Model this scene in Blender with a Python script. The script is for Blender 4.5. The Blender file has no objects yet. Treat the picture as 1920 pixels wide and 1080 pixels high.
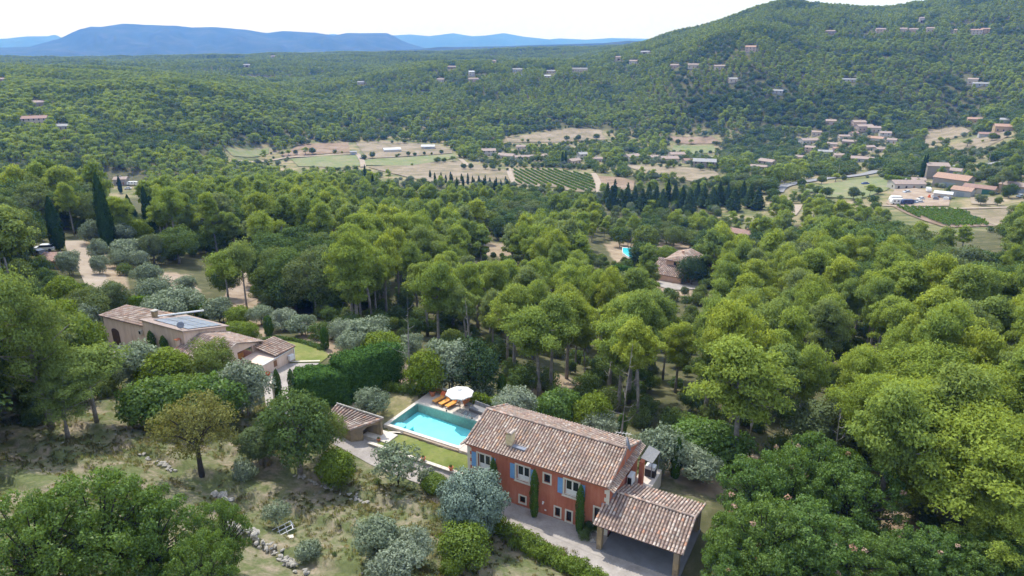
import bpy, math, random
import numpy as np
from mathutils import Vector, Matrix, noise as mnoise

SC = bpy.context.scene
RNG = np.random.default_rng(7)
random.seed(7)
R = math.radians
CAMH = 40.0
PITCH = R(19.6)
FPX = 1280.0

# ------------------------------------------------------------------ camera
cam_data = bpy.data.cameras.new('camera')
cam = bpy.data.objects.new('camera', cam_data)
SC.collection.objects.link(cam)
cam.location = (0, 0, CAMH)
cam.rotation_euler = (R(90) - PITCH, 0, 0)
cam_data.sensor_width = 36.0
cam_data.lens = 36.0 * FPX / 1920.0
cam_data.clip_start = 0.5
cam_data.clip_end = 60000
SC.camera = cam

# ------------------------------------------------------------------ sky and sun
SUN = Vector((-0.30, 0.49, 1.0)).normalized()      # direction towards the sun
EL = math.asin(SUN.z)
AZ = math.atan2(SUN.x, SUN.y)
world = bpy.data.worlds.new('World')
SC.world = world
world.use_nodes = True
wn = world.node_tree
wn.nodes.clear()
w_out = wn.nodes.new('ShaderNodeOutputWorld')
w_bg = wn.nodes.new('ShaderNodeBackground')
w_sky = wn.nodes.new('ShaderNodeTexSky')
w_sky.sky_type = 'NISHITA'
w_sky.sun_disc = False
w_sky.sun_elevation = EL
w_sky.sun_rotation = AZ % (2 * math.pi)
w_sky.altitude = 300
w_sky.air_density = 1.0
w_sky.dust_density = 2.2
w_sky.ozone_density = 1.0
w_mix = wn.nodes.new('ShaderNodeMixRGB')            # a thin even veil of high cloud over the whole sky
w_mix.inputs[2].default_value = (6.7, 7.7, 9.9, 1)
w_co = wn.nodes.new('ShaderNodeTexCoord')
w_mp = wn.nodes.new('ShaderNodeMapping')
w_mp.inputs['Scale'].default_value = (1.2, 1.2, 7)
w_no = wn.nodes.new('ShaderNodeTexNoise')
w_no.inputs['Scale'].default_value = 2.2
w_no.inputs['Detail'].default_value = 7
w_mr = wn.nodes.new('ShaderNodeMapRange')
w_mr.inputs['From Min'].default_value = 0.3
w_mr.inputs['From Max'].default_value = 0.7
w_mr.inputs['To Min'].default_value = 0.55
w_mr.inputs['To Max'].default_value = 0.86
wn.links.new(w_co.outputs['Generated'], w_mp.inputs['Vector'])
wn.links.new(w_mp.outputs[0], w_no.inputs['Vector'])
wn.links.new(w_no.outputs[0], w_mr.inputs['Value'])
wn.links.new(w_mr.outputs[0], w_mix.inputs[0])
wn.links.new(w_sky.outputs[0], w_mix.inputs[1])
wn.links.new(w_mix.outputs[0], w_bg.inputs['Color'])
w_bg.inputs['Strength'].default_value = 0.106
wn.links.new(w_bg.outputs[0], w_out.inputs[0])

sun_data = bpy.data.lights.new('sun', 'SUN')
sun_data.energy = 2.85
sun_data.angle = R(0.6)
sun_data.color = (1.0, 0.965, 0.91)
sun = bpy.data.objects.new('sun', sun_data)
SC.collection.objects.link(sun)
sun.rotation_euler = SUN.to_track_quat('Z', 'Y').to_euler()
sun.location = (-60, 80, 200)

SC.view_settings.view_transform = 'Standard'
SC.view_settings.look = 'None'
SC.view_settings.exposure = 0.66
SC.view_settings.gamma = 1.0
SC.view_settings.use_curve_mapping = False
SC.cycles.max_bounces = 5
SC.cycles.diffuse_bounces = 2
SC.cycles.glossy_bounces = 2
SC.cycles.transmission_bounces = 3
SC.cycles.transparent_max_bounces = 6
SC.cycles.volume_bounces = 1
SC.cycles.caustics_refractive = False
SC.cycles.caustics_reflective = False
SC.cycles.use_denoising = True

# ------------------------------------------------------------------ view geometry helpers (photo pixel <-> place on the land)
CP, SP = math.cos(PITCH), math.sin(PITCH)
def ray(px, py):
    u = (px - 960) / FPX; v = (py - 540) / FPX
    return np.array([u, CP - v * SP, -SP - v * CP])
def at_z(px, py, z):
    r = ray(px, py); t = (z - CAMH) / r[2]
    return np.array([r[0] * t, r[1] * t, z])
def proj(x, y, z):
    z = np.asarray(z) - CAMH
    d = np.maximum(y * CP - z * SP, 0.1)
    return 960 + FPX * x / d, 540 + FPX * (-y * SP - z * CP) / d, d

# ------------------------------------------------------------------ terrain: control points (pixel x, pixel y, height)
CZ = [(873,875,0),(1113,995,0),(1250,1070,0),(650,830,.3),(760,870,.1),(720,795,.9),(800,740,.7),(860,850,.8),(650,740,.8),
 (1300,900,-1.0),(1200,880,-.5),(1010,745,-5),(860,715,-1.6),(1400,850,-4),(530,995,1.5),(380,900,2.5),(850,1000,.8),(1000,1060,.5),
 (700,1075,3),(300,1075,5.5),(0,1075,8),(0,900,6),(200,800,4),(560,870,1.3),(250,730,2.2),(0,760,4),(1500,1075,-.5),(1900,1075,.5),
 (1690,1010,-1.5),(340,670,.5),(200,640,.5),(520,700,.3),(600,640,-.5),(100,640,1),(90,468,-5),(200,500,-6),(450,580,-6),(320,540,-6),
 (700,560,-14),(600,600,-5),(700,640,-4),(850,640,-9),(1000,600,-18),(1275,530,-28),(1170,480,-32),(1390,445,-40),
 (1690,376,-35),(1480,350,-42),(1035,340,-52),(735,278,-58),(1050,250,-57),(1780,250,-50),(1100,300,-56),(900,290,-58),(1300,300,-54),
 (1600,300,-48),(1500,260,-54),(470,285,-57),(600,300,-57),(350,330,-48),(230,335,-48),(100,310,-40),(100,380,-18),(500,380,-30),
 (500,450,-17),(700,450,-24),(1000,500,-25),(1000,420,-38),(1300,400,-42),(1100,380,-45),(800,330,-52),(650,380,-36),
 (1900,330,-32),(1900,400,-30),(1750,400,-33),(1900,500,-17),(1900,600,-12),(1700,700,-8),(1600,560,-20),(1500,480,-32),(1300,600,-20),
 (1400,700,-12),(1200,700,-11),(1500,850,-5),(1750,850,-4),(1900,800,-5)]
# far country: (pixel x, pixel y, forward distance)
CD = [(950,200,950),(950,165,1030),(890,135,1120),(1060,135,1120),(1060,115,1650),(750,120,1750),(560,118,1900),(700,200,930),(700,160,1100),
 (820,100,2300),(960,95,2400),(600,102,2500),(1150,90,2200),(1170,115,1250),(400,103,2600),(1100,88,3000),
 (65,232,560),(0,155,760),(120,142,860),(250,142,900),(350,165,820),(450,200,760),(250,220,620),(150,200,660),(100,270,500),(300,270,560),(450,240,680),
 (300,128,1500),(480,145,1300),(200,112,2300),(0,108,2500),(100,125,1500),
 (1480,2,1400),(1410,18,1420),(1350,38,1450),(1290,58,1500),(1240,72,1600),(1560,12,1450),(1640,18,1500),(1720,6,1400),(1800,-8,1350),(1920,-30,1300),(2100,-60,1300),
 (1700,60,1050),(1830,62,1000),(1900,60,980),(1560,64,1080),(1407,95,950),(1280,126,950),(1375,150,880),(1600,155,820),(1830,158,800),(1500,120,930),(1700,120,900),(1900,120,880),
 (1500,228,780),(1300,225,830),(1650,200,760),(1820,215,700),(1900,195,700),(1200,200,900),(1200,150,1050),(1400,195,830)]
pts = [tuple(at_z(a, b, c)) for a, b, c in CZ]
for a, b, y in CD:
    r = ray(a, b); t = y / r[1]
    pts.append((r[0] * t, y, CAMH + r[2] * t - (5.0 if b < 250 else 0)))
for ang in range(-170, 181, 20):                     # all round and far out
    for rr, zz in ((9, 9 if ang < 0 else 3), (5200, -60), (12000, -70)):
        pts.append((rr * math.sin(R(ang)), rr * math.cos(R(ang)), zz))
for ang in list(range(-180, -60, 20)) + list(range(60, 180, 20)):
    for rr, zz in ((120, 12 if ang < 0 else 2), (700, 0), (2500, 20)):
        pts.append((rr * math.sin(R(ang)), rr * math.cos(R(ang)), zz))
P = np.array(pts)
def feat(x, y):
    r = np.hypot(x, y); th = np.arctan2(x, y)
    return th * 2.2, np.log(np.maximum(r, 1)), r
fa, fb, _ = feat(P[:, 0], P[:, 1])
def kern(d): return np.where(d > 1e-9, d * d * np.log(np.maximum(d, 1e-9)), 0)
n = len(P)
K = kern(np.hypot(fa[:, None] - fa[None], fb[:, None] - fb[None])) + np.eye(n) * 0.003
Q = np.stack([np.ones(n), fa, fb], 1)
A = np.block([[K, Q], [Q.T, np.zeros((3, 3))]])
sol = np.linalg.solve(A, np.concatenate([P[:, 2], np.zeros(3)]))
def vnoise(x, y, seed=0):                             # smooth value noise
    def h(i, j): 
        v = np.sin(i * 127.1 + j * 311.7 + seed * 74.7) * 43758.5453
        return v - np.floor(v)
    xi, yi = np.floor(x), np.floor(y); fx, fy = x - xi, y - yi
    fx = fx * fx * (3 - 2 * fx); fy = fy * fy * (3 - 2 * fy)
    return (h(xi, yi) * (1 - fx) + h(xi + 1, yi) * fx) * (1 - fy) + (h(xi, yi + 1) * (1 - fx) + h(xi + 1, yi + 1) * fx) * fy - .5

# house frame
HA = R(-29.0)
HO = np.array([-4.81, 55.02])
HX = np.array([math.cos(HA), math.sin(HA)]); HY = np.array([-math.sin(HA), math.cos(HA)])
def h2w(x, y): return HO + HX * x + HY * y
def to_local(x, y, O=HO, X=HX, Y=HY):
    dx, dy = x - O[0], y - O[1]
    return dx * X[0] + dy * X[1], dx * Y[0] + dy * Y[1]
def box_w(lx, ly, x0, x1, y0, y1, soft):
    d = np.maximum(np.maximum(x0 - lx, lx - x1), np.maximum(y0 - ly, ly - y1))
    return np.clip(1 - d / soft, 0, 1) ** 1.0
def height_raw(x, y):
    a, b, r = feat(x, y)
    out = np.empty(x.shape)
    af, bf = a.ravel(), b.ravel(); o = np.empty(af.shape)
    for s in range(0, len(af), 20000):
        aa, bb = af[s:s + 20000], bf[s:s + 20000]
        k = kern(np.hypot(aa[:, None] - fa[None], bb[:, None] - fb[None]))
        o[s:s + 20000] = k @ sol[:n] + sol[n] + sol[n + 1] * aa + sol[n + 2] * bb
    z = o.reshape(x.shape)
    far = np.clip((r - 450) / 700, 0, 1)
    z = z + far * (14 * vnoise(x / 170, y / 170, 1) + 7 * vnoise(x / 70, y / 70, 2)) * np.where((r > 520) & (z < -50), .15, 1)
    near = np.clip((300 - r) / 200, 0, 1)
    z = z + near * (.5 * vnoise(x / 6, y / 6, 3) + .16 * vnoise(x / 1.7, y / 1.7, 4))
    # terraces dug into the slope left of the drive
    lx, ly = to_local(x, y)
    tw = box_w(lx, ly, -40, 12, -26, -4, 3.0) * near
    z = z + tw * .25 * (np.tanh((((-ly + lx * .12) / 5.2) % 1 - .5) * 9) )
    for (x0, x1, y0, y1, zz, soft) in ((-60, 30, -1.7, 2.2, .12, 1.2), (-1, 23, -3.0, 8.6, 0.0, 1.5), (-19.5, -11, 1.8, 6.5, .55, .8),
                                       (-12.0, -.2, 1.2, 4.9, .75, .7), (-14.5, -.5, 4.4, 14, .55, .9)):
        w = box_w(lx, ly, x0, x1, y0, y1, soft)
        if x0 == -60: w = w * np.clip((lx + 24) / 6, 0, 1); zz = .12 + .75 * np.clip((-lx - 10) / 6, 0, 1)
        z = z * (1 - w) + zz * w
    w = box_w(lx, ly, -12.5, -3.6, 5.0, 9.95, .3)
    z = z * (1 - w) + (-2.0) * w
    px_, py_ = to_local(x, y, np.array([-42., 80.2]), np.array([.885, -.464]), np.array([.464, .885]))
    w = box_w(px_, py_, -18, 14, -2, 11, 4)
    z = z * (1 - w) + .3 * w
    return z
TH = np.concatenate([R(1) * np.arange(-180, -49, 3.0), R(1) * np.linspace(-48, 48, 350), R(1) * np.arange(51, 181, 3.0)])
LR = np.concatenate([np.log(8) + np.linspace(0, 1, 286)[:-1] * (np.log(200) - np.log(8)), np.linspace(np.log(200), np.log(12500), 170)])
GT, GL = np.meshgrid(TH, LR)
GX, GY = np.exp(GL) * np.sin(GT), np.exp(GL) * np.cos(GT)
GZ = height_raw(GX, GY)
def H(x, y):
    x = np.asarray(x, float); y = np.asarray(y, float)
    r = np.maximum(np.hypot(x, y), 8.01); th = np.arctan2(x, y)
    i = np.interp(th, TH, np.arange(len(TH))); j = np.interp(np.log(r), LR, np.arange(len(LR)))
    i0 = np.clip(i.astype(int), 0, len(TH) - 2); j0 = np.clip(j.astype(int), 0, len(LR) - 2)
    fi, fj = i - i0, j - j0
    return (GZ[j0, i0] * (1 - fi) + GZ[j0, i0 + 1] * fi) * (1 - fj) + (GZ[j0 + 1, i0] * (1 - fi) + GZ[j0 + 1, i0 + 1] * fi) * fj
TS = np.exp(np.linspace(math.log(14), math.log(9000), 1400))
def at(px, py, dz=0.0):
    """where the ray through a photo pixel meets the land (raised by dz)"""
    r = ray(px, py)
    x, y, z = r[0] * TS, r[1] * TS, CAMH + r[2] * TS
    g = z - (H(x, y) + dz)
    k = np.argmax(g < 0)
    if g[k] >= 0: k = len(TS) - 1
    if k > 0:
        f = g[k - 1] / (g[k - 1] - g[k]); t = TS[k - 1] + f * (TS[k] - TS[k - 1])
    else: t = TS[0]
    X, Y = r[0] * t, r[1] * t
    return np.array([X, Y, float(H(X, Y))])
def gz(x, y): return float(H(x, y))

# ------------------------------------------------------------------ object helpers
COL = SC.collection
def tag(o, label=None, cat=None, group=None, kind=None):
    if label: o['label'] = label
    if cat: o['category'] = cat
    if group: o['group'] = group
    if kind: o['kind'] = kind
    return o
def empty(name, loc=(0, 0, 0), rz=0.0, label=None, cat=None, group=None, scale=None):
    o = bpy.data.objects.new(name, None); COL.objects.link(o)
    o.location = loc; o.rotation_euler = (0, 0, rz); o.empty_display_size = .2
    if scale is not None: o.scale = (scale,) * 3 if not isinstance(scale, tuple) else scale
    return tag(o, label, cat, group)
def mesh_np(name, verts, faces, mats, normals=None, midx=None, smooth=False):
    """verts (n,3); faces list or (m,k) array"""
    me = bpy.data.meshes.new(name)
    if isinstance(faces, np.ndarray):
        m, k = faces.shape
        me.vertices.add(len(verts)); me.vertices.foreach_set('co', np.asarray(verts, np.float32).ravel())
        me.loops.add(m * k); me.loops.foreach_set('vertex_index', faces.astype(np.int32).ravel())
        me.polygons.add(m); me.polygons.foreach_set('loop_start', np.arange(0, m * k, k, dtype=np.int32))
        me.polygons.foreach_set('loop_total', np.full(m, k, np.int32))
        me.update(calc_edges=True)
    else:
        me.from_pydata([tuple(v) for v in verts], [], faces); me.update()
    for mt in (mats if isinstance(mats, (list, tuple)) else [mats]): me.materials.append(mt)
    if midx is not None: me.polygons.foreach_set('material_index', np.asarray(midx, np.int32))
    if smooth or normals is not None:
        me.polygons.foreach_set('use_smooth', np.ones(len(me.polygons), bool))
    if normals is not None:
        me.normals_split_custom_set_from_vertices([tuple(v) for v in normals])
    return me
def link(name, me, parent=None, loc=None, rot=None):
    o = bpy.data.objects.new(name, me); COL.objects.link(o)
    if parent is not None: o.parent = parent
    if loc is not None: o.location = loc
    if rot is not None: o.rotation_euler = rot
    return o

class MB:
    """collects simple solids into one mesh"""
    def __init__(s): s.v = []; s.f = []; s.m = []
    def add(s, vs, fs, mi=0):
        b = len(s.v); s.v += [tuple(v) for v in vs]; s.f += [tuple(b + i for i in f) for f in fs]; s.m += [mi] * len(fs); return s
    def box(s, x0, x1, y0, y1, z0, z1, mi=0, M=None):
        vs = [(x0,y0,z0),(x1,y0,z0),(x1,y1,z0),(x0,y1,z0),(x0,y0,z1),(x1,y0,z1),(x1,y1,z1),(x0,y1,z1)]
        if M is not None: vs = [M @ Vector(v) for v in vs]
        return s.add(vs, [(0,3,2,1),(4,5,6,7),(0,1,5,4),(1,2,6,5),(2,3,7,6),(3,0,4,7)], mi)
    def tube(s, path, rad, seg=6, mi=0, cap=True):
        path = [Vector(p) for p in path]
        if not isinstance(rad, (list, tuple)): rad = [rad] * len(path)
        vs = []
        for i, p in enumerate(path):
            d = (path[min(i + 1, len(path) - 1)] - path[max(i - 1, 0)]).normalized()
            a = Vector((0, 0, 1)).cross(d)
            if a.length < .05: a = Vector((1, 0, 0)).cross(d)
            a.normalize(); b = d.cross(a)
            for k in range(seg):
                t = 2 * math.pi * k / seg
                vs.append(p + (a * math.cos(t) + b * math.sin(t)) * rad[i])
        fs = []
        for i in range(len(path) - 1):
            for k in range(seg):
                k2 = (k + 1) % seg
                fs.append((i * seg + k, i * seg + k2, (i + 1) * seg + k2, (i + 1) * seg + k))
        if cap:
            fs.append(tuple(range(seg - 1, -1, -1))); fs.append(tuple((len(path) - 1) * seg + k for k in range(seg)))
        return s.add(vs, fs, mi)
    def lathe(s, prof, c=(0, 0, 0), seg=12, mi=0):
        vs = []; fs = []
        for (r, z) in prof:
            for k in range(seg):
                t = 2 * math.pi * k / seg; vs.append((c[0] + r * math.cos(t), c[1] + r * math.sin(t), c[2] + z))
        for i in range(len(prof) - 1):
            for k in range(seg):
                k2 = (k + 1) % seg; fs.append((i * seg + k, i * seg + k2, (i + 1) * seg + k2, (i + 1) * seg + k))
        fs.append(tuple(range(seg - 1, -1, -1))); fs.append(tuple((len(prof) - 1) * seg + k for k in range(seg)))
        return s.add(vs, fs, mi)
    def me(s, name, mats, smooth=False):
        m = bpy.data.meshes.new(name); m.from_pydata(s.v, [], s.f)
        for mt in (mats if isinstance(mats, (list, tuple)) else [mats]): m.materials.append(mt)
        m.polygons.foreach_set('material_index', np.array(s.m, np.int32))
        if smooth: m.polygons.foreach_set('use_smooth', np.ones(len(m.polygons), bool))
        m.update(); return m
    def build(s, name, mats, parent=None, smooth=False, loc=None, rot=None):
        return link(name, s.me(name, mats, smooth), parent, loc, rot)

# ------------------------------------------------------------------ materials
def newmat(name):
    m = bpy.data.materials.new(name); m.use_nodes = True
    nt = m.node_tree; nt.nodes.clear()
    out = nt.nodes.new('ShaderNodeOutputMaterial')
    return m, nt, out
def N(nt, t, **kw):
    nd = nt.nodes.new(t)
    for k, v in kw.items(): setattr(nd, k, v)
    return nd
def ramp(nt, stops, fac):
    r = N(nt, 'ShaderNodeValToRGB')
    e = r.color_ramp.elements
    while len(e) < len(stops): e.new(.5)
    for i, (p, c) in enumerate(stops):
        e[i].position = p; e[i].color = (*c, 1)
    nt.links.new(fac, r.inputs[0]); return r.outputs[0]
def noise(nt, scale, detail=4, rough=.6, coord='Object', dist=0.0):
    tc = N(nt, 'ShaderNodeTexCoord')
    no = N(nt, 'ShaderNodeTexNoise')
    no.inputs['Scale'].default_value = scale; no.inputs['Detail'].default_value = detail
    no.inputs['Roughness'].default_value = rough; no.inputs['Distortion'].default_value = dist
    if coord == 'World':
        g = N(nt, 'ShaderNodeNewGeometry'); nt.links.new(g.outputs['Position'], no.inputs['Vector'])
    else: nt.links.new(tc.outputs[coord], no.inputs['Vector'])
    return no.outputs[0]
def mixc(nt, fac, a, b, mode='MIX'):
    m = N(nt, 'ShaderNodeMixRGB', blend_type=mode)
    for i, v in ((0, fac), (1, a), (2, b)):
        if isinstance(v, (int, float)): m.inputs[i].default_value = v
        elif isinstance(v, tuple): m.inputs[i].default_value = (*v, 1)
        else: nt.links.new(v, m.inputs[i])
    return m.outputs[0]
def mrange(nt, v, a, b, c=0.0, d=1.0):
    m = N(nt, 'ShaderNodeMapRange')
    for k, x in zip(('From Min', 'From Max', 'To Min', 'To Max'), (a, b, c, d)): m.inputs[k].default_value = x
    nt.links.new(v, m.inputs['Value']); return m.outputs[0]
def simple(name, col, rough=.8, metal=0.0, var=.18, scale=3.0, bump=0.0, spec=.4, coord='Object', island=0.0, alt=None):
    m, nt, out = newmat(name)
    b = N(nt, 'ShaderNodeBsdfPrincipled')
    n1 = noise(nt, scale, 5, .65, coord)
    dark = tuple(c * (1 - var * 1.6) for c in col); light = tuple(min(1, c * (1 + var)) for c in col)
    c = ramp(nt, [(.3, dark), (.7, light)], n1)
    if alt is not None:
        n2 = noise(nt, scale * .17, 4, .6, coord)
        c = mixc(nt, mrange(nt, n2, .42, .62), c, alt)
    if island:
        g = N(nt, 'ShaderNodeNewGeometry')
        c = mixc(nt, 1.0, c, ramp(nt, [(0, (1 - island,) * 3), (1, (1 + island * .3,) * 3)], g.outputs['Random Per Island']), 'MULTIPLY')
    nt.links.new(c, b.inputs['Base Color'])
    b.inputs['Roughness'].default_value = rough; b.inputs['Metallic'].default_value = metal
    b.inputs['Specular IOR Level'].default_value = spec
    if bump:
        bp = N(nt, 'ShaderNodeBump'); bp.inputs['Strength'].default_value = bump; bp.inputs['Distance'].default_value = .03
        nt.links.new(noise(nt, scale * 6, 5, .7, coord), bp.inputs['Height']); nt.links.new(bp.outputs[0], b.inputs['Normal'])
    nt.links.new(b.outputs[0], out.inputs[0]); return m
def foliage(name, cols, trans=.35, tcol=None, isl=.35, gloss=.12):
    """cols: list of leaf colours picked per tree; each leaf varies a little"""
    m, nt, out = newmat(name)
    oi = N(nt, 'ShaderNodeObjectInfo'); g = N(nt, 'ShaderNodeNewGeometry')
    if len(cols) == 1: cols = cols * 2
    c = ramp(nt, [(i / (len(cols) - 1), c) for i, c in enumerate(cols)], oi.outputs['Random'])
    v = ramp(nt, [(0, (1 - isl,) * 3), (1, (1 + isl,) * 3)], g.outputs['Random Per Island'])
    c = mixc(nt, 1.0, c, v, 'MULTIPLY')
    d = N(nt, 'ShaderNodeBsdfDiffuse'); nt.links.new(c, d.inputs[0])
    t = N(nt, 'ShaderNodeBsdfTranslucent')
    nt.links.new(mixc(nt, 1.0, c, tcol or (1.25, 1.15, .55), 'MULTIPLY'), t.inputs[0])
    mx = N(nt, 'ShaderNodeMixShader'); mx.inputs[0].default_value = trans
    nt.links.new(d.outputs[0], mx.inputs[1]); nt.links.new(t.outputs[0], mx.inputs[2])
    gl = N(nt, 'ShaderNodeBsdfGlossy'); gl.inputs['Roughness'].default_value = .45; gl.inputs[0].default_value = (.8, .85, .8, 1)
    m2 = N(nt, 'ShaderNodeMixShader'); m2.inputs[0].default_value = gloss * .4
    nt.links.new(mx.outputs[0], m2.inputs[1]); nt.links.new(gl.outputs[0], m2.inputs[2])
    nt.links.new(m2.outputs[0], out.inputs[0]); return m

M = {}
M['pine'] = foliage('pine_needles', [(.22,.30,.075), (.29,.37,.08), (.19,.265,.085), (.33,.395,.075), (.25,.335,.08), (.23,.285,.125)], .42, (1.3,1.2,.65), .28, 0)
M['pine_bright'] = foliage('bright_pine_needles', [(.29,.37,.07), (.26,.345,.07)], .42, (1.3,1.15,.6), .3, 0)
M['oak'] = foliage('oak_leaves', [(.095,.155,.055), (.14,.205,.062), (.08,.135,.052), (.18,.235,.065), (.14,.18,.095), (.11,.18,.055)], .32, None, .28, 0)
M['oak_fg'] = foliage('young_oak_leaves', [(.115,.205,.045), (.14,.225,.045)], .4, None, .35, .05)
M['holm'] = foliage('dark_evergreen_leaves', [(.042,.080,.032), (.055,.10,.036), (.065,.11,.036)], .18, None, .3, .03)
M['olive'] = foliage('olive_leaves', [(.25,.30,.20), (.21,.26,.165), (.28,.325,.235)], .25, (1.05,1.1,.8), .3, .03)
M['cypress'] = foliage('cypress_foliage', [(.040,.080,.028), (.052,.098,.030), (.036,.068,.028)], .15, None, .3, 0)
M['cypress_garden'] = foliage('clipped_cypress_foliage', [(.065,.13,.026), (.08,.145,.03)], .18, None, .3, 0)
M['laurel'] = foliage('laurel_leaves', [(.19,.26,.03), (.14,.215,.038)], .36, None, .35, .03)
M['shrub'] = foliage('garden_shrub_leaves', [(.12,.18,.06), (.16,.21,.07), (.09,.15,.05)], .3, None, .3, 0)
M['cedar'] = foliage('blue_cypress_foliage', [(.20,.27,.21), (.21,.28,.22)], .15, (1,1,.9), .3, .02)
M['walnut'] = foliage('yellowing_leaves', [(.235,.25,.085), (.225,.235,.08)], .4, (1.2,1.05,.6), .45, 0)
M['hedge'] = foliage('cypress_hedge_foliage', [(.065,.135,.034), (.075,.15,.036)], .2, None, .35, 0)
M['box'] = foliage('clipped_hedge_foliage', [(.14,.23,.035)], .25, None, .2, 0)
M['red'] = foliage('purple_plum_leaves', [(.10,.055,.075)], .25, (1.1,.8,.9))
M['vine'] = foliage('vine_leaves', [(.12,.21,.045)], .35, None, .25, 0)
M['grass'] = foliage('grass_blades', [(.21,.25,.09), (.34,.30,.17), (.18,.23,.08), (.40,.35,.22)], .45, (1.1,1.05,.7), .2, 0)
M['bark'] = simple('pine_bark', (.115,.095,.085), .9, var=.35, scale=2.5, bump=.6)
M['bark_grey'] = simple('grey_bark', (.27,.245,.225), .9, var=.3, scale=2.5, bump=.5)
M['bark_dark'] = simple('dark_bark', (.055,.048,.042), .9, var=.3, scale=3)
M['render_red'] = simple('red_ochre_render', (.47,.150,.088), .92, var=.10, scale=1.2, bump=.15, alt=(.42,.135,.085))
M['render_pink'] = simple('pale_pink_render', (.66,.50,.40), .92, var=.05, scale=.8, bump=.1)
M['cream'] = simple('cream_stone_surround', (.68,.62,.52), .85, var=.06)
M['white'] = simple('white_paint', (.78,.77,.74), .5, var=.03)
M['blue'] = simple('faded_blue_paint', (.18,.36,.62), .6, var=.07, scale=5)
def stained(name, col, streak):
    m, nt, out = newmat(name); b = N(nt, 'ShaderNodeBsdfPrincipled')
    tc = N(nt, 'ShaderNodeTexCoord'); mp = N(nt, 'ShaderNodeMapping'); mp.inputs['Scale'].default_value = (1.6, 1.6, .18); nt.links.new(tc.outputs['Object'], mp.inputs['Vector'])
    n1 = N(nt, 'ShaderNodeTexNoise'); n1.inputs['Scale'].default_value = 1.4; n1.inputs['Detail'].default_value = 6; n1.inputs['Roughness'].default_value = .7; nt.links.new(mp.outputs[0], n1.inputs['Vector'])
    c = ramp(nt, [(.32, tuple(x * .80 for x in col)), (.5, col), (.68, streak)], n1.outputs[0])
    n2 = noise(nt, .55, 5, .65); c = mixc(nt, mrange(nt, n2, .48, .66, 0, .45), c, streak)
    n3 = noise(nt, 14, 4, .7); c = mixc(nt, 1.0, c, ramp(nt, [(.3, (.92,.92,.92)), (.7, (1.06,1.06,1.06))], n3), 'MULTIPLY')
    nt.links.new(c, b.inputs['Base Color']); b.inputs['Roughness'].default_value = .93; b.inputs['Specular IOR Level'].default_value = .2
    nt.links.new(b.outputs[0], out.inputs[0]); return m
M['render_red'] = stained('weathered_red_ochre_render', (.47,.155,.092), (.52,.215,.14))
M['render_pink'] = stained('weathered_pink_render', (.76,.58,.47), (.82,.66,.56))
M['glass'] = simple('dark_window_glass', (.03,.035,.04), .08, var=.1, spec=.8)
M['zinc'] = simple('grey_zinc', (.22,.24,.29), .45, metal=.3, var=.1)
M['stone'] = simple('pale_limestone', (.40,.375,.33), .95, var=.28, scale=2.5, bump=.6)
M['stone_w'] = simple('honey_rubble_stone', (.34,.255,.145), .95, var=.3, scale=2.2, bump=.6, alt=(.25,.21,.16))
M['stone_p'] = simple('travertine_paving', (.60,.53,.46), .8, var=.12, scale=1.6, alt=(.52,.44,.38))
M['pool_wall'] = simple('turquoise_pool_wall_tiles', (.26,.95,1.0), .5, var=.05, scale=2)
M['coping'] = simple('pale_pool_coping', (.62,.56,.48), .8, var=.12, scale=4)
M['pool'] = simple('turquoise_pool_liner', (.30,.92,.97), .6, var=.05, scale=1.2)
M['metal'] = simple('brushed_metal', (.5,.5,.5), .35, metal=.9)
M['orange'] = simple('orange_cushion', (.80,.37,.09), .9, var=.12, scale=4)
M['rust'] = simple('terracotta_cloth', (.62,.14,.05), .9, var=.1)
M['wood'] = simple('teak_wood', (.28,.14,.06), .6, var=.25, scale=6)
M['wood_d'] = simple('dark_beam', (.10,.06,.035), .8, var=.2, scale=6)
M['terracotta'] = simple('terracotta_pot', (.50,.19,.10), .8, var=.12, scale=5)
M['canvas'] = simple('off_white_canvas', (.72,.71,.68), .9, var=.05)
M['grey_fabric'] = simple('grey_sofa_fabric', (.24,.24,.245), .95, var=.12, scale=6)
M['rattan'] = simple('grey_rattan', (.16,.155,.15), .7, var=.2, scale=20)
M['plastic'] = simple('white_plastic', (.72,.73,.74), .4, var=.04)
M['black'] = simple('black_plastic', (.02,.02,.022), .5, var=.1)
M['carport_floor'] = simple('grey_concrete', (.19,.195,.205), .9, var=.12, scale=1.0)
M['steel_white'] = simple('whitewashed_iron', (.74,.74,.76), .5, var=.05)
M['yellow_render'] = simple('cream_chimney_render', (.62,.52,.31), .9, var=.1, scale=4)
def tiles_mat(name, cols):
    m, nt, out = newmat(name)
    b = N(nt, 'ShaderNodeBsdfPrincipled'); g = N(nt, 'ShaderNodeNewGeometry')
    c = ramp(nt, cols, g.outputs['Random Per Island'])
    n1 = noise(nt, 9.0, 4, .7)
    c = mixc(nt, mrange(nt, n1, .5, .75, 0, .42), c, (.52,.475,.41))
    n2 = noise(nt, .8, 4, .65)
    c = mixc(nt, mrange(nt, n2, .45, .68, 0, .6), c, (.19,.165,.14))
    nt.links.new(c, b.inputs['Base Color']); b.inputs['Roughness'].default_value = .9; b.inputs['Specular IOR Level'].default_value = .2
    nt.links.new(b.outputs[0], out.inputs[0]); return m
M['tiles'] = tiles_mat('weathered_canal_tiles', [(0,(.28,.175,.135)),(.25,(.40,.29,.235)),(.5,(.49,.395,.325)),(.72,(.35,.26,.215)),(.9,(.50,.31,.20)),(1,(.62,.56,.49))])
M['tiles_old'] = tiles_mat('lichened_canal_tiles', [(0,(.22,.15,.13)),(.3,(.40,.30,.24)),(.55,(.30,.22,.19)),(.8,(.58,.50,.43)),(.92,(.48,.24,.15)),(1,(.68,.60,.54))])
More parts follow.
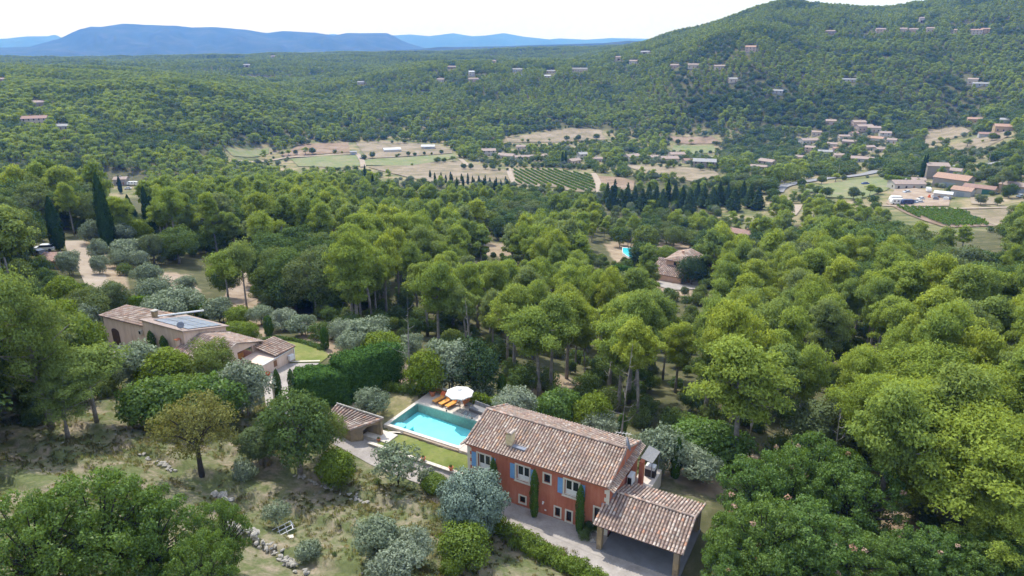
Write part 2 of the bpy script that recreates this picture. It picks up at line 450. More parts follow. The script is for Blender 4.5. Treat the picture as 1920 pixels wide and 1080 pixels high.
M['pan'] = simple('tile_channel_mortar', (.15,.10,.08), .95, var=.3, scale=3)

def far_roof(name, col):
    m, nt, out = newmat(name)
    b = N(nt, 'ShaderNodeBsdfPrincipled')
    n1 = noise(nt, 1.6, 6, .8)
    c = ramp(nt, [(.3, tuple(x * .62 for x in col)), (.55, col), (.75, tuple(min(1, x * 1.3) for x in col))], n1)
    nt.links.new(c, b.inputs['Base Color']); b.inputs['Roughness'].default_value = .95
    tc = N(nt, 'ShaderNodeTexCoord'); wv = N(nt, 'ShaderNodeTexWave'); wv.inputs['Scale'].default_value = 1.1
    nt.links.new(tc.outputs['Object'], wv.inputs['Vector'])
    bp = N(nt, 'ShaderNodeBump'); bp.inputs['Strength'].default_value = .6; bp.inputs['Distance'].default_value = .1
    nt.links.new(wv.outputs[1], bp.inputs['Height']); nt.links.new(bp.outputs[0], b.inputs['Normal'])
    nt.links.new(b.outputs[0], out.inputs[0]); return m
M['roof_pink'] = far_roof('faded_pink_roof_tiles', (.38,.30,.26))
M['roof_orange'] = far_roof('orange_roof_tiles', (.43,.28,.205))
M['roof_brown'] = far_roof('brown_roof_tiles', (.34,.22,.18))
M['roof_grey'] = far_roof('grey_fibre_roof', (.36,.36,.36))
M['roof_white'] = far_roof('white_sheet_roof', (.62,.63,.64))
WALLS = {k: simple('house_wall_' + k, c, .9, var=.05, scale=.7) for k, c in dict(white=(.50,.47,.43), cream=(.52,.45,.37), pink=(.50,.39,.33), ochre=(.46,.34,.21), stone=(.34,.30,.25), orange=(.66,.42,.29), grey=(.42,.42,.42)).items()}
M['door_green'] = simple('green_barn_door', (.06,.18,.13), .6)
M['door_grey'] = simple('grey_garage_door', (.30,.34,.38), .6)

# ground
def ground_mat():
    m, nt, out = newmat('dry_hillside_ground')
    b = N(nt, 'ShaderNodeBsdfPrincipled')
    at_ = N(nt, 'ShaderNodeAttribute'); at_.attribute_name = 'zone'
    sep = N(nt, 'ShaderNodeSeparateColor'); nt.links.new(at_.outputs['Color'], sep.inputs[0])
    n1 = noise(nt, .35, 6, .7, 'World', .4); n2 = noise(nt, 2.2, 7, .75, 'World'); n3 = noise(nt, .12, 5, .6, 'World')
    floor_ = ramp(nt, [(.3, (.07,.078,.036)), (.55, (.115,.115,.058)), (.78, (.24,.19,.12))], n1)
    dry = ramp(nt, [(.25, (.15,.15,.08)), (.42, (.24,.21,.14)), (.58, (.33,.27,.20)), (.8, (.46,.40,.33))], n2)
    green = ramp(nt, [(.3, (.085,.11,.04)), (.7, (.18,.20,.09))], n2)
    meadow = mixc(nt, mrange(nt, n1, .38, .56), dry, green)
    n4 = noise(nt, .045, 6, .75, 'World', .6)
    scrub = ramp(nt, [(.36, (.09,.115,.045)), (.46, (.17,.18,.08)), (.56, (.30,.25,.15)), (.7, (.42,.34,.24))], n4)
    meadow = mixc(nt, sep.outputs[2], meadow, scrub)
    earth = ramp(nt, [(.3, (.27,.19,.125)), (.5, (.38,.29,.21)), (.75, (.48,.40,.31))], n1)
    c = mixc(nt, sep.outputs[0], floor_, meadow)
    c = mixc(nt, sep.outputs[1], c, earth)
    nt.links.new(c, b.inputs['Base Color']); b.inputs['Roughness'].default_value = 1.0; b.inputs['Specular IOR Level'].default_value = .1
    bp = N(nt, 'ShaderNodeBump'); bp.inputs['Strength'].default_value = .7; bp.inputs['Distance'].default_value = .12
    nt.links.new(noise(nt, 5, 6, .8, 'World'), bp.inputs['Height']); nt.links.new(bp.outputs[0], b.inputs['Normal'])
    nt.links.new(b.outputs[0], out.inputs[0]); return m
M['ground'] = ground_mat()
def sheet_mat(name, stops, scale=.5, bump=.3, rows=0):
    m, nt, out = newmat(name)
    b = N(nt, 'ShaderNodeBsdfPrincipled')
    c = ramp(nt, stops, noise(nt, scale, 7, .72, 'World', .3))
    c2 = noise(nt, scale * 9, 5, .8, 'World')
    c = mixc(nt, .35, c, mixc(nt, 1.0, c, ramp(nt, [(.3, (.55,.55,.55)), (.7, (1.3,1.3,1.3))], c2), 'MULTIPLY'))
    nt.links.new(c, b.inputs['Base Color']); b.inputs['Roughness'].default_value = .97; b.inputs['Specular IOR Level'].default_value = .15
    if rows:
        g_ = N(nt, 'ShaderNodeNewGeometry'); mp = N(nt, 'ShaderNodeMapping'); mp.inputs['Rotation'].default_value = (0, 0, rows); nt.links.new(g_.outputs['Position'], mp.inputs['Vector'])
        wv = N(nt, 'ShaderNodeTexWave'); wv.inputs['Scale'].default_value = .085; wv.inputs['Distortion'].default_value = 2.5; wv.inputs['Detail'].default_value = 3; nt.links.new(mp.outputs[0], wv.inputs['Vector'])
        c = mixc(nt, 1.0, c, ramp(nt, [(.2, (.80,.82,.80)), (.8, (1.04,1.02,1.0))], wv.outputs[1]), 'MULTIPLY')
    bp = N(nt, 'ShaderNodeBump'); bp.inputs['Strength'].default_value = bump; bp.inputs['Distance'].default_value = .05
    nt.links.new(c2, bp.inputs['Height']); nt.links.new(bp.outputs[0], b.inputs['Normal'])
    nt.links.new(b.outputs[0], out.inputs[0]); return m
M['gravel'] = sheet_mat('pale_gravel', [(.3, (.28,.25,.225)), (.55, (.385,.35,.32)), (.75, (.46,.42,.385))], .6)
M['lawn'] = sheet_mat('mown_lawn', [(.3, (.10,.14,.03)), (.5, (.17,.20,.055)), (.68, (.27,.25,.10)), (.8, (.36,.29,.17))], .35)
M['lawn_dry'] = sheet_mat('worn_lawn', [(.3, (.13,.15,.05)), (.5, (.26,.23,.12)), (.7, (.42,.32,.23))], .4)
M['tan'] = sheet_mat('stubble_field', [(.34, (.15,.15,.08)), (.44, (.22,.185,.12)), (.54, (.28,.23,.165)), (.66, (.33,.28,.215))], .055, rows=.5)
M['brown'] = sheet_mat('bare_brown_soil', [(.34, (.16,.14,.08)), (.44, (.23,.165,.115)), (.55, (.28,.21,.155)), (.68, (.32,.25,.195))], .055, rows=1.9)
M['field_green'] = sheet_mat('green_pasture', [(.34, (.13,.17,.07)), (.46, (.19,.22,.10)), (.56, (.22,.225,.12)), (.68, (.30,.265,.17))], .055, rows=1.2)
M['asphalt'] = sheet_mat('worn_asphalt', [(.3, (.22,.22,.225)), (.7, (.30,.30,.305))], .3, .1)
M['track'] = sheet_mat('pale_dirt_track', [(.3, (.31,.25,.19)), (.7, (.42,.355,.29))], .3)
M['earth'] = sheet_mat('sandy_earth', [(.3, (.25,.185,.13)), (.5, (.34,.265,.20)), (.7, (.42,.35,.28))], .25)

# ------------------------------------------------------------------ terrain mesh and flat zones
def in_poly(px, py, poly):
    px = np.asarray(px, float); py = np.asarray(py, float)
    inside = np.zeros(px.shape, bool); j = len(poly) - 1
    for i in range(len(poly)):
        xi, yi = poly[i]; xj, yj = poly[j]
        c = ((yi > py) != (yj > py)) & (px < (xj - xi) * (py - yi) / ((yj - yi) or 1e-9) + xi)
        inside ^= c; j = i
    return inside
def wpoly(poly): return [tuple(at(a, b)[:2]) for a, b in poly]

nr, nt_ = GX.shape
verts = np.stack([GX, GY, GZ], -1).reshape(-1, 3)
ii = np.arange(nr * nt_).reshape(nr, nt_)
faces = np.stack([ii[:-1, :-1], ii[:-1, 1:], ii[1:, 1:], ii[1:, :-1]], -1).reshape(-1, 4)[:, ::-1]
terr = mesh_np('terrain', verts, np.ascontiguousarray(faces), M['ground'], smooth=True)
vx, vy = verts[:, 0], verts[:, 1]
lx, ly = to_local(vx, vy)
rr = np.hypot(vx, vy)
edge = 1.3 * vnoise(vx / 4, vy / 4, 9)
meadow = ((ly < 1.5 + edge) & (lx < 13 + edge * 2) & (lx > -60) & (ly > -45) & (rr < 110)).astype(float)
meadow = np.maximum(meadow, ((np.abs(lx) < 40) & (ly < -3)).astype(float))
gard = in_poly(vx, vy, wpoly([(560,760),(700,690),(800,660),(1010,760),(1350,860),(1330,960),(1100,1000)]))
meadow = np.where(gard, .55, meadow)
zone = np.zeros((len(verts), 4), np.float32); zone[:, 3] = 1
zone[:, 0] = meadow
EARTH = [[(122,452),(165,452),(200,475),(225,490),(240,540),(200,560),(160,520)],[(290,508),(355,515),(375,546),(360,585),(330,570),(300,530)],[(436,515),(480,515),(482,570),(440,575)],
         [(1130,730),(1010,690),(960,735),(1030,760)],[(1200,880),(1420,850),(1420,930),(1330,930)],[(1660,960),(1760,960),(1760,1040),(1640,1040)],
         [(900,455),(960,455),(960,485),(900,480)],[(1130,455),(1290,455),(1300,560),(1200,560)],[(560,600),(780,690),(760,730),(560,650)],
         [(440,500),(560,540),(480,640),(420,600)]]
er = np.zeros(len(verts), bool)
for pg in EARTH: er |= in_poly(vx, vy, wpoly(pg))
valley = (rr > 420) & (verts[:, 2] < -49) & (rr < 830)
zone[:, 1] = np.where(er, .8 + .2 * vnoise(vx / 3, vy / 3, 5), 0)
zone[:, 0] = np.where(valley | ((rr > 260) & (rr < 760) & (vx > 100) & (np.arctan2(vx, vy) > R(17)) & (verts[:, 2] < -28)), .9, zone[:, 0]); zone[:, 2] = np.where(rr > 200, 1.0, 0)
ca = terr.color_attributes.new('zone', 'FLOAT_COLOR', 'POINT'); ca.data.foreach_set('color', zone.ravel())
ground = link('ground', terr); tag(ground, kind='structure')

def drape(name, poly, mat, off, step, world=False):
    """a sheet following the land inside a polygon (pixel polygon unless world=True)"""
    pg = poly if world else wpoly(poly)
    dense = []
    for i in range(len(pg)):
        a, b = np.array(pg[i]), np.array(pg[(i + 1) % len(pg)])
        k = max(1, int(np.linalg.norm(b - a) / step))
        for q in range(k): dense.append(a + (b - a) * q / k)
    import mathutils.geometry as mg
    xs = [p[0] for p in pg]; ys = [p[1] for p in pg]
    pts2 = [Vector(p) for p in dense]; nb = len(pts2)
    gx, gy = np.meshgrid(np.arange(min(xs), max(xs), step), np.arange(min(ys), max(ys), step))
    gx = gx + (RNG.random(gx.shape) - .5) * step * .3; gy = gy + (RNG.random(gy.shape) - .5) * step * .3
    ins = in_poly(gx, gy, pg)
    pts2 += [Vector((a, b)) for a, b in zip(gx[ins], gy[ins])]
    vo, _, fo, _, _, _ = mg.delaunay_2d_cdt(pts2, [(i, (i + 1) % nb) for i in range(nb)], [list(range(nb))], 2, 1e-4)
    vs = [(v[0], v[1], gz(v[0], v[1]) + off) for v in vo]
    fs = []
    for f in fo:
        a, b, c = (Vector(vs[i]) for i in f[:3])
        fs.append(tuple(f) if (b - a).cross(c - a).z > 0 else tuple(f[::-1]))
    me = bpy.data.meshes.new(name); me.from_pydata(vs, [], fs); me.materials.append(mat); me.update()
    return tag(link(name, me), kind='structure')
def ribbon(name, pts_, width, mat, off=.15, world=False, sub=6, kind='structure'):
    pw = [np.array(p) for p in (pts_ if world else [at(a, b)[:2] for a, b in pts_])]
    dn = []
    for i in range(len(pw) - 1):
        p0 = pw[max(i - 1, 0)]; p1, p2 = pw[i], pw[i + 1]; p3 = pw[min(i + 2, len(pw) - 1)]
        for q in range(sub):
            t = q / sub
            dn.append(.5 * ((2 * p1) + (-p0 + p2) * t + (2 * p0 - 5 * p1 + 4 * p2 - p3) * t * t + (-p0 + 3 * p1 - 3 * p2 + p3) * t ** 3))
    dn.append(pw[-1]); vs = []; fs = []
    for i, p in enumerate(dn):
        d = dn[min(i + 1, len(dn) - 1)] - dn[max(i - 1, 0)]; d = d / (np.linalg.norm(d) + 1e-9); nn = np.array([-d[1], d[0]])
        w = width(i / len(dn)) if callable(width) else width
        for k in range(5):
            q = p + nn * (k / 2 - 1) * w / 2; vs.append((q[0], q[1], gz(q[0], q[1]) + off))
    for i in range(len(dn) - 1):
        for k in range(4):
            a = i * 5 + k; fs.append((a, a + 5, a + 6, a + 1)[::-1])
    me = bpy.data.meshes.new(name); me.from_pydata(vs, [], fs); me.materials.append(mat); me.update()
    return tag(link(name, me), kind=kind)

# distant ranges
def ridge(name, prof, dist, foot, base, mat, seed):
    px = np.arange(prof[0][0], prof[-1][0] + 1, 5.0)
    py = np.interp(px, [p[0] for p in prof], [p[1] for p in prof])
    top = []
    for a, b in zip(px, py):
        r = ray(a, b); t = dist / math.hypot(r[0], r[1]); top.append((r[0] * t, r[1] * t, CAMH + r[2] * t))
    top = np.array(top); sec = np.linspace(0, 1, 46); vs = []
    for s in sec:
        # s 0..0.7 front slope, 0.7..1 back slope
        if s <= .7: f = s / .7; k = foot + (1 - foot) * f; hgt = f ** 1.25
        else: f = (s - .7) / .3; k = 1 + .22 * f; hgt = 1 - f
        x, y = top[:, 0] * k, top[:, 1] * k
        z = base + (top[:, 2] - base) * hgt
        u = px / 60.0
        rg = (np.abs(vnoise(u + seed + f * 1.3, np.full_like(u, f * 1.6), seed)) * 2 - .4) * .34 + vnoise(u * 3.1, np.full_like(u, f * 5.0), seed + 5) * .16
        z = z + rg * (top[:, 2] - base) * (4 * hgt * (1 - hgt)) * 1.2
        vs.append(np.stack([x, y, z], -1))
    V = np.concatenate(vs); m_ = len(px); q = np.arange(len(sec) * m_).reshape(len(sec), m_)
    F = np.stack([q[:-1, :-1], q[:-1, 1:], q[1:, 1:], q[1:, :-1]], -1).reshape(-1, 4)
    return tag(link(name, mesh_np(name, V, np.ascontiguousarray(F), mat, smooth=True)), kind='structure')
M['mount'] = sheet_mat('wooded_mountain', [(.3, (.020,.034,.014)), (.5, (.034,.05,.022)), (.7, (.075,.08,.055))], .004, .2)
ridge('mountain', [(-900,104),(-300,100),(-60,92),(0,89),(55,87),(110,72),(150,53),(170,48),(190,49),(230,43),(330,47),(360,50),(400,49.5),(460,54),(500,61),(530,57.5),(590,60),(625,66),(650,61.5),(725,61.5),(740,68),(752,75),(770,82),(800,91),(860,100)], 9000, .70, -60, M['mount'], 3)
ridge('far_mountain', [(-900,80),(-200,70),(0,73),(50,68),(90,67),(103,64),(120,72),(250,80),(600,66),(625,63),(650,68),(730,66),(770,64),(805,67),(825,64.5),(850,61.5),(885,67),(910,66),(945,61.5),(985,69),(1030,73.5),(1050,71.5),(1100,74),(1150,71),(1240,73),(1400,75),(2400,80)], 17000, .74, -60, M['mount'], 8)
ridge('far_hill', [(400,106),(780,92),(820,88),(900,87),(1000,84),(1080,82),(1130,80),(1180,76),(1240,77),(1300,78),(1500,82),(2300,90)], 5200, .8, -60, M['mount'], 12)

# ------------------------------------------------------------------ vegetation prototypes (real leaves on real limbs)
def rnd_dirs(rg, n, zmin=-1.0):
    d = rg.normal(size=(int(n * 3) + 8, 3)); d /= np.linalg.norm(d, axis=1)[:, None]
    d = d[d[:, 2] > zmin]
    while len(d) < n: d = np.concatenate([d, d])
    return d[:n]
def leaves(rg, puffs, size, centre, jit=.7, zmin=-.45, up=0.0, asp=1.0, inner=.62, soft=.5, fz=1.18):
    """puffs: (x,y,z,rx,rz,n). returns verts, faces, normals of leaf triangles spread in shells"""
    V = []; NN = []
    for (x, y, z, rx, rz, n) in puffs:
        n = int(n)
        if n < 1: continue
        d = rnd_dirs(rg, n, zmin); rad = inner + (fz - inner) * rg.random(n) ** .9
        c = np.stack([x + d[:, 0] * rx * rad, y + d[:, 1] * rx * rad, z + d[:, 2] * rz * rad], 1)
        out = d * np.array([1 / rx, 1 / rx, 1 / rz]); out /= np.linalg.norm(out, axis=1)[:, None]
        big = c - np.array(centre); big /= (np.linalg.norm(big, axis=1)[:, None] + 1e-6)
        sn = out * .75 + big * .35 + np.array([0, 0, .15]); sn /= np.linalg.norm(sn, axis=1)[:, None]
        ln = sn + rg.normal(size=(n, 3)) * jit; ln /= np.linalg.norm(ln, axis=1)[:, None]
        flip = (ln * sn).sum(1) < 0; ln[flip] *= -1
        t = rg.normal(size=(n, 3)); t[:, 2] += up * 3
        t -= (t * ln).sum(1)[:, None] * ln; t /= np.linalg.norm(t, axis=1)[:, None]
        b = np.cross(ln, t); s = size * (.65 + .7 * rg.random(n))[:, None]
        p0 = c + t * s * asp * .62; p1 = c - t * s * asp * .38 + b * s * .5; p2 = c - t * s * asp * .38 - b * s * .5
        V.append(np.stack([p0, p1, p2], 1).reshape(-1, 3))
        nn = sn * soft + ln * (1 - soft); nn /= np.linalg.norm(nn, axis=1)[:, None]
        NN.append(np.repeat(nn, 3, 0))
    V = np.concatenate(V); NN = np.concatenate(NN)
    # winding: b = ln x t so p0,p1,p2 -> normal direction +ln
    F = np.arange(len(V)).reshape(-1, 3)
    a = np.cross(V[1::3] - V[0::3], V[2::3] - V[0::3]); bad = (a * NN[0::3]).sum(1) < 0
    F[bad] = F[bad][:, ::-1]
    return V, F, NN
class Proto:
    def __init__(s, crown, trunk, joined, h, w): s.crown, s.trunk, s.joined, s.h, s.w = crown, trunk, joined, h, w
def make_proto(name, cv, mt, leafmat, barkmat, h, w):
    V, F, NN = cv
    crown = mesh_np(name + '_crown', V, F, leafmat, normals=NN)
    trunk = mt.me(name + '_trunk', barkmat, True) if mt.v else None
    joined = None
    if trunk:
        V2 = np.concatenate([V, np.array(mt.v)]); fs = [tuple(f) for f in F.tolist()] + [tuple(i + len(V) for i in f) for f in mt.f]
        nn = None
        joined = bpy.data.meshes.new(name); joined.from_pydata(V2.tolist(), [], fs)
        joined.materials.append(leafmat); joined.materials.append(barkmat)
        joined.polygons.foreach_set('material_index', np.array([0] * len(F) + [1] * len(mt.f), np.int32))
        joined.polygons.foreach_set('use_smooth', np.ones(len(fs), bool)); joined.update()
        tn = np.concatenate([NN, np.array([(Vector((v[0], v[1], 0)) + Vector((.01, 0, .05))).normalized() for v in mt.v])])
        joined.normals_split_custom_set_from_vertices([tuple(v) for v in tn])
    else: joined = crown
    return Proto(crown, trunk, joined, h, w)

def pine(seed, h=12.0, w=7.0, npuf=26, nleaf=6500, size=.30, base=.48, mat='pine', bark='bark_grey', lod=0, lean=.6, jit=.55, soft=.6, nl0=15, pk=1.0):
    rg = np.random.default_rng(seed); mt = MB()
    bend = rg.normal(size=2) * lean
    def tp(t): return np.array([bend[0] * t * t, bend[1] * t * t, h * t])
    seg = 7 if lod == 0 else 4
    top_t = .93
    mt.tube([tp(t) for t in np.linspace(0, top_t, 7 if lod == 0 else 3)], [(.022 * h) * (1 - .8 * t) for t in np.linspace(0, 1, 7 if lod == 0 else 3)], seg)
    puffs = []; nl = {0: nl0, 1: 13, 2: 8}[lod]
    for i in range(nl):
        t = base + (top_t - base) * (i + .5 * rg.random()) / nl
        a = i * 2.4 + rg.random() * .9
        f = (t - base) / (1 - base)
        L = w * .5 * (1 - .78 * f ** 1.7) * (.58 + .5 * rg.random()) * (.55 + .45 * min(1, f * 4))
        p0 = tp(t - .05); rise = L * (.15 + .5 * rg.random())
        tip = p0 + np.array([math.cos(a) * L, math.sin(a) * L, rise]); mid = p0 + (tip - p0) * .5 + np.array([0, 0, -.06 * L])
        if lod < 2: mt.tube([p0, mid, tip], [.007 * h * (1.2 - f), .005 * h, .002 * h], 4 if lod else 5, cap=False)
        k = 3 if lod == 0 else (2 if lod == 1 else 1)
        for q in range(k):
            g = 1 - q * .36
            c = p0 + (tip - p0) * g + rg.normal(size=3) * np.array([.4, .4, .3]) * w / 9
            rx = w * (.105 + .05 * rg.random()) * (pk, 1.02, 1.5)[lod]; puffs.append([c[0], c[1], c[2] + .1, rx, rx * (.7 + .2 * rg.random()), 1])
    for q in range(4 if lod == 0 else 2):
        c = tp(top_t) + rg.normal(size=3) * np.array([.7, .7, .3]) * w / 9; rx = w * .13 * (1.0, 1.2, 1.5)[lod]
        puffs.append([c[0], c[1], c[2], rx, rx * .9, 1])
    if lod == 0:
        for q in range(10):                            # dead twigs under the crown
            t = .2 + .35 * rg.random(); a = rg.random() * 6.3; p0 = tp(t); L = w * (.08 + .16 * rg.random())
            mt.tube([p0, p0 + np.array([math.cos(a) * L, math.sin(a) * L, L * .3])], [.03, .008], 3, cap=False)
    tot = sum(p[3] ** 2 for p in puffs)
    for p in puffs: p[5] = nleaf * p[3] ** 2 / tot
    cv = leaves(rg, puffs, size, (bend[0] * .6, bend[1] * .6, h * .6), jit=jit, zmin=-.4, up=.6, asp=1.6, inner=.35, soft=soft, fz=1.42)
    return make_proto('pine_%d_%d' % (lod, seed), cv, mt, M[mat], M[bark], h, w)
def broad(seed, h=8.0, w=7.0, npuf=30, nleaf=7000, size=.28, base=.22, mat='oak', bark='bark_grey', lod=0, stems=1, prad=.19, gap=.0, jit=.8, top=1.0, asp=1.15, soft=.45, name='oak'):
    rg = np.random.default_rng(seed); mt = MB()
    puffs = []; zc = h * (base + 1) / 2; rz = h * (1 - base) / 2
    for i in range(npuf):
        y = 1 - 2 * (i + .5) / npuf; a = i * 2.39996 + rg.random() * .6
        rad = math.sqrt(max(0, 1 - y * y)); sh = .60 + .28 * rg.random()
        if gap and rg.random() < gap: continue
        c = np.array([math.cos(a) * rad * w / 2 * sh, math.sin(a) * rad * w / 2 * sh, zc + y * rz * sh * top])
        rx = w * prad * (.75 + .5 * rg.random()); puffs.append([c[0], c[1], c[2], rx, rx * (.72 + .2 * rg.random()), 1])
    puffs.append([0, 0, zc, w * .22, rz * .5, 1])
    seg = 6 if lod == 0 else 4
    roots = [(0, 0)] if stems == 1 else [(math.cos(k * 6.28 / stems) * .3, math.sin(k * 6.28 / stems) * .3) for k in range(stems)]
    tr = .028 * h / math.sqrt(stems)
    forks = []
    for (rx_, ry_) in roots:
        f = np.array([rx_ * 2.2 + rg.normal() * .2, ry_ * 2.2 + rg.normal() * .2, h * (base + .14)])
        mt.tube([(rx_, ry_, -.3), (rx_ * 1.2, ry_ * 1.2, h * base * .5), f], [tr * 1.25, tr, tr * .75], seg); forks.append(f)
    if lod < 2:
        for i, p in enumerate(puffs[::(2 if lod == 0 else 4)]):
            f = forks[i % len(forks)]; e = np.array(p[:3]); mid = (f + e) / 2 + np.array([0, 0, .06 * h])
            mt.tube([f, mid, e], [tr * .5, tr * .3, tr * .1], 4, cap=False)
    tot = sum(p[3] ** 2 for p in puffs)
    for p in puffs: p[5] = nleaf * p[3] ** 2 / tot
    cv = leaves(rg, puffs, size, (0, 0, zc), jit=jit, zmin=-.7, up=.1, asp=asp, inner=.55, soft=soft)
    return make_proto('%s_%d_%d' % (name, lod, seed), cv, mt, M[mat], M[bark], h, w)
def column(seed, h=8.0, w=1.4, nleaf=3200, size=.17, mat='cypress', lod=0, cone=False, name='cypress', blunt=2.8):
    rg = np.random.default_rng(seed); n = nleaf; mt = MB()
    mt.tube([(0, 0, -.2), (0, 0, h * .12), (0, 0, h * .8)], [w * .09, w * .07, .02], 5)
    t = rg.random(n * 2)
    prof = (lambda t: np.where(t < .12, .55 + t / .12 * .4, (1 - ((t - .12) / .88) ** (1.15 if cone else blunt)) * .95 + .05))
    keep = rg.random(n * 2) < prof(t); t = t[keep][:n]; n = len(t)
    a = rg.random(n) * 6.2832; lump = 1 + .14 * np.sin(a * 3 + t * 9 + seed) + .12 * np.sin(a * 5 - t * 23) + (.22 * np.sin(t * 60 + a * 2) if cone else 0)
    r = prof(t) * w / 2 * lump * (.72 + .32 * rg.random(n))
    c = np.stack([r * np.cos(a), r * np.sin(a), .04 * h + t * h * .96], 1)
    sn = np.stack([np.cos(a), np.sin(a), np.full(n, .30 + (.25 if cone else 0))], 1); sn /= np.linalg.norm(sn, axis=1)[:, None]
    ln = sn + rg.normal(size=(n, 3)) * .5; ln /= np.linalg.norm(ln, axis=1)[:, None]
    tt = np.tile(np.array([0, 0, 1.0]), (n, 1)) + rg.normal(size=(n, 3)) * .35 + (sn * .5 if not cone else sn * 1.2 - np.array([0, 0, .9]))
    tt -= (tt * ln).sum(1)[:, None] * ln; tt /= np.linalg.norm(tt, axis=1)[:, None]; b = np.cross(ln, tt)
    s = size * (.7 + .6 * rg.random(n))[:, None]
    V = np.stack([c + tt * s * 1.1, c - tt * s * .5 + b * s * .45, c - tt * s * .5 - b * s * .45], 1).reshape(-1, 3)
    nn = sn * .5 + ln * .5; nn /= np.linalg.norm(nn, axis=1)[:, None]; NN = np.repeat(nn, 3, 0)
    F = np.arange(len(V)).reshape(-1, 3); g = np.cross(V[1::3] - V[0::3], V[2::3] - V[0::3]); bad = (g * NN[0::3]).sum(1) < 0; F[bad] = F[bad][:, ::-1]
    return make_proto('%s_%d_%d' % (name, lod, seed), (V, F, NN), mt, M[mat], M['bark_grey'], h, w)

PR = {}
PR['pine'] = [pine(s, h=13, w=w, nleaf=17000, size=.17, base=b, jit=.85, soft=.36, nl0=22, pk=.74, lean=l) for s, w, b, l in ((1, 7.0, .55, .6), (2, 8.0, .48, 1.0), (3, 6.2, .62, .5), (4, 7.4, .52, 1.2), (5, 6.6, .42, .6), (6, 8.4, .58, .9))]
PR['pine_fg'] = [pine(s, h=14, w=w, nleaf=46000, size=.155, base=.34, mat='pine_bright', bark='bark', jit=.9, soft=.32, nl0=36, pk=.66) for s, w in ((11, 10), (12, 11))]
PR['pine_left'] = [pine(21, h=16, w=11, nleaf=20000, size=.15, base=.36, nl0=26, pk=.66, jit=.8, soft=.4, mat='pine', bark='bark_grey', lean=1.6)]
PR['umbrella'] = [pine(s, h=13, w=10, nleaf=9000, size=.22, base=.60, mat='pine', lean=.9) for s in (31, 32, 33)]
PR['pine_mid'] = [pine(s, h=12, w=w, nleaf=4400, size=.32, lod=1, base=.48, jit=.75, soft=.42) for s, w in ((41, 7), (42, 8), (43, 6.4), (44, 7.5))]
PR['oak'] = [broad(s, h=8.5, w=w, nleaf=11000, size=.19, npuf=40, prad=.15, jit=.6, soft=.55, gap=.08) for s, w in ((51, 7), (52, 8), (53, 6.4), (54, 7.5))]
PR['oak_fg'] = [broad(s, h=9, w=w, nleaf=19000, npuf=140, size=.15, prad=.060, base=.08, mat='oak_fg', gap=.34, jit=.95, soft=.25, bark='bark_dark') for s, w in ((61, 10), (62, 8.5), (63, 9))]
PR['oak_mid'] = [broad(s, h=8.5, w=w, nleaf=3800, size=.33, lod=1, npuf=34, prad=.15, jit=.7, soft=.5, gap=.12) for s, w in ((71, 7.5), (72, 8.5), (73, 7))]
PR['holm'] = [broad(s, h=8, w=7, nleaf=8000, size=.22, mat='holm', name='evergreen') for s in (81, 82)]
PR['olive'] = [broad(s, h=4.6, w=w, nleaf=6500, npuf=24, size=.15, mat='olive', base=.2, stems=3, prad=.19, gap=.1, asp=1.7, name='olive', soft=.3) for s, w in ((91, 4.6), (92, 5.2), (93, 4.2))]
PR['sparse_olive'] = [broad(95, h=4.8, w=4.4, nleaf=2600, npuf=18, size=.15, mat='olive', base=.3, prad=.17, gap=.35, asp=1.8, name='thin_olive', bark='bark_dark', soft=.3)]
PR['shrub'] = [broad(s, h=2.6, w=3.0, nleaf=3200, npuf=20, size=.14, mat='shrub', base=.02, stems=3, prad=.21, name='shrub') for s in (101, 102)]
PR['laurel'] = [broad(s, h=3.6, w=3.6, nleaf=9500, npuf=30, size=.125, mat='laurel', base=.03, stems=3, prad=.17, name='laurel') for s in (105, 106)]
PR['grey_shrub'] = [broad(s, h=1.8, w=2.4, nleaf=2400, npuf=18, size=.12, mat='olive', base=.02, stems=3, prad=.2, name='grey_shrub', asp=1.8) for s in (108, 109)]
PR['cedar'] = [broad(111, h=7.4, w=7.4, nleaf=30000, npuf=64, size=.15, mat='cedar', base=.12, prad=.125, name='blue_cypress', asp=1.5, jit=.6, bark='bark_dark')]
PR['walnut'] = [broad(113, h=8, w=7.6, nleaf=9000, npuf=70, size=.14, mat='walnut', base=.28, prad=.095, gap=.25, name='walnut', bark='bark_dark')]
PR['fig'] = [broad(115, h=4.5, w=6.5, nleaf=9000, npuf=30, size=.22, mat='oak_fg', base=.1, stems=3, prad=.16, name='fig')]
PR['palm_green'] = [broad(117, h=3.5, w=3.8, nleaf=5000, npuf=22, size=.24, mat='vine', base=.1, stems=3, prad=.18, name='leafy_tree')]
PR['plum'] = [broad(119, h=5, w=5, nleaf=2500, npuf=22, size=.3, mat='red', base=.25, name='plum')]
PR['cypress'] = [column(s, h=16, w=w, nleaf=6500, size=.26) for s, w in ((121, 3.0), (122, 2.6))]
PR['slim'] = [column(s, h=5, w=.95, nleaf=4200, size=.095, mat='cypress_garden', name='slim_cypress', blunt=7) for s in (125, 126)]
PR['cypress_mid'] = [column(127, h=12, w=2.2, nleaf=650, size=.5, lod=1)]
PR['conifer_mid'] = [column(s, h=13, w=6, nleaf=1500, size=.6, mat='holm', cone=True, name='conifer', lod=1) for s in (128, 129)]
PR['pine_far'] = [pine(s, h=10.5, w=7.5, nleaf=700, size=.66, lod=2, base=.25) for s in (131, 132, 133, 134)]
PR['oak_far'] = [broad(s, h=8, w=8, nleaf=620, size=.68, lod=2, npuf=14, prad=.21, base=.05, jit=.5, soft=.7) for s in (135, 136, 137)]
PR['pine_dot'] = [pine(s, h=9.5, w=8, nleaf=190, size=1.25, lod=2, base=.2) for s in (141, 142, 143)]
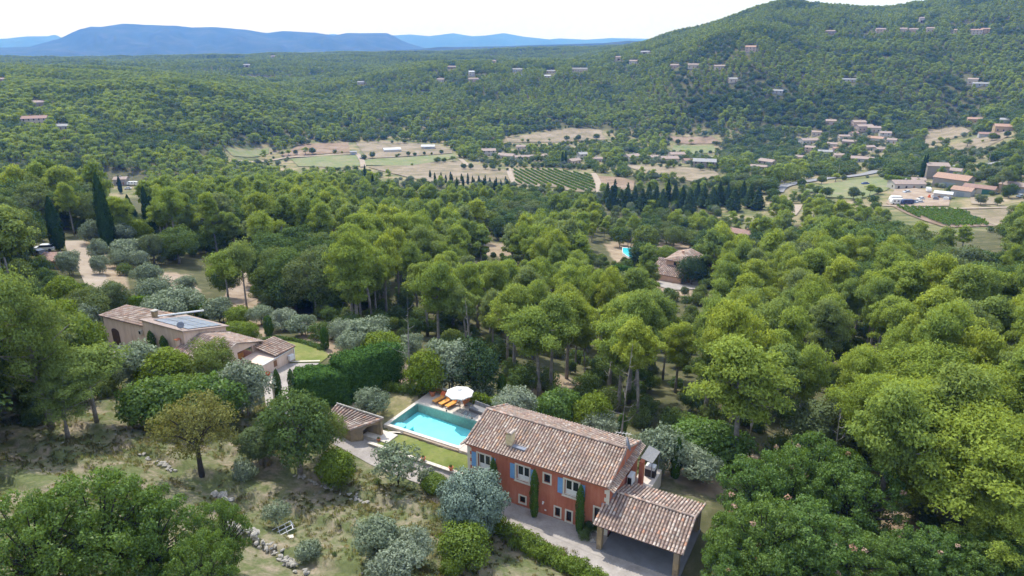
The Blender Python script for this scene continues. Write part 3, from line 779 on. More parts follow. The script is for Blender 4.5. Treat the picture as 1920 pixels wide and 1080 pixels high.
PR['oak_dot'] = [broad(s, h=8, w=9, nleaf=190, size=1.25, lod=2, npuf=8, prad=.26, base=.05) for s in (145, 146)]

KINDS = {  # proto -> (object name, category)
 'pine': ('pine_tree', 'pine'), 'pine_mid': ('pine_tree', 'pine'), 'pine_fg': ('pine_tree', 'pine'), 'pine_left': ('pine_tree', 'pine'), 'umbrella': ('umbrella_pine', 'pine'),
 'oak': ('oak_tree', 'oak'), 'oak_mid': ('oak_tree', 'oak'), 'oak_fg': ('oak_tree', 'oak'), 'holm': ('evergreen_oak', 'oak'),
 'olive': ('olive_tree', 'olive tree'), 'sparse_olive': ('olive_tree', 'olive tree'), 'shrub': ('garden_shrub', 'shrub'), 'laurel': ('laurel_bush', 'bush'), 'grey_shrub': ('grey_shrub', 'shrub'),
 'cedar': ('blue_cypress_tree', 'tree'), 'walnut': ('walnut_tree', 'tree'), 'fig': ('fig_tree', 'tree'), 'palm_green': ('leafy_garden_tree', 'tree'), 'plum': ('purple_plum_tree', 'tree'),
 'cypress': ('italian_cypress', 'cypress'), 'cypress_mid': ('italian_cypress', 'cypress'), 'slim': ('slim_cypress', 'cypress'), 'conifer_mid': ('dark_conifer', 'conifer')}
def plant(kind, x, y, z, h, w=None, label=None, group=None, rz=None, var=None, lean=None):
    ps = PR[kind]; p = ps[(random.randrange(len(ps)) if var is None else var % len(ps))]
    nm, cat = KINDS[kind]
    e = empty(nm, (x, y, z), random.random() * 6.28 if rz is None else rz, label, cat, group)
    sz = h / p.h; sw = (w / p.w) if w else sz
    e.scale = (sw, sw, sz)
    if lean: e.rotation_euler = (lean[0], lean[1], e.rotation_euler[2])
    link('crown', p.crown, e)
    if p.trunk: link('trunk', p.trunk, e)
    return e

# ------------------------------------------------------------------ places kept free of wild trees (photo pixels where open ground, houses or roads show)
CLEAR = [
 [(0,1080),(0,840),(200,760),(230,700),(150,640),(150,580),(200,560),(440,585),(560,590),(620,640),(760,640),(860,700),(1010,745),(1140,800),(1210,800),(1360,850),(1360,960),(1250,1080)],
 [(60,455),(120,440),(170,440),(215,480),(300,500),(370,480),(475,505),(478,585),(400,600),(190,580),(120,520),(60,500)],
 [(421,276),(504,276),(524,290),(566,271),(653,266),(723,264),(816,268),(850,283),(860,297),(940,316),(955,345),(760,342),(700,318),(560,318),(436,296)],
 [(945,256),(1068,239),(1145,243),(1150,262),(1057,270),(953,270)],
 [(1250,253),(1340,254),(1358,272),(1346,288),(1256,290)],
 [(955,315),(1040,316),(1120,326),(1192,338),(1188,366),(1110,366),(1040,352),(965,344)],
 [(1165,305),(1345,318),(1352,328),(1300,345),(1210,330)],
 [(1737,240),(1790,233),(1822,245),(1810,256),(1734,276)],[(1778,274),(1830,256),(1890,236),(1905,255),(1841,282),(1790,284)],
 [(1452,358),(1507,339),(1582,331),(1646,320),(1650,330),(1583,337),(1510,348),(1460,362)],
 [(1771,309),(1855,305),(1890,302),(1890,308),(1855,312),(1774,316)],
 [(1501,353),(1560,342),(1646,328),(1690,340),(1740,350),(1790,345),(1870,366),(1875,385),(1920,386),(1920,394),(1870,396),(1862,424),(1774,424),(1700,398),(1640,384),(1560,372)],
 [(1226,468),(1306,468),(1312,552),(1232,556)],[(1155,468),(1195,468),(1195,500),(1150,498)],
 [(905,452),(960,455),(958,482),(900,478)],[(1100,455),(1160,470),(1160,500),(1100,480)],
 [(210,330),(270,330),(270,362),(210,362)],[(1480,388),(1500,388),(1500,408),(1480,408)]]
NEARCLEAR = [([(65,352),(150,335),(165,312),(300,335),(312,450),(240,470),(60,480)], 172), ([(1128,328),(1440,322),(1440,392),(1128,392)], 395), ([(60,460),(170,440),(200,520),(150,560),(60,520)], 140)]
FARH = []   # filled by the far houses: (px,py,w_px,h_px)
def blocked(px, py):
    o = np.zeros(np.shape(px), bool)
    for pg in CLEAR: o |= in_poly(px, py, pg)
    return o

# ------------------------------------------------------------------ far houses: (px, py base centre, width m, depth m, wall height m, turn deg, wall, roof, kind, label)
FH = [
 (735,284,17,12,3.2,-6,'white','roof_white','arch','white arched farm shed in the middle of the stubble fields'),
 (663,290,6,4,3,0,'grey','roof_grey','gable','small grey hut where the farm tracks meet'),
 (681,299,5,4,2.2,10,'stone','roof_grey','gable','little stone hut beside the farm track bend'),
 (803,279,13,8,3,0,'white','roof_white','gable','long low white shed right of the arched shed'),
 (916,291,13,9,5,-8,'white','roof_pink','gable','white farmhouse with pink roof left of the vineyard trees'),
 (950,297,15,9,3.4,-15,'cream','roof_pink','gable','low cream house with pink roof above the vineyard'),
 (982,299,17,7,3,5,'cream','roof_pink','gable','long cream outbuilding beside the low cream house'),
 (976,280,9,7,3.5,0,'cream','roof_pink','gable','small cream house behind the long outbuilding'),
 (1075,306,11,8,3,30,'cream','roof_pink','gable','low cream house behind the slim vineyard cypresses'),
 (1092,298,8,8,5,20,'white','roof_grey','gable','white two storey house beside the vineyard cypresses'),
 (1184,302,13,9,5,25,'white','roof_pink','gable','white house with pink roof between round oaks'),
 (1254,305,14,9,4.2,20,'cream','roof_pink','gable','cream villa with low front wing left of the stone farmhouse'),
 (1268,299,13,9,5.4,20,'cream','roof_pink','gable','taller rear block of the cream villa'),
 (1320,313,17,10,5,-4,'stone','roof_grey','gable','stone farmhouse with grey pink roof standing by itself'),
 (1438,313,13,9,5.5,-30,'stone','roof_pink','gable','buff gabled stone house at the road woods'),
 (1420,317,14,6,2.8,-8,'stone','roof_pink','gable','low outbuilding left of the buff gabled house'),
 (1516,268,18,10,3.5,5,'white','roof_pink','gable','white villa with pink hipped roof at village edge'),
 (1518,285,9,8,5,-10,'pink','roof_pink','gable','narrow pink house below the white villa'),
 (1546,289,12,7,3,-20,'grey','roof_grey','gable','grey roofed low house under the village oaks'),
 (1572,296,8,7,3,0,'cream','roof_pink','gable','small cream house by the yellow green garden tree'),
 (1581,262,10,7,4,0,'cream','roof_pink','gable','cream cottage in the middle of the village gardens'),
 (1608,236,13,9,4.5,8,'pink','roof_pink','gable','pink village house topmost of the stepped terrace'),
 (1619,244,16,9,4.5,8,'pink','roof_pink','gable','long pink village house below the topmost one'),
 (1637,246,12,8,4,0,'cream','roof_pink','gable','cream village house with dark doorways'),
 (1592,271,12,8,3.5,0,'stone','roof_pink','gable','stone coloured village bungalow among cypresses'),
 (1641,266,14,9,4,-25,'white','roof_orange','gable','white village house with bright orange roof'),
 (1658,258,10,8,5,0,'white','roof_pink','gable','white cubic house behind the orange roof'),
 (1616,303,16,8,3,15,'grey','roof_pink','gable','greyish house hidden in trees above the main road'),
 (1557,233,10,8,4,0,'pink','roof_pink','gable','pink house uphill from the village alone in oaks'),
 (1827,229,13,8,3.5,0,'ochre','roof_orange','gable','long ochre farmhouse at the forest edge'),
 (1884,246,17,10,4.6,15,'ochre','roof_orange','gable','big ochre farmhouse above the tan paddocks'),
 (1889,230,12,7,3,5,'grey','roof_grey','gable','grey roofed barn behind the big ochre farmhouse'),
 (1852,256,14,7,2.6,-4,'grey','roof_brown','gable','dark open shed at the corner of the paddock'),
 (1751,333,12,9,8,10,'stone','roof_pink','gable','tall stone tower house left of the barns'),
 (1787,330,8,7,4,-20,'grey','roof_pink','gable','small grey house with pink roof behind the barns'),
 (1786,349,17,12,5,-28,'stone','roof_orange','gable','large barn with broad orange roof'),
 (1804,367,9,8,3.6,-24,'grey','roof_orange','gable','small annex with orange roof below the large barn'),
 (1836,362,14,7,3.4,-22,'cream','roof_brown','green','cream barn wing with green sliding door'),
 (1698,352,17,9,3.2,20,'white','roof_pink','gable','white bungalow with pink roof above the camper vans'),
 (1767,371,8,4,2.6,-12,'white','roof_white','flat','white lean to shed in the cluttered yard'),
 (1912,360,17,8,3.6,-28,'ochre','roof_pink','gable','long ochre house at the right edge beyond the barns'),
 (884,141,12,9,6,5,'white','roof_white','gable','tall white house on the wooded middle hill'),
 (887,152,22,8,4,5,'pink','roof_pink','gable','wide pinkish house below the tall white house'),
 (827,153,16,8,4,-5,'white','roof_pink','gable','white villa on the left shoulder of the middle hill'),
 (848,129,20,8,4,0,'stone','roof_pink','gable','stone house above the white shoulder villa'),
 (677,158,14,8,4,-10,'white','roof_grey','gable','white house nearly hidden in the slope woods'),
 (927,120,8,8,6,0,'cream','roof_pink','gable','small cream tower house on the middle skyline woods'),
 (970,134,22,9,4,-5,'grey','roof_grey','gable','grey villa at the left end of the terraced estate'),
 (1033,137,20,8,4,0,'cream','roof_grey','flat','cream villa in the middle of the terraced estate'),
 (1087,134,34,9,5,-3,'cream','roof_grey','flat','long cream block at the right end of the terraced estate'),
 (1027,145,14,7,3,0,'white','roof_white','gable','white pool house below the terraced estate'),
 (1158,113,14,10,6,10,'cream','roof_pink','gable','cream villa left of the white hillside villa'),
 (1188,119,18,10,4.5,-5,'white','roof_pink','gable','white hillside villa with long terrace'),
 (1210,101,22,9,4,0,'white','roof_grey','gable','white villa highest on the middle slope'),
 (722,95,22,12,6,0,'pink','roof_pink','gable','pink house on the far skyline left of the ridge trees'),
 (807,97,24,10,6,0,'cream','roof_orange','gable','cream house with orange roof on the far skyline'),
 (822,98,20,10,6,0,'white','roof_orange','gable','white house beside the orange roofed skyline house'),
 (1265,127,16,9,4,0,'pink','roof_pink','gable','pink house leftmost at the foot of the big hill'),
 (1300,127,20,9,4.5,0,'cream','roof_pink','gable','cream house second at the foot of the big hill'),
 (1348,129,22,9,4,8,'cream','roof_pink','gable','cream house with stepped terraces at the hill foot'),
 (1407,96,18,12,6,-5,'pink','roof_orange','gable','big villa with orange roof alone on the hillside'),
 (1373,153,14,9,4,0,'cream','roof_grey','gable','cream house below the hill foot row'),
 (1457,174,18,8,3,8,'grey','roof_grey','gable','grey roofed house low on the hill flank'),
 (1557,63,18,8,4,0,'stone','roof_pink','gable','stone house at the left end of the hilltop hamlet'),
 (1650,62,18,9,6,8,'pink','roof_pink','gable','pink gabled house at the hilltop hamlet'),
 (1693,60,14,9,5,0,'cream','roof_pink','gable','cream house right of the pink gabled house'),
 (1712,61,16,9,5,0,'ochre','roof_pink','gable','ochre house in the middle of the hilltop hamlet'),
 (1743,59,14,9,5,-5,'cream','roof_pink','gable','cream villa with columns in the hilltop hamlet'),
 (1787,64,10,8,6,0,'cream','roof_pink','gable','small cream house towards the right of the hamlet'),
 (1827,64,24,9,6,0,'cream','roof_orange','gable','long cream hotel like house of the hamlet'),
 (1846,62,14,8,6,0,'ochre','roof_orange','gable','ochre wing at the right end of the long house'),
 (1727,42,9,8,7,0,'cream','roof_pink','gable','cream house high above the hilltop hamlet'),
 (1593,153,24,8,3,0,'grey','roof_grey','flat','grey flat house half hidden on the lower hill'),
 (1823,156,14,9,5,0,'cream','roof_pink','gable','cream house above the grey roofs of the right slope'),
 (1840,161,24,8,3,0,'grey','roof_grey','gable','long grey roofed house of the right slope'),
 (75,199,12,9,4,-8,'stone','roof_pink','gable','stone house upper one on the left wooded hill'),
 (68,232,18,11,5,15,'cream','roof_brown','gable','big cream house with brown roof on the left hill'),
 (118,242,12,8,3,-10,'white','roof_grey','gable','white garage house right of the big left hill house'),
 (463,125,20,10,5,0,'white','roof_grey','gable','white house in the far left woods below the blue mountain'),
 (512,108,18,9,5,0,'cream','roof_pink','gable','cream house on the far left skyline woods'),
 (1530,253,9,7,3.5,20,'cream','roof_pink','gable','little cream house left of the village cottages'),
 (1560,275,9,7,3.2,-15,'white','roof_pink','gable','small white house in the thick of the village trees'),
 (1600,255,8,6,3.5,30,'cream','roof_brown','gable','tiny cream house under the stepped village terrace'),
 (1628,281,9,7,3.2,10,'stone','roof_pink','gable','small stone house below the orange roofed village house'),
 (1500,300,8,7,3.4,-20,'cream','roof_pink','gable','little cream house right of the buff gabled house'),
 (1568,283,7,6,3,0,'pink','roof_orange','gable','little pink house with orange roof amid the village'),
 (1650,285,10,7,3.2,15,'cream','roof_pink','gable','cream house at the right rim of the village'),
 (1672,268,8,7,3.4,-10,'white','roof_pink','gable','small white house right of the white cubic house'),
 (1720,345,7,6,3,0,'stone','roof_pink','gable','low stone outhouse right of the white bungalow'),
 (1016,297,9,7,3.2,15,'cream','roof_pink','gable','little cream house between valley oaks left of the cypresses'),
 (1120,303,8,6,3.2,-12,'white','roof_pink','gable','little white house right of the slim valley cypresses'),
 (1225,300,8,7,3.4,10,'white','roof_pink','gable','small white house left of the cream villa'),
 (1290,306,8,7,3,0,'stone','roof_brown','gable','small stone shed house between villa and stone farmhouse'),
 (5,154,12,9,4,0,'pink','roof_pink','gable','pink house at the left edge of the hill crest'),
 (1388,446,10,7,3,-28,'ochre','roof_brown','gable','ochre house with brown tiled roof deep in the oaks'),
 (229,345,8,7,4,-10,'stone','roof_pink','gable','small stone house behind the tall left cypresses'),
 (104,500,5.5,4,2.0,-20,'ochre','roof_brown','flat','low ochre shed below the parked white car'),
]
winmat = M['glass']
def gable_roof(w, d, h, pitch, over=.4, th=.18):
    mb = MB(); rise = (d / 2 + over) * pitch
    for s in (-1, 1):
        y0, y1 = s * (d / 2 + over), 0
        a = (-w / 2 - over, y0, h - over * pitch); b = (w / 2 + over, y0, h - over * pitch); c = (w / 2 + over, y1, h + rise - over * pitch); e = (-w / 2 - over, y1, h + rise - over * pitch)
        vs = [a, b, c, e] + [(p[0], p[1], p[2] + th) for p in (a, b, c, e)]
        fs = [(0,3,2,1),(4,5,6,7),(0,1,5,4),(1,2,6,5),(2,3,7,6),(3,0,4,7)]
        if s > 0: fs = [f[::-1] for f in fs]
        mb.add(vs, fs)
    return mb
def far_house(px, py, w, d, h, rot, wall, roof, kind, label):
    p = at(px, py); rg = random.Random(px * 7 + py)
    dist = math.hypot(p[0], p[1]); ang = math.atan2(-p[0], p[1])
    nm = 'farm_shed' if ('shed' in label or 'hut' in label or 'barn' in label) else 'house'
    if dist > 850: w *= .72; d *= .8; h *= .95
    e = empty(nm, (p[0], p[1], p[2] - .3), ang * .7 + R(rot) + (R(rg.uniform(-22, 22)) if dist > 560 else 0), label, 'barn' if 'barn' in label else ('shed' if nm == 'farm_shed' else 'house'))
    wm = WALLS[wall]
    if kind == 'arch':
        mb = MB(); pr = [(math.cos(t) * d / 2, math.sin(t) * (h * .45) + h * .75) for t in np.linspace(0, math.pi, 11)]
        vs = [(-w / 2, y, z) for y, z in pr] + [(w / 2, y, z) for y, z in pr]; n_ = len(pr)
        mb.add(vs, [(i, i + 1, n_ + i + 1, n_ + i) for i in range(n_ - 1)]); mb.build('roof', M[roof], e)
        mb = MB(); mb.box(-w / 2 + .1, w / 2 - .1, -d / 2 + .1, d / 2 - .1, 0, h * .76)
        mb.add([(-w / 2 + .05, y * .98, z - .05) for y, z in pr], [tuple(range(n_))]); mb.add([(w / 2 - .05, y * .98, z - .05) for y, z in pr], [tuple(range(n_))[::-1]])
        mb.build('wall', wm, e)
    else:
        pitch = .33; mb = MB(); mb.box(-w / 2, w / 2, -d / 2, d / 2, -1.5, h)
        if kind != 'flat':
            g = d / 2 * pitch
            for sx in (-1, 1):
                mb.add([(sx * w / 2, -d / 2, h), (sx * w / 2, d / 2, h), (sx * w / 2, 0, h + g)], [(0, 1, 2) if sx > 0 else (2, 1, 0)])
        mb.build('wall', wm, e)
        if kind == 'flat':
            mb = MB(); vs = [(-w / 2 - .3, -d / 2 - .3, h + .02), (w / 2 + .3, -d / 2 - .3, h + .02), (w / 2 + .3, d / 2 + .3, h + .7), (-w / 2 - .3, d / 2 + .3, h + .7)]
            vs += [(a, b, c + .2) for a, b, c in vs]; mb.add(vs, [(0,3,2,1),(4,5,6,7),(0,1,5,4),(1,2,6,5),(2,3,7,6),(3,0,4,7)]); mb.build('roof', M[roof], e)
        else: gable_roof(w, d, h + .04, pitch).build('roof', M[roof], e)
        if nm == 'house':
            c = MB(); cx = rg.uniform(-.3, .3) * w; c.box(cx - .35, cx + .35, -.3, .3, h + d * .1, h + d / 2 * pitch + 1.0); c.build('chimney', wm, e)
    # openings on the faces the photograph looks at
    wnd = MB(); wnd.box(-.5, .5, -.04, .04, -.65, .65); wme = wnd.me('window', winmat)
    shm = MB(); shm.box(-.22, .22, -.04, .04, -.68, .68)
    fl = [1.5] if h < 5 else [1.5, 4.2]
    k = max(2, int(w / 3.6))
    if dist < 1300 and kind != 'arch' and nm == 'house':
        for zf in fl:
            if zf + .7 > h: continue
            for i in range(k):
                x = -w / 2 + w * (i + .5) / k
                if zf == fl[0] and i == k // 2:
                    dm = MB(); dm.box(x - .5, x + .5, -d / 2 - .05, -d / 2 + .02, 0, 2.1); dm.build('door', M['wood'], e); continue
                link('window', wme, e, (x, -d / 2 - .02, zf))
        for sx in (-1, 1): link('window', wme, e, (sx * (w / 2 + .02), -d * .18, fl[-1] if fl[-1] + .7 < h else 1.5), (0, 0, R(90)))
    elif kind == 'green':
        dm = MB(); dm.box(w * .12, w * .42, -d / 2 - .08, -d / 2 + .02, 0, 3.0); dm.build('door', M['door_green'], e)
        dm = MB(); dm.box(-w * .4, -w * .15, -d / 2 - .08, -d / 2 + .02, 0, 2.8); dm.build('door', M['zinc'], e)
    elif kind != 'arch':
        dm = MB(); dm.box(-w * .2, w * .2, -d / 2 - .06, -d / 2 + .02, 0, min(h * .75, 3)); dm.build('door', M['door_grey'] if nm != 'house' else M['wood_d'], e)
    else:
        dm = MB(); dm.box(w / 2 - .12, w / 2 + .02, -1.6, 1.6, 0, 2.6); dm.build('door', M['door_grey'], e)
    ppm = FPX / max(dist, 1)
    FARH.append((px, py, w * ppm / 2 + 1.0, (h + 1.5) * ppm))
for t in FH: far_house(*t)

# ------------------------------------------------------------------ the wild woods
BRIGHT = [[(700,470),(820,440),(1000,480),(1110,520),(1300,560),(1480,560),(1640,610),(1920,640),(1920,900),(1600,860),(1350,820),(1150,790),(1000,740),(880,690),(870,620),(740,600),(640,560)]]
OAKY = [[(1440,470),(1920,560),(1920,650),(1720,640),(1560,560),(1400,500)],[(1000,380),(1300,400),(1440,440),(1400,500),(1200,490),(1050,470),(940,470),(860,440),(760,400)],
        [(560,460),(700,480),(700,640),(560,600)],[(1000,300),(1920,300),(1920,380),(1450,400),(1000,380)],[(1280,180),(1920,190),(1920,330),(1350,330)],[(300,400),(560,420),(600,600),(480,580),(330,480)],[(0,400),(100,420),(130,560),(0,520)]]
def pick_kind(px, py, x, y):
    nz = vnoise(x / 28, y / 28, 21) + .5 * vnoise(x / 9, y / 9, 22)
    p_oak = np.full(px.shape, .38)
    for pg in OAKY: p_oak = np.where(in_poly(px, py, pg), .72, p_oak)
    for pg in BRIGHT: p_oak = np.where(in_poly(px, py, pg), .07, p_oak)
    return (nz + .5 < p_oak * 1.05)
def wild(r0, r1, sp, hmin, hmax):
    a = R(50); xs = []
    g = np.arange(-r1, r1, sp)
    X, Y = np.meshgrid(g, g[g > -20]); X, Y = X.ravel(), Y.ravel()
    r = np.hypot(X, Y); k = (r > r0) & (r < r1) & (np.abs(np.arctan2(X, Y)) < (a if r1 < 300 else R(43))); X, Y = X[k], Y[k]
    X = X + (RNG.random(len(X)) - .5) * sp * .95; Y = Y + (RNG.random(len(X)) - .5) * sp * .95
    Z = H(X, Y); px, py, d = proj(X, Y, Z)
    h = hmin + (hmax - hmin) * np.clip(RNG.random(len(X)) * .7 + .3 * (vnoise(X / 35, Y / 35, 31) + .5), 0, 1)
    _, pt, _ = proj(X, Y, Z + h)
    wpx = FPX * 3.0 / d
    bad = np.zeros(len(X), bool)
    for f in (0, .35, .7, 1.0):
        yy = py + (pt - py) * f * .96
        bad |= blocked(px, yy) | blocked(px - wpx * .7, yy) | blocked(px + wpx * .7, yy)
        for (hx, hy, hw, hh) in FARH:
            bad |= (np.abs(px - hx) < hw + wpx * .3) & (yy > hy - hh) & (yy < hy - hh * .2)
    # never inside a house
    lx, ly = to_local(X, Y)
    bad |= (lx > -24) & (lx < 24) & (ly > -20) & (ly < 17)
    for pg, dm in NEARCLEAR:
        for f in (.0, .35, .7, 1.0): bad |= (d < dm) & (in_poly(px, py + (pt - py) * f, pg) | in_poly(px - wpx * .5, py + (pt - py) * f, pg) | in_poly(px + wpx * .5, py + (pt - py) * f, pg))
    gapn = vnoise(X / 60, Y / 60, 71) + .5 * vnoise(X / 22, Y / 22, 72)
    bad |= (r0 > 400) & (gapn > .44) & (RNG.random(len(X)) < .75)
    k = ~bad & (pt < 1150) & (px > -260) & (px < 2180)
    return X[k], Y[k], Z[k], h[k], px[k], py[k], pt[k], d[k]
bands = [(62, 250, 6.9, 10, 18.5), (250, 470, 7.0, 7.5, 14.5), (470, 900, 6.0, 5.2, 11), (900, 1500, 6.2, 5, 8.5), (1500, 3400, 8.6, 5.5, 8.5)]
ALL = [wild(*b) for b in bands]
X, Y, Z, HH, PX, PY, PT, DD = (np.concatenate([a[i] for a in ALL]) for i in range(8))
isoak = pick_kind(PX, PY, X, Y)
HH = np.where(isoak, HH * .72, HH)
# thin the valley floor gardens
vil = (DD > 420) & (DD < 860) & (Z < -44)
keep = ~(vil & (RNG.random(len(X)) < .45)) & ~((DD > 240) & (PY > 300) & (PY < 400) & (PX > 1480) & (RNG.random(len(X)) < .35))
X, Y, Z, HH, PX, PY, PT, DD, isoak = (a[keep] for a in (X, Y, Z, HH, PX, PY, PT, DD, isoak))
SIZE = HH / DD * np.where((PX > -20) & (PX < 1940) & (PT < 1080), 1, .001)
def rank300(mask, n_):
    idx = np.where(mask)[0]; return set(idx[np.argsort(-SIZE[idx])][:n_].tolist())
ind = rank300(isoak, 235) | rank300(~isoak, 275)
MARKS = [(300,300,'on the far left hillside'),(120,420,'among the tall left cypresses'),(560,400,'above the left olive groves'),(500,520,'beyond the pink house garden'),
 (700,430,'in the middle wood left of the clearing'),(700,560,'behind the grey olive row'),(850,520,'in the bright pine stand above the pool'),(860,640,'just behind the pool garden'),
 (1000,620,'at the wood edge behind the parasol'),(1000,430,'in the dark wood below the vineyard'),(1180,440,'around the small far pool'),(1180,600,'between red house and orange villa'),
 (1290,500,'around the orange villa'),(1180,720,'behind the red roofed house'),(1350,640,'in the bright stand behind the carport'),(1420,760,'in the trunk wood behind the fig tree'),
 (1400,470,'near the ochre house in the oaks'),(1560,460,'below the cluttered farmyard'),(1560,560,'on the dark slope at right'),(1600,680,'in the golden green stand at right'),
 (1780,500,'at the right edge woods'),(1780,620,'above the big right pines'),(1750,760,'among the big right pines'),(1850,900,'in the lower right corner'),(1500,900,'beyond the foreground oaks'),(950,350,'beside the vineyard')]
SZ = ['tall', 'big', 'middling', 'small']
def where(px, py):
    return min(MARKS, key=lambda m: (m[0] - px) ** 2 + ((m[1] - py) * 1.6) ** 2)[2]
ORD = 'first second third fourth fifth sixth seventh eighth ninth tenth eleventh twelfth thirteenth fourteenth fifteenth sixteenth seventeenth eighteenth nineteenth'.split()
TENS = {2: 'twenty', 3: 'thirty', 4: 'forty', 5: 'fifty', 6: 'sixty', 7: 'seventy', 8: 'eighty', 9: 'ninety'}
def ordinal(n_):
    if n_ <= 19: return ORD[n_ - 1]
    a, b = divmod(n_, 10)
    return TENS[a][:-1] + 'ieth' if b == 0 else TENS[a] + '-' + ORD[b - 1]
fam = {}
for i in ind:
    fam.setdefault((bool(isoak[i]), where(float(PX[i]), float(PT[i]))), []).append(i)
for (oak_, ph), lst in sorted(fam.items(), key=lambda q: (q[0][0], q[0][1])):
    lst.sort(key=lambda i: PX[i])
    for n_, i in enumerate(lst):
        k = ('oak' if DD[i] < 190 else 'oak_mid') if oak_ else ('pine' if DD[i] < 190 else 'pine_mid')
        wv_ = float(HH[i]) * (random.uniform(.78, 1.05) if oak_ else random.uniform(.42, .58))
        cen = 'rounded green oak ' if oak_ else ('tall bright pine ' if HH[i] > 12.5 else 'bright pine ')
        tail = (', ' + ordinal(n_ + 1) + ' from the left') if len(lst) > 1 else ''
        plant(k, float(X[i]), float(Y[i]), float(Z[i]) - .1, float(HH[i]), wv_, cen + ph + tail, ('oaks ' if oak_ else 'pines ') + ph)
# the rest: four masses
def scatter_mesh(name, pos, scl, rot, idx, protos, kind='stuff', label=None, cat=None):
    """one object whose points carry leaf and trunk meshes through a geometry node tree"""
    me = bpy.data.meshes.new(name); n_ = len(pos)
    me.vertices.add(n_); me.vertices.foreach_set('co', np.asarray(pos, np.float32).ravel())
    a = me.attributes.new('scl', 'FLOAT_VECTOR', 'POINT'); a.data.foreach_set('vector', np.asarray(scl, np.float32).ravel())
    a = me.attributes.new('rot', 'FLOAT_VECTOR', 'POINT'); a.data.foreach_set('vector', np.asarray(rot, np.float32).ravel())
    a = me.attributes.new('pick', 'INT', 'POINT'); a.data.foreach_set('value', np.asarray(idx, np.int32))
    o = link(name, me)
    pc = bpy.data.collections.new(name + '_kinds')
    for i, p in enumerate(protos):
        po = bpy.data.objects.new('%s_kind_%03d' % (name, i), p); pc.objects.link(po)
    ng = bpy.data.node_groups.new(name + '_nodes', 'GeometryNodeTree')
    ng.interface.new_socket('Geometry', in_out='INPUT', socket_type='NodeSocketGeometry')
    ng.interface.new_socket('Geometry', in_out='OUTPUT', socket_type='NodeSocketGeometry')
    gi = ng.nodes.new('NodeGroupInput'); go = ng.nodes.new('NodeGroupOutput')
    ip = ng.nodes.new('GeometryNodeInstanceOnPoints'); ci = ng.nodes.new('GeometryNodeCollectionInfo')
    ci.inputs['Collection'].default_value = pc; ci.inputs['Separate Children'].default_value = True; ci.inputs['Reset Children'].default_value = True
    ip.inputs['Pick Instance'].default_value = True
    def attr(nm_, ty):
        q = ng.nodes.new('GeometryNodeInputNamedAttribute'); q.data_type = ty; q.inputs[0].default_value = nm_; return q.outputs[0]
    ng.links.new(gi.outputs[0], ip.inputs['Points']); ng.links.new(ci.outputs[0], ip.inputs['Instance'])
    ng.links.new(attr('pick', 'INT'), ip.inputs['Instance Index']); ng.links.new(attr('rot', 'FLOAT_VECTOR'), ip.inputs['Rotation'])
    ng.links.new(attr('scl', 'FLOAT_VECTOR'), ip.inputs['Scale']); ng.links.new(ip.outputs[0], go.inputs[0])
    md = o.modifiers.new('scatter', 'NODES'); md.node_group = ng
    return tag(o, label, cat, None, kind)
rest = np.array([i for i in range(len(X)) if i not in ind])
def lodk(i):
    d = DD[i]; o = isoak[i]
    if d < 190: return 'oak' if o else 'pine'
    if d < 430: return 'oak_mid' if o else 'pine_mid'
    if d < 950: return 'oak_far' if o else 'pine_far'
    return 'oak_dot' if o else 'pine_dot'
for oak_, name, label in ((True, 'oak_forest', 'dark green oak woods covering the slopes and far hills'), (False, 'pine_forest', 'green pine forest covering the valley sides and far hills')):
    ids = rest[isoak[rest] == oak_]
    ks = [k for k in PR if k in (('oak', 'oak_mid', 'oak_far', 'oak_dot') if oak_ else ('pine', 'pine_mid', 'pine_far', 'pine_dot'))]
    protos = []; off = {}
    for k in ks: off[k] = len(protos); protos += [p.joined for p in PR[k]]
    pos, scl, rot, idx = [], [], [], []
    for i in ids:
        k = lodk(i); v = random.randrange(len(PR[k])); p = PR[k][v]; sz = HH[i] / p.h
        sw = HH[i] * random.uniform(.85, 1.1) * (1.05 if oak_ else .56 if DD[i] < 430 else .66) / p.w
        if DD[i] > 470: sw *= 1.2
        pos.append((X[i], Y[i], Z[i] - .3)); scl.append((sw, sw, sz)); rot.append((0, 0, random.random() * 6.283)); idx.append(off[k] + v)
    scatter_mesh(name, pos, scl, rot, idx, protos, label=label, cat='forest')
# understorey bushes in the near and middle woods
def understorey():
    g = np.arange(-230, 230, 2.6); U, W = np.meshgrid(g, g[g > 0]); U, W = U.ravel(), W.ravel()
    U = U + RNG.random(len(U)) * 2.4; W = W + RNG.random(len(U)) * 2.4
    r = np.hypot(U, W); lx, ly = to_local(U, W); z = H(U, W); px, py, d = proj(U, W, z)
    k = (r > 62) & (r < 235) & (np.abs(np.arctan2(U, W)) < R(48)) & ~blocked(px, py) & ~((lx > -26) & (lx < 24) & (ly > -22) & (ly < 15)) & (RNG.random(len(U)) < np.where(in_poly(px, py, BRIGHT[0]), .28, .5))
    U, W, z, d = U[k], W[k], z[k], d[k]
    pr = [p.joined for p in PR['shrub']] + [p.joined for p in PR['oak_mid']]
    idx = np.where(RNG.random(len(U)) < .6, RNG.integers(0, 2, len(U)), 2 + RNG.integers(0, 3, len(U)))
    s = np.where(idx < 2, .6 + .7 * RNG.random(len(U)), .22 + .25 * RNG.random(len(U)))
    scatter_mesh('woodland_undergrowth', np.stack([U, W, z - .1], 1), np.stack([s] * 3, 1), np.stack([s * 0, s * 0, RNG.random(len(U)) * 6.28], 1), idx, pr, label='low bushes filling the floor of the woods', cat='undergrowth')
understorey()

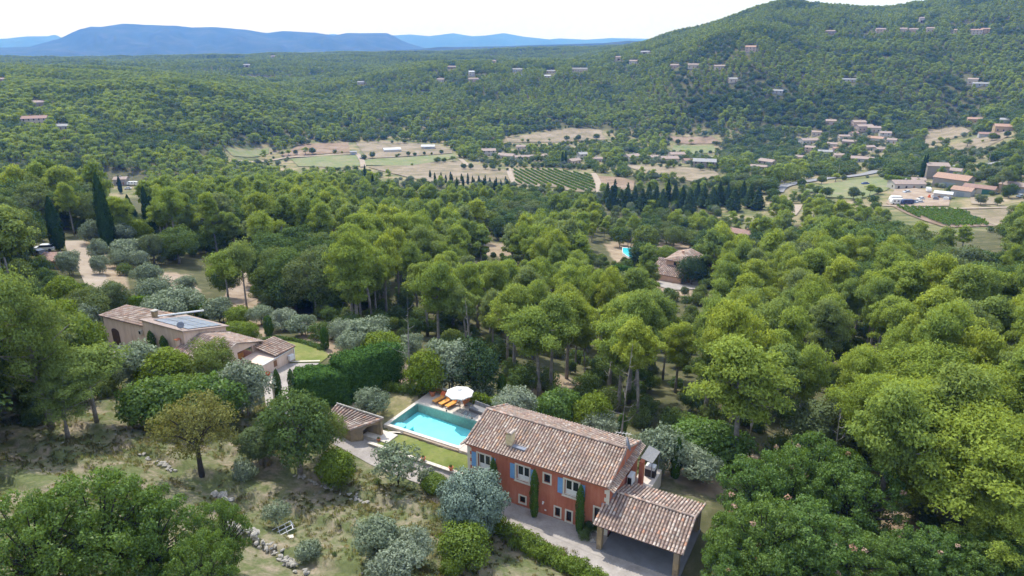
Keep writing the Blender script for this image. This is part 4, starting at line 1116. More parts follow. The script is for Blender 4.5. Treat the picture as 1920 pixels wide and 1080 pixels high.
# ------------------------------------------------------------------ tiled roofs
def tile_quad(name, A, B, C, D, parent, mat, spacing=.28, tl=.36, r=.105, jit=.012, ridge_cap=True):
    """canal tiles over a roof plane: A,B low edge, C,D high edge (B-C one side)"""
    A, B, C, D = (Vector(p) for p in (A, B, C, D)); mb = MB(); rg = random.Random(len(COL.objects))
    nrm = (B - A).cross(D - A).normalized()
    nc = max(2, round((B - A).length / spacing)); nv = max(2, round(((D - A).length + (C - B).length) / 2 / tl))
    for i in range(nc + 1):
        f = (i + .5 * 0) / nc; p0 = A.lerp(B, f); p1 = D.lerp(C, f); v = (p1 - p0); L = v.length; v.normalize(); u = v.cross(nrm).normalized()
        for j in range(nv):
            a = p0 + v * (L * j / nv - .03) + u * rg.uniform(-jit, jit) + nrm * (.035 + rg.uniform(0, jit)); b = p0 + v * (L * (j + 1) / nv + .05) + u * rg.uniform(-jit, jit) + nrm * .0
            vs = []
            for (c, rr_) in ((a, r), (b, r * .8)):
                for k in range(6):
                    t = math.pi * k / 5; vs.append(c + u * math.cos(t) * rr_ + nrm * (math.sin(t) * rr_ * .85))
            mb.add(vs, [(k, k + 1, 7 + k, 6 + k) for k in range(5)])
    o = mb.build(name, mat, parent); o['kind'] = 'stuff'
    pb = MB(); th = nrm * .06; vs = [A - th, B - th, C - th, D - th, A, B, C, D]
    pb.add(vs, [(0,3,2,1),(4,5,6,7),(0,1,5,4),(1,2,6,5),(2,3,7,6),(3,0,4,7)]); pb.build('roof_bed', M['pan'], parent)
    return o
def ridge_tiles(A, B, parent, mat, r=.13, tl=.38):
    A, B = Vector(A), Vector(B); n_ = max(2, round((B - A).length / tl)); mb = MB(); v = (B - A).normalized(); up = Vector((0, 0, 1)); u = v.cross(up).normalized(); nn = u.cross(v)
    for j in range(n_):
        a = A.lerp(B, j / n_) + nn * .05; b = A.lerp(B, (j + 1.12) / n_) + nn * .02; vs = []
        for (c, rr_) in ((a, r), (b, r * .84)):
            for k in range(6):
                t = math.pi * k / 5; vs.append(c + u * math.cos(t) * rr_ + nn * math.sin(t) * rr_)
        mb.add(vs, [(k, k + 1, 7 + k, 6 + k) for k in range(5)])
    o = mb.build('ridge_tiles', mat, parent); o['kind'] = 'stuff'; return o
def wall_holes(name, x0, x1, z0, z1, holes, y0, y1, mat, parent, axis='x'):
    """a wall slab with real openings: holes (xa, xb, za, zb)"""
    mb = MB(); xs = sorted({x0, x1, *[h[0] for h in holes], *[h[1] for h in holes]})
    for a, b in zip(xs[:-1], xs[1:]):
        cur = z0
        for h in sorted([h for h in holes if h[0] <= a + 1e-6 and h[1] >= b - 1e-6], key=lambda h: h[2]):
            if h[2] > cur: mb.box(a, b, y0, y1, cur, h[2])
            cur = h[3]
        if cur < z1: mb.box(a, b, y0, y1, cur, z1)
    if axis == 'y': mb.v = [(y, x, z) for x, y, z in mb.v]; mb.f = [f[::-1] for f in mb.f]
    return mb.build(name, mat, parent)

# ------------------------------------------------------------------ the red ochre house
house = empty('red_house', (HO[0], HO[1], 0), HA, 'long red ochre house with blue shutters and weathered canal tile roof', 'house')
WX0, WX1, WY0, WY1 = .5, 14.62, .45, 7.75
EZ, RZ, RY = 5.22, 6.72, 4.08
wins = [(1.62, 2.92, 2.75, 4.28), (5.72, 7.0, 2.85, 4.36), (10.5, 11.8, 2.95, 4.46)]
small = [(8.5, 9.1, 3.52, 4.36)]
lows = [(6.08, 6.64, .5, 1.18), (9.66, 10.14, .34, 1.26), (10.76, 11.24, .22, 1.28), (13.38, 14.3, .25, 2.62)]
wall_holes('front_wall', WX0, WX1, -.5, 4.98, wins + small + lows, WY0, WY0 + .35, M['render_red'], house)
wall_holes('back_wall', WX0, WX1, -.5, 4.98, [(3, 4.2, 2.6, 4.5), (8, 9.2, 2.6, 4.5)], WY1 - .35, WY1, M['render_red'], house)
wall_holes('left_wall', WY0 + .35, WY1 - .35, -.5, 4.98, [], WX0, WX0 + .35, M['render_red'], house, 'y')
wall_holes('right_wall', WY0 + .35, WY1 - .35, -.5, 4.98, [(4.6, 6.4, 2.7, 4.6)], WX1 - .35, WX1, M['render_red'], house, 'y')
for x0 in (WX0, WX1 - .3):
    mb = MB(); y0, y1 = WY0, WY1; pr = [(y0, 4.98), (y1, 4.98), (y1, EZ + .08), (RY, RZ - .1), (y0, EZ + .08)]
    vs = [(x0, y, z) for y, z in pr] + [(x0 + .3, y, z) for y, z in pr]
    mb.add(vs, [(4, 3, 2, 1, 0), (5, 6, 7, 8, 9), (0, 1, 6, 5), (1, 2, 7, 6), (2, 3, 8, 7), (3, 4, 9, 8), (4, 0, 5, 9)]); mb.build('gable', M['render_red'], house)
mb = MB(); mb.box(WX0 + .4, WX1 - .4, WY0 + .4, WY1 - .4, 2.35, 2.5); mb.build('upper_floor', M['wood_d'], house)
tile_quad('roof_tiles', (WX0 - .05, 0, EZ), (WX1 + .05, 0, EZ), (WX1 + .05, RY, RZ), (WX0 - .05, RY, RZ), house, M['tiles'])
tile_quad('roof_tiles', (WX1 + .05, 8.12, EZ), (WX0 - .05, 8.12, EZ), (WX0 - .05, RY, RZ), (WX1 + .05, RY, RZ), house, M['tiles'])
ridge_tiles((WX0 - .1, RY, RZ + .06), (WX1 + .1, RY, RZ + .06), house, M['tiles_old'])
for (xa, s) in ((WX1, 1), (WX0, -1)):                 # rake tiles and the little tiled skirt under each gable
    for (ya, za, yb, zb) in ((0, EZ, RY, RZ), (8.12, EZ, RY, RZ)):
        ridge_tiles((xa + s * .02, ya, za + .08), (xa + s * .02, yb, zb + .08), house, M['tiles_old'], r=.10)
    lo, hi = xa + s * .52, xa + s * .02
    if s > 0: tile_quad('skirt_tiles', (lo, .05, 4.92), (lo, 8.05, 4.92), (hi, 8.05, 5.22), (hi, .05, 5.22), house, M['tiles'], tl=.3)
    else: tile_quad('skirt_tiles', (lo, 8.05, 4.92), (lo, .05, 4.92), (hi, .05, 5.22), (hi, 8.05, 5.22), house, M['tiles'], tl=.3)
mb = MB(); mb.box(WX0 - .02, WX1 + .02, .12, WY0, 5.0, 5.16); mb.box(WX0 - .02, WX1 + .02, .26, WY0, 4.9, 5.0); mb.build('eaves_moulding', M['render_red'], house)
mb = MB(); mb.box(WX0 - .02, WX1 + .02, WY1, 8.0, 5.0, 5.16); mb.build('eaves_moulding', M['render_red'], house)
def french(x0, x1, z0, z1, shut):
    f = MB(); t = .17; y = WY0 - .03
    f.box(x0 - t, x1 + t, y, WY0 + .02, z1, z1 + .16); f.box(x0 - t, x0, y, WY0 + .02, z0 - .08, z1); f.box(x1, x1 + t, y, WY0 + .02, z0 - .08, z1)
    f.box(x0 - t - .04, x1 + t + .04, y - .10, WY0 + .02, z0 - .2, z0 - .08); f.box(x0, x1, WY0, WY0 + .2, z0 - .078, z0 + .003)
    w = f.build('window', M['cream'], house)
    c = MB(); yy = WY0 + .2
    zm = z0 + .45
    c.box(x0, x1, yy, yy + .06, z0 + .003, zm)          # white lower panel
    for a in (x0, (x0 + x1) / 2 - .07, x1 - .09): c.box(a, a + (.14 if x0 < a < x1 - .2 else .09), yy - .01, yy + .07, zm, z1)
    c.box(x0 + .09, x1 - .09, yy - .008, yy + .068, z1 - .09, z1 - .002)
    c.build('sash', M['white'], w)
    g = MB(); g.box(x0 + .05, x1 - .05, yy + .02, yy + .035, zm, z1 - .08); g.build('pane', M['glass'], w)
    m_ = MB(); m_.box(x0 + .12, x0 + .42, yy + .1, yy + .12, zm, z1 - .1); m_.box(x1 - .42, x1 - .12, yy + .1, yy + .12, zm, z1 - .1); m_.build('curtain', M['grey_fabric'], w)
    for s in shut:
        q = MB(); W_ = .47; xa = x0 - t - W_ if s < 0 else x1 + t
        q.box(xa, xa + W_, WY0 - .075, WY0 - .035, z0 - .02, z1 + .02)
        for zz in (z0 + .18, z1 - .18): q.box(xa + .03, xa + W_ - .03, WY0 - .10, WY0 - .074, zz - .04, zz + .04)
        for k in range(1, 4): q.box(xa + W_ * k / 4 - .006, xa + W_ * k / 4 + .006, WY0 - .079, WY0 - .0745, z0, z1)
        q.build('shutter', M['blue'], house)
for w_ in wins: french(*w_, (-1, 1))
def stone_win(x0, x1, z0, z1, t=.15, bars=True, door=False):
    f = MB(); y = WY0 - .035
    f.box(x0 - t, x1 + t, y, WY0 + .02, z1, z1 + t); f.box(x0 - t, x0, y, WY0 + .02, z0, z1); f.box(x1, x1 + t, y, WY0 + .02, z0, z1); f.box(x0 - t, x1 + t, y - .02, WY0 + .02, z0 - t, z0)
    w = f.build('window', M['cream'], house)
    g = MB(); g.box(x0, x1, WY0 + .2, WY0 + .22, z0, z1); g.build('pane', M['glass'], w)
    c = MB(); c.box(x0, x1, WY0 + .1, WY0 + .19, z0 + .002, z0 + .05)
    for k in (0, .5, 1): c.box(x0 + (x1 - x0) * k - .025, x0 + (x1 - x0) * k + .025, WY0 + .15, WY0 + .195, z0 + .052, z1)
    if bars:
        for k in (.33, .66): c.box(x0 + .03, x1 - .03, WY0 + .155, WY0 + .19, z0 + (z1 - z0) * k - .015, z0 + (z1 - z0) * k + .015)
    c.build('grille', M['white'] if not bars else M['black'], w)
for w_ in small + lows: stone_win(*w_)
mb = MB()                                             # toothed corner stones
for i, z in enumerate(np.arange(.1, 4.8, .38)): mb.box(WX1 - (.42 if i % 2 else .26), WX1 + .03, WY0 - .03, WY0 + .01, z, z + .37)
mb.build('corner_stones', M['cream'], house)
mb = MB()
for i, z in enumerate(np.arange(.1, 4.8, .38)): mb.box(WX0 - .03, WX0 + (.42 if i % 2 else .26), WY0 - .03, WY0 + .01, z, z + .37)
mb.build('corner_stones', M['cream'], house)
mb = MB(); mb.box(8.4, 8.55, WY0 - .12, WY0, 1.28, 1.42); mb.tube([(8.47, WY0 - .1, 1.3), (8.47, WY0 - .16, 1.2)], .07, 8); mb.build('wall_lamp', M['white'], house)
mb = MB(); mb.box(8.6, 8.78, WY0 - .03, WY0, .48, .62); mb.build('meter_box', M['white'], house)
chim = MB(); chim.box(4.25, 4.85, 1.05, 1.75, 5.3, 6.75); ch = chim.build('chimney', M['yellow_render'], house)
mb = MB()
for s in (-1, 1):
    vs = []
    for (yy, rr_) in ((.98, .19), (1.82, .19)):
        for k in range(6):
            t = math.pi * k / 5; vs.append((4.55 + s * .16 + math.cos(t) * rr_ * .8 * (1), yy, 6.86 + math.sin(t) * .17))
    mb.add(vs, [(k, k + 1, 7 + k, 6 + k) for k in range(5)])
for (a, b) in ((4.28, 1.08), (4.78, 1.08), (4.28, 1.68), (4.78, 1.68)): mb.box(a - .03 + .02, a + .04, b - .03, b + .04, 6.75, 6.88)
mb.build('cowl', M['tiles_old'], ch)
mb = MB(); mb.box(5.0, 6.3, .9, 1.45, 5.62, 5.78); mb.build('flashing', M['zinc'], house)
# aerial, dish and skylight things on the gable
mast = empty('satellite_dish', tuple(h2w(14.86, 3.4)) + (4.6,), HA, 'grey satellite dish on a tall mast at the right gable', 'satellite dish')
mb = MB(); mb.tube([(0, 0, 0), (0, 0, 3.3)], .025, 6); mb.tube([(0, 0, 2.0), (-.2, .6, 2.3)], .015, 5); mb.build('mast', M['zinc'], mast)
mb = MB()
prof = [(.02, .0), (.25, .03), (.45, .11), (.55, .18), (.53, .19), (.25, .06), (.0, .02)]
mb.lathe(prof, (0, 0, 0), 16); d_ = mb.build('dish', M['zinc'], mast, True, (0, .05, 3.0), (R(72), 0, R(112))); d_.scale = (1.15, 1.15, 1.15)
aer = empty('television_aerial', tuple(h2w(14.2, 5.2)) + (6.3,), HA, 'thin white television aerial behind the satellite dish', 'aerial')
mb = MB(); mb.tube([(0, 0, -.3), (0, 0, 1.3)], .02, 5); mb.tube([(-1.0, 0, 1.1), (.5, 0, 1.3)], .018, 5)
for k in range(5): mb.tube([(-.9 + k * .3, -.3, 1.12 + k * .04), (-.9 + k * .3, .3, 1.12 + k * .04)], .01, 4)
mb.build('boom', M['white'], aer)
ac = empty('air_conditioner', tuple(h2w(14.98, 5.0)) + (2.75,), HA, 'white air conditioning unit fixed high on the right gable', 'air conditioner')
mb = MB(); mb.box(-.2, .22, -.5, .5, 0, .95); mb.build('casing', M['plastic'], ac)
mb = MB(); mb.box(-.15, .2, -.53, -.501, .08, .85); mb.build('grille', M['black'], ac)
mb = MB(); mb.box(-.3, .2, -.4, -.34, -.1, -.01); mb.box(-.3, .2, .34, .4, -.1, -.01); mb.build('bracket', M['zinc'], ac)
# raised corner pier and terrace behind the carport
mb = MB(); mb.box(15.15, 15.5, 6.6, 7.2, -1, 4.1); pier = mb.build('garden_pier', M['render_red']); pier.location = (HO[0], HO[1], 0); pier.rotation_euler = (0, 0, HA); tag(pier, 'red rendered pier clad in ivy behind the carport roof', 'pier')
mb = MB(); mb.box(14.62, 16.4, 6.3, 10.0, -1, 1.6); ter = mb.build('rear_terrace', M['stone_p']); ter.location = (HO[0], HO[1], 0); ter.rotation_euler = (0, 0, HA); tag(ter, kind='structure')
bbq = empty('covered_barbecue', tuple(h2w(15.7, 8.6)) + (1.6,), HA, 'black and grey covered barbecue on the rear terrace', 'barbecue')
mb = MB(); mb.box(-.5, .5, -.3, .3, 0, .8); mb.build('cart', M['black'], bbq); mb = MB(); mb.box(-.45, .45, -.32, .32, .8, 1.15); mb.build('lid', M['plastic'], bbq)
mb = MB(); mb.add([(14.9, 7.8, 3.7), (16.0, 7.9, 3.4), (16.1, 10.0, 3.5), (15.0, 9.9, 3.9), (14.9, 7.8, 3.76), (16.0, 7.9, 3.46), (16.1, 10.0, 3.56), (15.0, 9.9, 3.96)], [(0,3,2,1),(4,5,6,7),(0,1,5,4),(1,2,6,5),(2,3,7,6),(3,0,4,7)])
pg_ = empty('terrace_awning', (HO[0], HO[1], 0), HA, 'grey sloping terrace awning seen past the right gable', 'awning'); mb.build('canopy', M['grey_fabric'], pg_)
mb = MB(); mb.tube([(15.95, 8.0, 1.6), (15.95, 8.0, 3.4)], .04, 6); mb.tube([(16.05, 9.9, 1.6), (16.05, 9.9, 3.5)], .04, 6); mb.build('posts', M['zinc'], pg_)

# ------------------------------------------------------------------ carport
cp = empty('carport', (HO[0], HO[1], 0), HA, 'open carport with lichened tile roof joined to the red house', 'carport')
c0, c1 = 14.2, 21.6; CE, CR, CY0, CY1, CYR = 2.62, 3.72, -1.75, 5.3, 1.75
XB = WX1 + .15
tile_quad('roof_tiles', (c0, CY0, CE), (c1, CY0, CE), (c1, .36, CE + (CR - CE) * (.36 - CY0) / (CYR - CY0)), (c0, .36, CE + (CR - CE) * (.36 - CY0) / (CYR - CY0)), cp, M['tiles_old'], spacing=.29)
zq = CE + (CR - CE) * (.36 - CY0) / (CYR - CY0)
tile_quad('roof_tiles', (XB, .36, zq), (c1, .36, zq), (c1, CYR, CR), (XB, CYR, CR), cp, M['tiles_old'], spacing=.29)
tile_quad('roof_tiles', (c1, CY1, CE), (XB, CY1, CE), (XB, CYR, CR), (c1, CYR, CR), cp, M['tiles_old'], spacing=.29)
ridge_tiles((XB, CYR, CR + .06), (c1, CYR, CR + .06), cp, M['tiles_old'], r=.12)
for (ya, yb) in ((CY0, CYR), (CY1, CYR)): ridge_tiles((c1, ya, CE + .09), (c1, yb, CR + .09), cp, M['tiles_old'], r=.10)
mb = MB(); mb.add([(14.0, .30, 3.15), (14.66, .30, 3.15), (14.66, .44, 3.3), (14.0, .44, 3.3)], [(0, 1, 2, 3)]); mb.add([(14.64, .3, 3.18), (14.86, .3, 3.2), (14.86, CYR, 3.95), (14.64, CYR, 3.98)], [(0, 1, 2, 3)]); mb.build('flashing', M['zinc'], cp)
for nm, x, y in (('pillar', 14.62, -1.25), ('pillar', 21.1, -1.25), ('pillar', 21.1, 4.9), ('pillar', 18.0, -1.25)):
    if x == 18.0: continue
    mb = MB(); mb.box(x - .22, x + .22, y - .24, y + .24, -.3, CE - .16); mb.build(nm, M['stone_w'], cp)
mb = MB(); mb.box(c0 + .1, c1 - .05, -1.4, -1.16, CE - .16, CE + .06); mb.build('beam', M['wood_d'], cp)
mb = MB(); mb.box(14.9, c1 - .05, 4.8, 5.0, CE - .16, CE + .06); mb.build('beam', M['wood_d'], cp)
for k in range(9):
    x = c0 + .4 + k * .85
    if x < 14.9: continue
    mb = MB(); mb.add([(x, CY0 + .1, CE - .14), (x + .09, CY0 + .1, CE - .14), (x + .09, CYR, CR - .1), (x, CYR, CR - .1), (x, CY0 + .1, CE - .07), (x + .09, CY0 + .1, CE - .07), (x + .09, CYR, CR - .07), (x, CYR, CR - .07)], [(0,3,2,1),(4,5,6,7),(0,1,5,4),(1,2,6,5),(2,3,7,6),(3,0,4,7)]); mb.build('rafter', M['wood_d'], cp)
mb = MB(); mb.box(XB + .3, 21.4, 4.95, 5.2, -.5, 2.4); mb.build('rear_wall', M['stone_w'], cp)
mb = MB(); mb.box(14.8, 21.5, -1.6, 5.2, -.35, .14); fl = mb.build('carport_floor', M['carport_floor']); fl.location = (HO[0], HO[1], 0); fl.rotation_euler = (0, 0, HA); tag(fl, kind='structure')

# ------------------------------------------------------------------ driveway, lawns, pool
def hp(x, y): return tuple(h2w(x, y))
drive = [hp(*q) for q in ((30,-6.5),(23,-3.9),(18.5,-3.4),(14,-1.9),(6,-1.2),(1,-.4),(-2.5,.1),(-8,.3),(-13,.6),(-18,1.0),(-24,2.6),(-30,5.5))]
ribbon('driveway', drive, lambda t: 3.4 if t < .12 else (4.6 if t < .4 else 3.3), M['gravel'], .05, world=True, sub=10)
drape('forecourt', [hp(*q) for q in ((-.2,-.9),(14.3,-2.2),(22,-1.9),(22,-1.5),(14.6,.4),(13.5,.5),(.3,.5))], M['gravel'], .075, .8, world=True)
drape('lawn', [hp(*q) for q in ((-11.4,1.35),(-.3,1.2),(-.25,4.2),(-2.9,4.25),(-8.6,4.3),(-10.2,4.2),(-11.3,3.2))], M['lawn'], .06, .6, world=True)
drape('side_lawn', [hp(*q) for q in ((-18.8,4.4),(-13.3,4.6),(-13.2,11),(-14.5,12.8),(-18.5,12.5),(-20.5,8))], M['lawn_dry'], .06, .8, world=True)
def hbox(name, x0, x1, y0, y1, z0, z1, mat, label=None, cat=None, kind=None, parent=None):
    mb = MB(); mb.box(x0, x1, y0, y1, z0, z1); o = mb.build(name, mat, parent)
    if parent is None: o.location = (HO[0], HO[1], 0); o.rotation_euler = (0, 0, HA)
    return tag(o, label, cat, None, kind)
PX0, PX1, PY0, PY1 = -12.6, -3.55, 4.9, 10.05
pool = empty('swimming_pool', (HO[0], HO[1], 0), HA, 'rectangular turquoise swimming pool beside the red house', 'swimming pool')
mb = MB(); zt, zb = .90, -.55
mb.add([(PX0, PY0, -.10), (PX0 + 2.9, PY0, -.10), (PX0 + 1.0, PY1, -.2), (PX0, PY1, -.15)], [(0, 1, 2, 3)])
mb.add([(PX0 + 2.9, PY0, -.10), (PX1, PY0, -.55), (PX1, PY1, -.55), (PX0 + 1.0, PY1, -.2)], [(0, 1, 2, 3)])
for a, b in (((PX0, PY0), (PX1, PY0)), ((PX1, PY0), (PX1, PY1)), ((PX1, PY1), (PX0, PY1)), ((PX0, PY1), (PX0, PY0))):
    mb.add([(a[0], a[1], -1.0), (b[0], b[1], -1.0), (b[0], b[1], zt), (a[0], a[1], zt)], [(3, 2, 1, 0)])
mb.m = [0, 0] + [1] * (len(mb.m) - 2); mb.build('basin', [M['pool'], M['pool_wall']], pool)
mb = MB(); mb.box(PX0 + .01, PX0 + 2.0, PY0 + .01, PY0 + 1.7, -.34, .30); mb.box(PX0 + .012, PX0 + 1.4, PY0 + .012, PY0 + 1.2, .302, .52); mb.build('pool_steps', M['pool'], pool)
c_ = MB(); k = .42
c_.box(PX0 - k, PX1 + k, PY0 - k, PY0, -1.2, .96); c_.box(PX0 - k, PX1 + k, PY1, PY1 + k, -1.2, .96); c_.box(PX0 - k, PX0, PY0, PY1, -1.2, .957); c_.box(PX1, PX1 + k, PY0, PY1, -1.2, .957)
c_.build('coping', M['coping'], pool)
def water_mat():
    m, nt, out = newmat('pool_water')
    tr = N(nt, 'ShaderNodeBsdfTransparent'); tr.inputs[0].default_value = (.86, 1, 1, 1)
    gl = N(nt, 'ShaderNodeBsdfGlossy'); gl.inputs['Roughness'].default_value = .06
    fr = N(nt, 'ShaderNodeFresnel'); fr.inputs['IOR'].default_value = 1.33
    bp = N(nt, 'ShaderNodeBump'); bp.inputs['Strength'].default_value = .25; bp.inputs['Distance'].default_value = .03
    nt.links.new(noise(nt, 3.0, 3, .5, 'World', 1.0), bp.inputs['Height']); nt.links.new(bp.outputs[0], gl.inputs['Normal']); nt.links.new(bp.outputs[0], fr.inputs['Normal'])
    mx = N(nt, 'ShaderNodeMixShader'); nt.links.new(fr.outputs[0], mx.inputs[0]); nt.links.new(tr.outputs[0], mx.inputs[1]); nt.links.new(gl.outputs[0], mx.inputs[2])
    nt.links.new(mx.outputs[0], out.inputs[0]); return m
M['water'] = water_mat()
mb = MB(); mb.add([(PX0, PY0, .80), (PX1, PY0, .80), (PX1, PY1, .80), (PX0, PY1, .80)], [(0, 1, 2, 3)]); mb.build('water', M['water'], pool)
mb = MB()
for dx in (0, .5):
    mb.tube([(-6.0 + dx, PY1 + .25, .95), (-6.0 + dx, PY1 + .2, 1.5), (-6.0 + dx, PY1 - .15, 1.45), (-6.0 + dx, PY1 - .18, .2)], .025, 6)
mb.build('ladder', M['metal'], pool)
for i, x in enumerate((-8.6, -5.2)): hbox('skimmer_post', x - .06, x + .06, PY1 + .05, PY1 + .15, .96, 1.12, M['black'], ('left' if i == 0 else 'right') + ' small dark post on the far pool edge', 'post')
hbox('soil_border', PX0 + 2.4, PX1 + .4, 4.2, PY0 - .421, .2, .86, M['earth'], kind='structure')
hbox('pool_terrace', PX0 - .42, .1, PY1 + .42, 13.3, -.6, .93, M['stone_p'], kind='structure')
hbox('pool_terrace_end', PX1 + .42, .1, 4.3, PY1 + .42, -.6, .932, M['stone_p'], kind='structure')
ribbon('curved_kerb_path', [hp(*q) for q in ((-12.0,2.0),(-11.7,3.3),(-10.9,4.25),(-9.6,4.55),(-8,4.42),(-5,4.36),(-2.8,4.4))], .42, M['coping'], .16, world=True)
# low wall along the drive
lw = empty('low_drive_wall', (HO[0], HO[1], 0), HA, 'low pinkish stone wall between lawn and gravel drive', 'wall')
mb = MB(); mb.box(-12.2, -.6, .92, 1.2, -.3, .78); mb.build('masonry', M['stone'], lw)
for k in range(19):
    mb = MB(); x = -12.25 + k * .615; mb.box(x + .012, x + .603, .86, 1.26, .785, .87); mb.build('coping_stone', M['coping'], lw)
# pots
def pot(x, y, z, s, label, flower=False, plantkind='shrub'):
    e = empty('plant_pot', tuple(h2w(x, y)) + (z,), 0, label, 'plant pot')
    mb = MB(); mb.lathe([(.16 * s, 0), (.24 * s, .34 * s), (.28 * s, .36 * s), (.28 * s, .43 * s), (.23 * s, .43 * s), (.22 * s, .38 * s)], seg=14); mb.build('pot', M['terracotta'], e, False)
    o = link('foliage', PR[plantkind][0].crown, e, (0, 0, .38 * s)); o.scale = (.17 * s,) * 3 if z > .9 else (.11 * s,) * 3
pot(-12.1, 12.4, .93, 1.5, 'large terracotta pot with plant left of the loungers'); pot(-7.5, 12.5, .93, 1.6, 'terracotta pot with tall plant between loungers and sofa', plantkind='olive')
pot(-1.9, 1.05, .87, .9, 'small planter on the low wall near the blue cypress'); pot(-5.2, 1.05, .87, .9, 'small planter on the middle of the low wall'); pot(-11.5, 1.8, .75, .8, 'red jar beside the pool house pillar')
# little red wall behind loungers
rw = empty('red_bench_wall', (HO[0], HO[1], 0), HA, 'low red wall with pale coping behind the orange loungers', 'wall')
mb = MB(); mb.box(-13.2, -7.2, 13.3, 13.55, .3, 1.55); mb.build('masonry', M['terracotta'], rw); mb = MB(); mb.box(-13.3, -7.1, 13.22, 13.63, 1.55, 1.66); mb.build('coping', M['coping'], rw)
# loungers
def lounger(x, y, rz, label):
    e = empty('sun_lounger', tuple(h2w(x, y)) + (.935,), HA + rz, label, 'sun lounger', 'orange sun loungers by the pool')
    mb = MB(); mb.box(-.33, -.27, -.95, .95, .26, .33); mb.box(.27, .33, -.95, .95, .26, .33)
    for k in range(8): mb.box(-.27, .27, -.92 + k * .16, -.82 + k * .16, .28, .31)
    mb.build('frame', M['wood'], e)
    for sx in (-.28, .28):
        for sy in (-.85, .75): q = MB(); q.box(sx - .03, sx + .03, sy - .03, sy + .03, 0, .26); q.build('leg', M['wood'], e)
    q = MB(); q.box(-.29, .29, -.95, .32, .33, .42); q.build('seat_cushion', M['orange'], e)
    q = MB(); Mx = Matrix.Translation((0, .32, .34)) @ Matrix.Rotation(R(48), 4, 'X'); q.box(-.29, .29, 0, .72, 0, .09, M=Mx); q.build('back_cushion', M['orange'], e)
    q = MB(); q.box(-.31, .31, .25, .72, .092, .15, M=Mx); q.build('towel', M['rust'], e)
lounger(-10.6, 11.75, R(-12), 'orange sun lounger nearest the terracotta pot'); lounger(-9.65, 11.6, R(-12), 'middle one of the three orange sun loungers'); lounger(-8.7, 11.5, R(-12), 'orange sun lounger closest to the parasol')
# parasol
par = empty('parasol', tuple(h2w(-7.35, 11.05)) + (.93,), HA, 'big off white octagonal parasol shading the pool terrace', 'parasol')
mb = MB(); mb.tube([(0, 0, 0), (0, 0, 2.95)], .035, 8); mb.build('pole', M['wood'], par)
mb = MB(); mb.box(-.35, .35, -.35, .35, 0, .08); mb.build('base', M['stone'], par)
RR = 1.62
for k in range(8):
    a0, a1 = k * math.pi / 4, (k + 1) * math.pi / 4; am = (a0 + a1) / 2
    mb = MB(); g = .012
    P1 = (RR * math.cos(a0 + g), RR * math.sin(a0 + g), 2.28); P2 = (RR * math.cos(a1 - g), RR * math.sin(a1 - g), 2.28); P3 = (RR * .9 * math.cos(am), RR * .9 * math.sin(am), 2.305)
    C0 = (.25 * math.cos(a0), .25 * math.sin(a0), 2.78); C1 = (.25 * math.cos(a1), .25 * math.sin(a1), 2.78); Mi = (.85 * math.cos(am), .85 * math.sin(am), 2.53)
    mb.add([P1, P2, P3, C0, C1, Mi], [(0, 2, 5, 3), (2, 1, 4, 5), (3, 5, 4)]); v_ = [(p[0], p[1], p[2] - .02) for p in (P1, P2, P3)]
    mb.add([P1, P3, P2, (P1[0], P1[1], 2.16), (P3[0], P3[1], 2.2), (P2[0], P2[1], 2.16)], [(0, 3, 4, 1), (1, 4, 5, 2)])
    mb.build('canopy_panel', M['canvas'], par)
    mb = MB(); mb.tube([(0, 0, 2.76), (RR * math.cos(a0), RR * math.sin(a0), 2.26)], .012, 4); mb.build('rib', M['wood'], par)
mb = MB(); mb.lathe([(.34, 2.80), (.2, 2.90), (.03, 2.97)], seg=8); mb.build('vent_cap', M['canvas'], par)
# sofa and tables
so = empty('garden_sofa', tuple(h2w(-5.3, 11.9)) + (.93,), HA + R(-6), 'grey rattan day bed sofa on the pool terrace', 'sofa')
mb = MB(); mb.box(-1.1, 1.1, -.55, .6, .03, .3); mb.box(-1.1, 1.1, .6, .7, .03, .62); mb.build('frame', M['rattan'], so)
for k in range(2): mb = MB(); mb.box(-1.06 + k * 1.065, -.01 + k * 1.065, -.52, .58, .3, .44); mb.build('seat_cushion', M['grey_fabric'], so)
for k in range(3):
    mb = MB(); mb.box(-.32, .32, -.08, .08, 0, .42); mb.build('back_cushion', M['grey_fabric'], so, loc=(-.7 + k * .7, .48, .44), rot=(R(-14), 0, 0))
def table(x, y, w, d, h, mat, label):
    e = empty('side_table', tuple(h2w(x, y)) + (.93,), HA, label, 'table')
    mb = MB(); mb.box(-w / 2, w / 2, -d / 2, d / 2, h - .05, h); mb.build('tabletop', mat, e)
    for sx in (-1, 1):
        for sy in (-1, 1): q = MB(); q.box(sx * (w / 2 - .05) - .02, sx * (w / 2 - .05) + .02, sy * (d / 2 - .05) - .02, sy * (d / 2 - .05) + .02, 0, h - .05); q.build('leg', mat, e)
table(-6.9, 12.2, .6, .6, .45, M['rattan'], 'square dark side table left of the grey sofa'); table(-3.75, 11.6, .9, .6, .42, M['plastic'], 'white low table right of the grey sofa')
mb = MB(); mb.box(-.9, .9, -.5, .5, 0, .012); rug = mb.build('outdoor_rug', M['grey_fabric'], None, loc=tuple(h2w(-6.0, 10.95)) + (.936,), rot=(0, 0, HA)); tag(rug, 'thin grey mat on the paving before the sofa', 'rug')

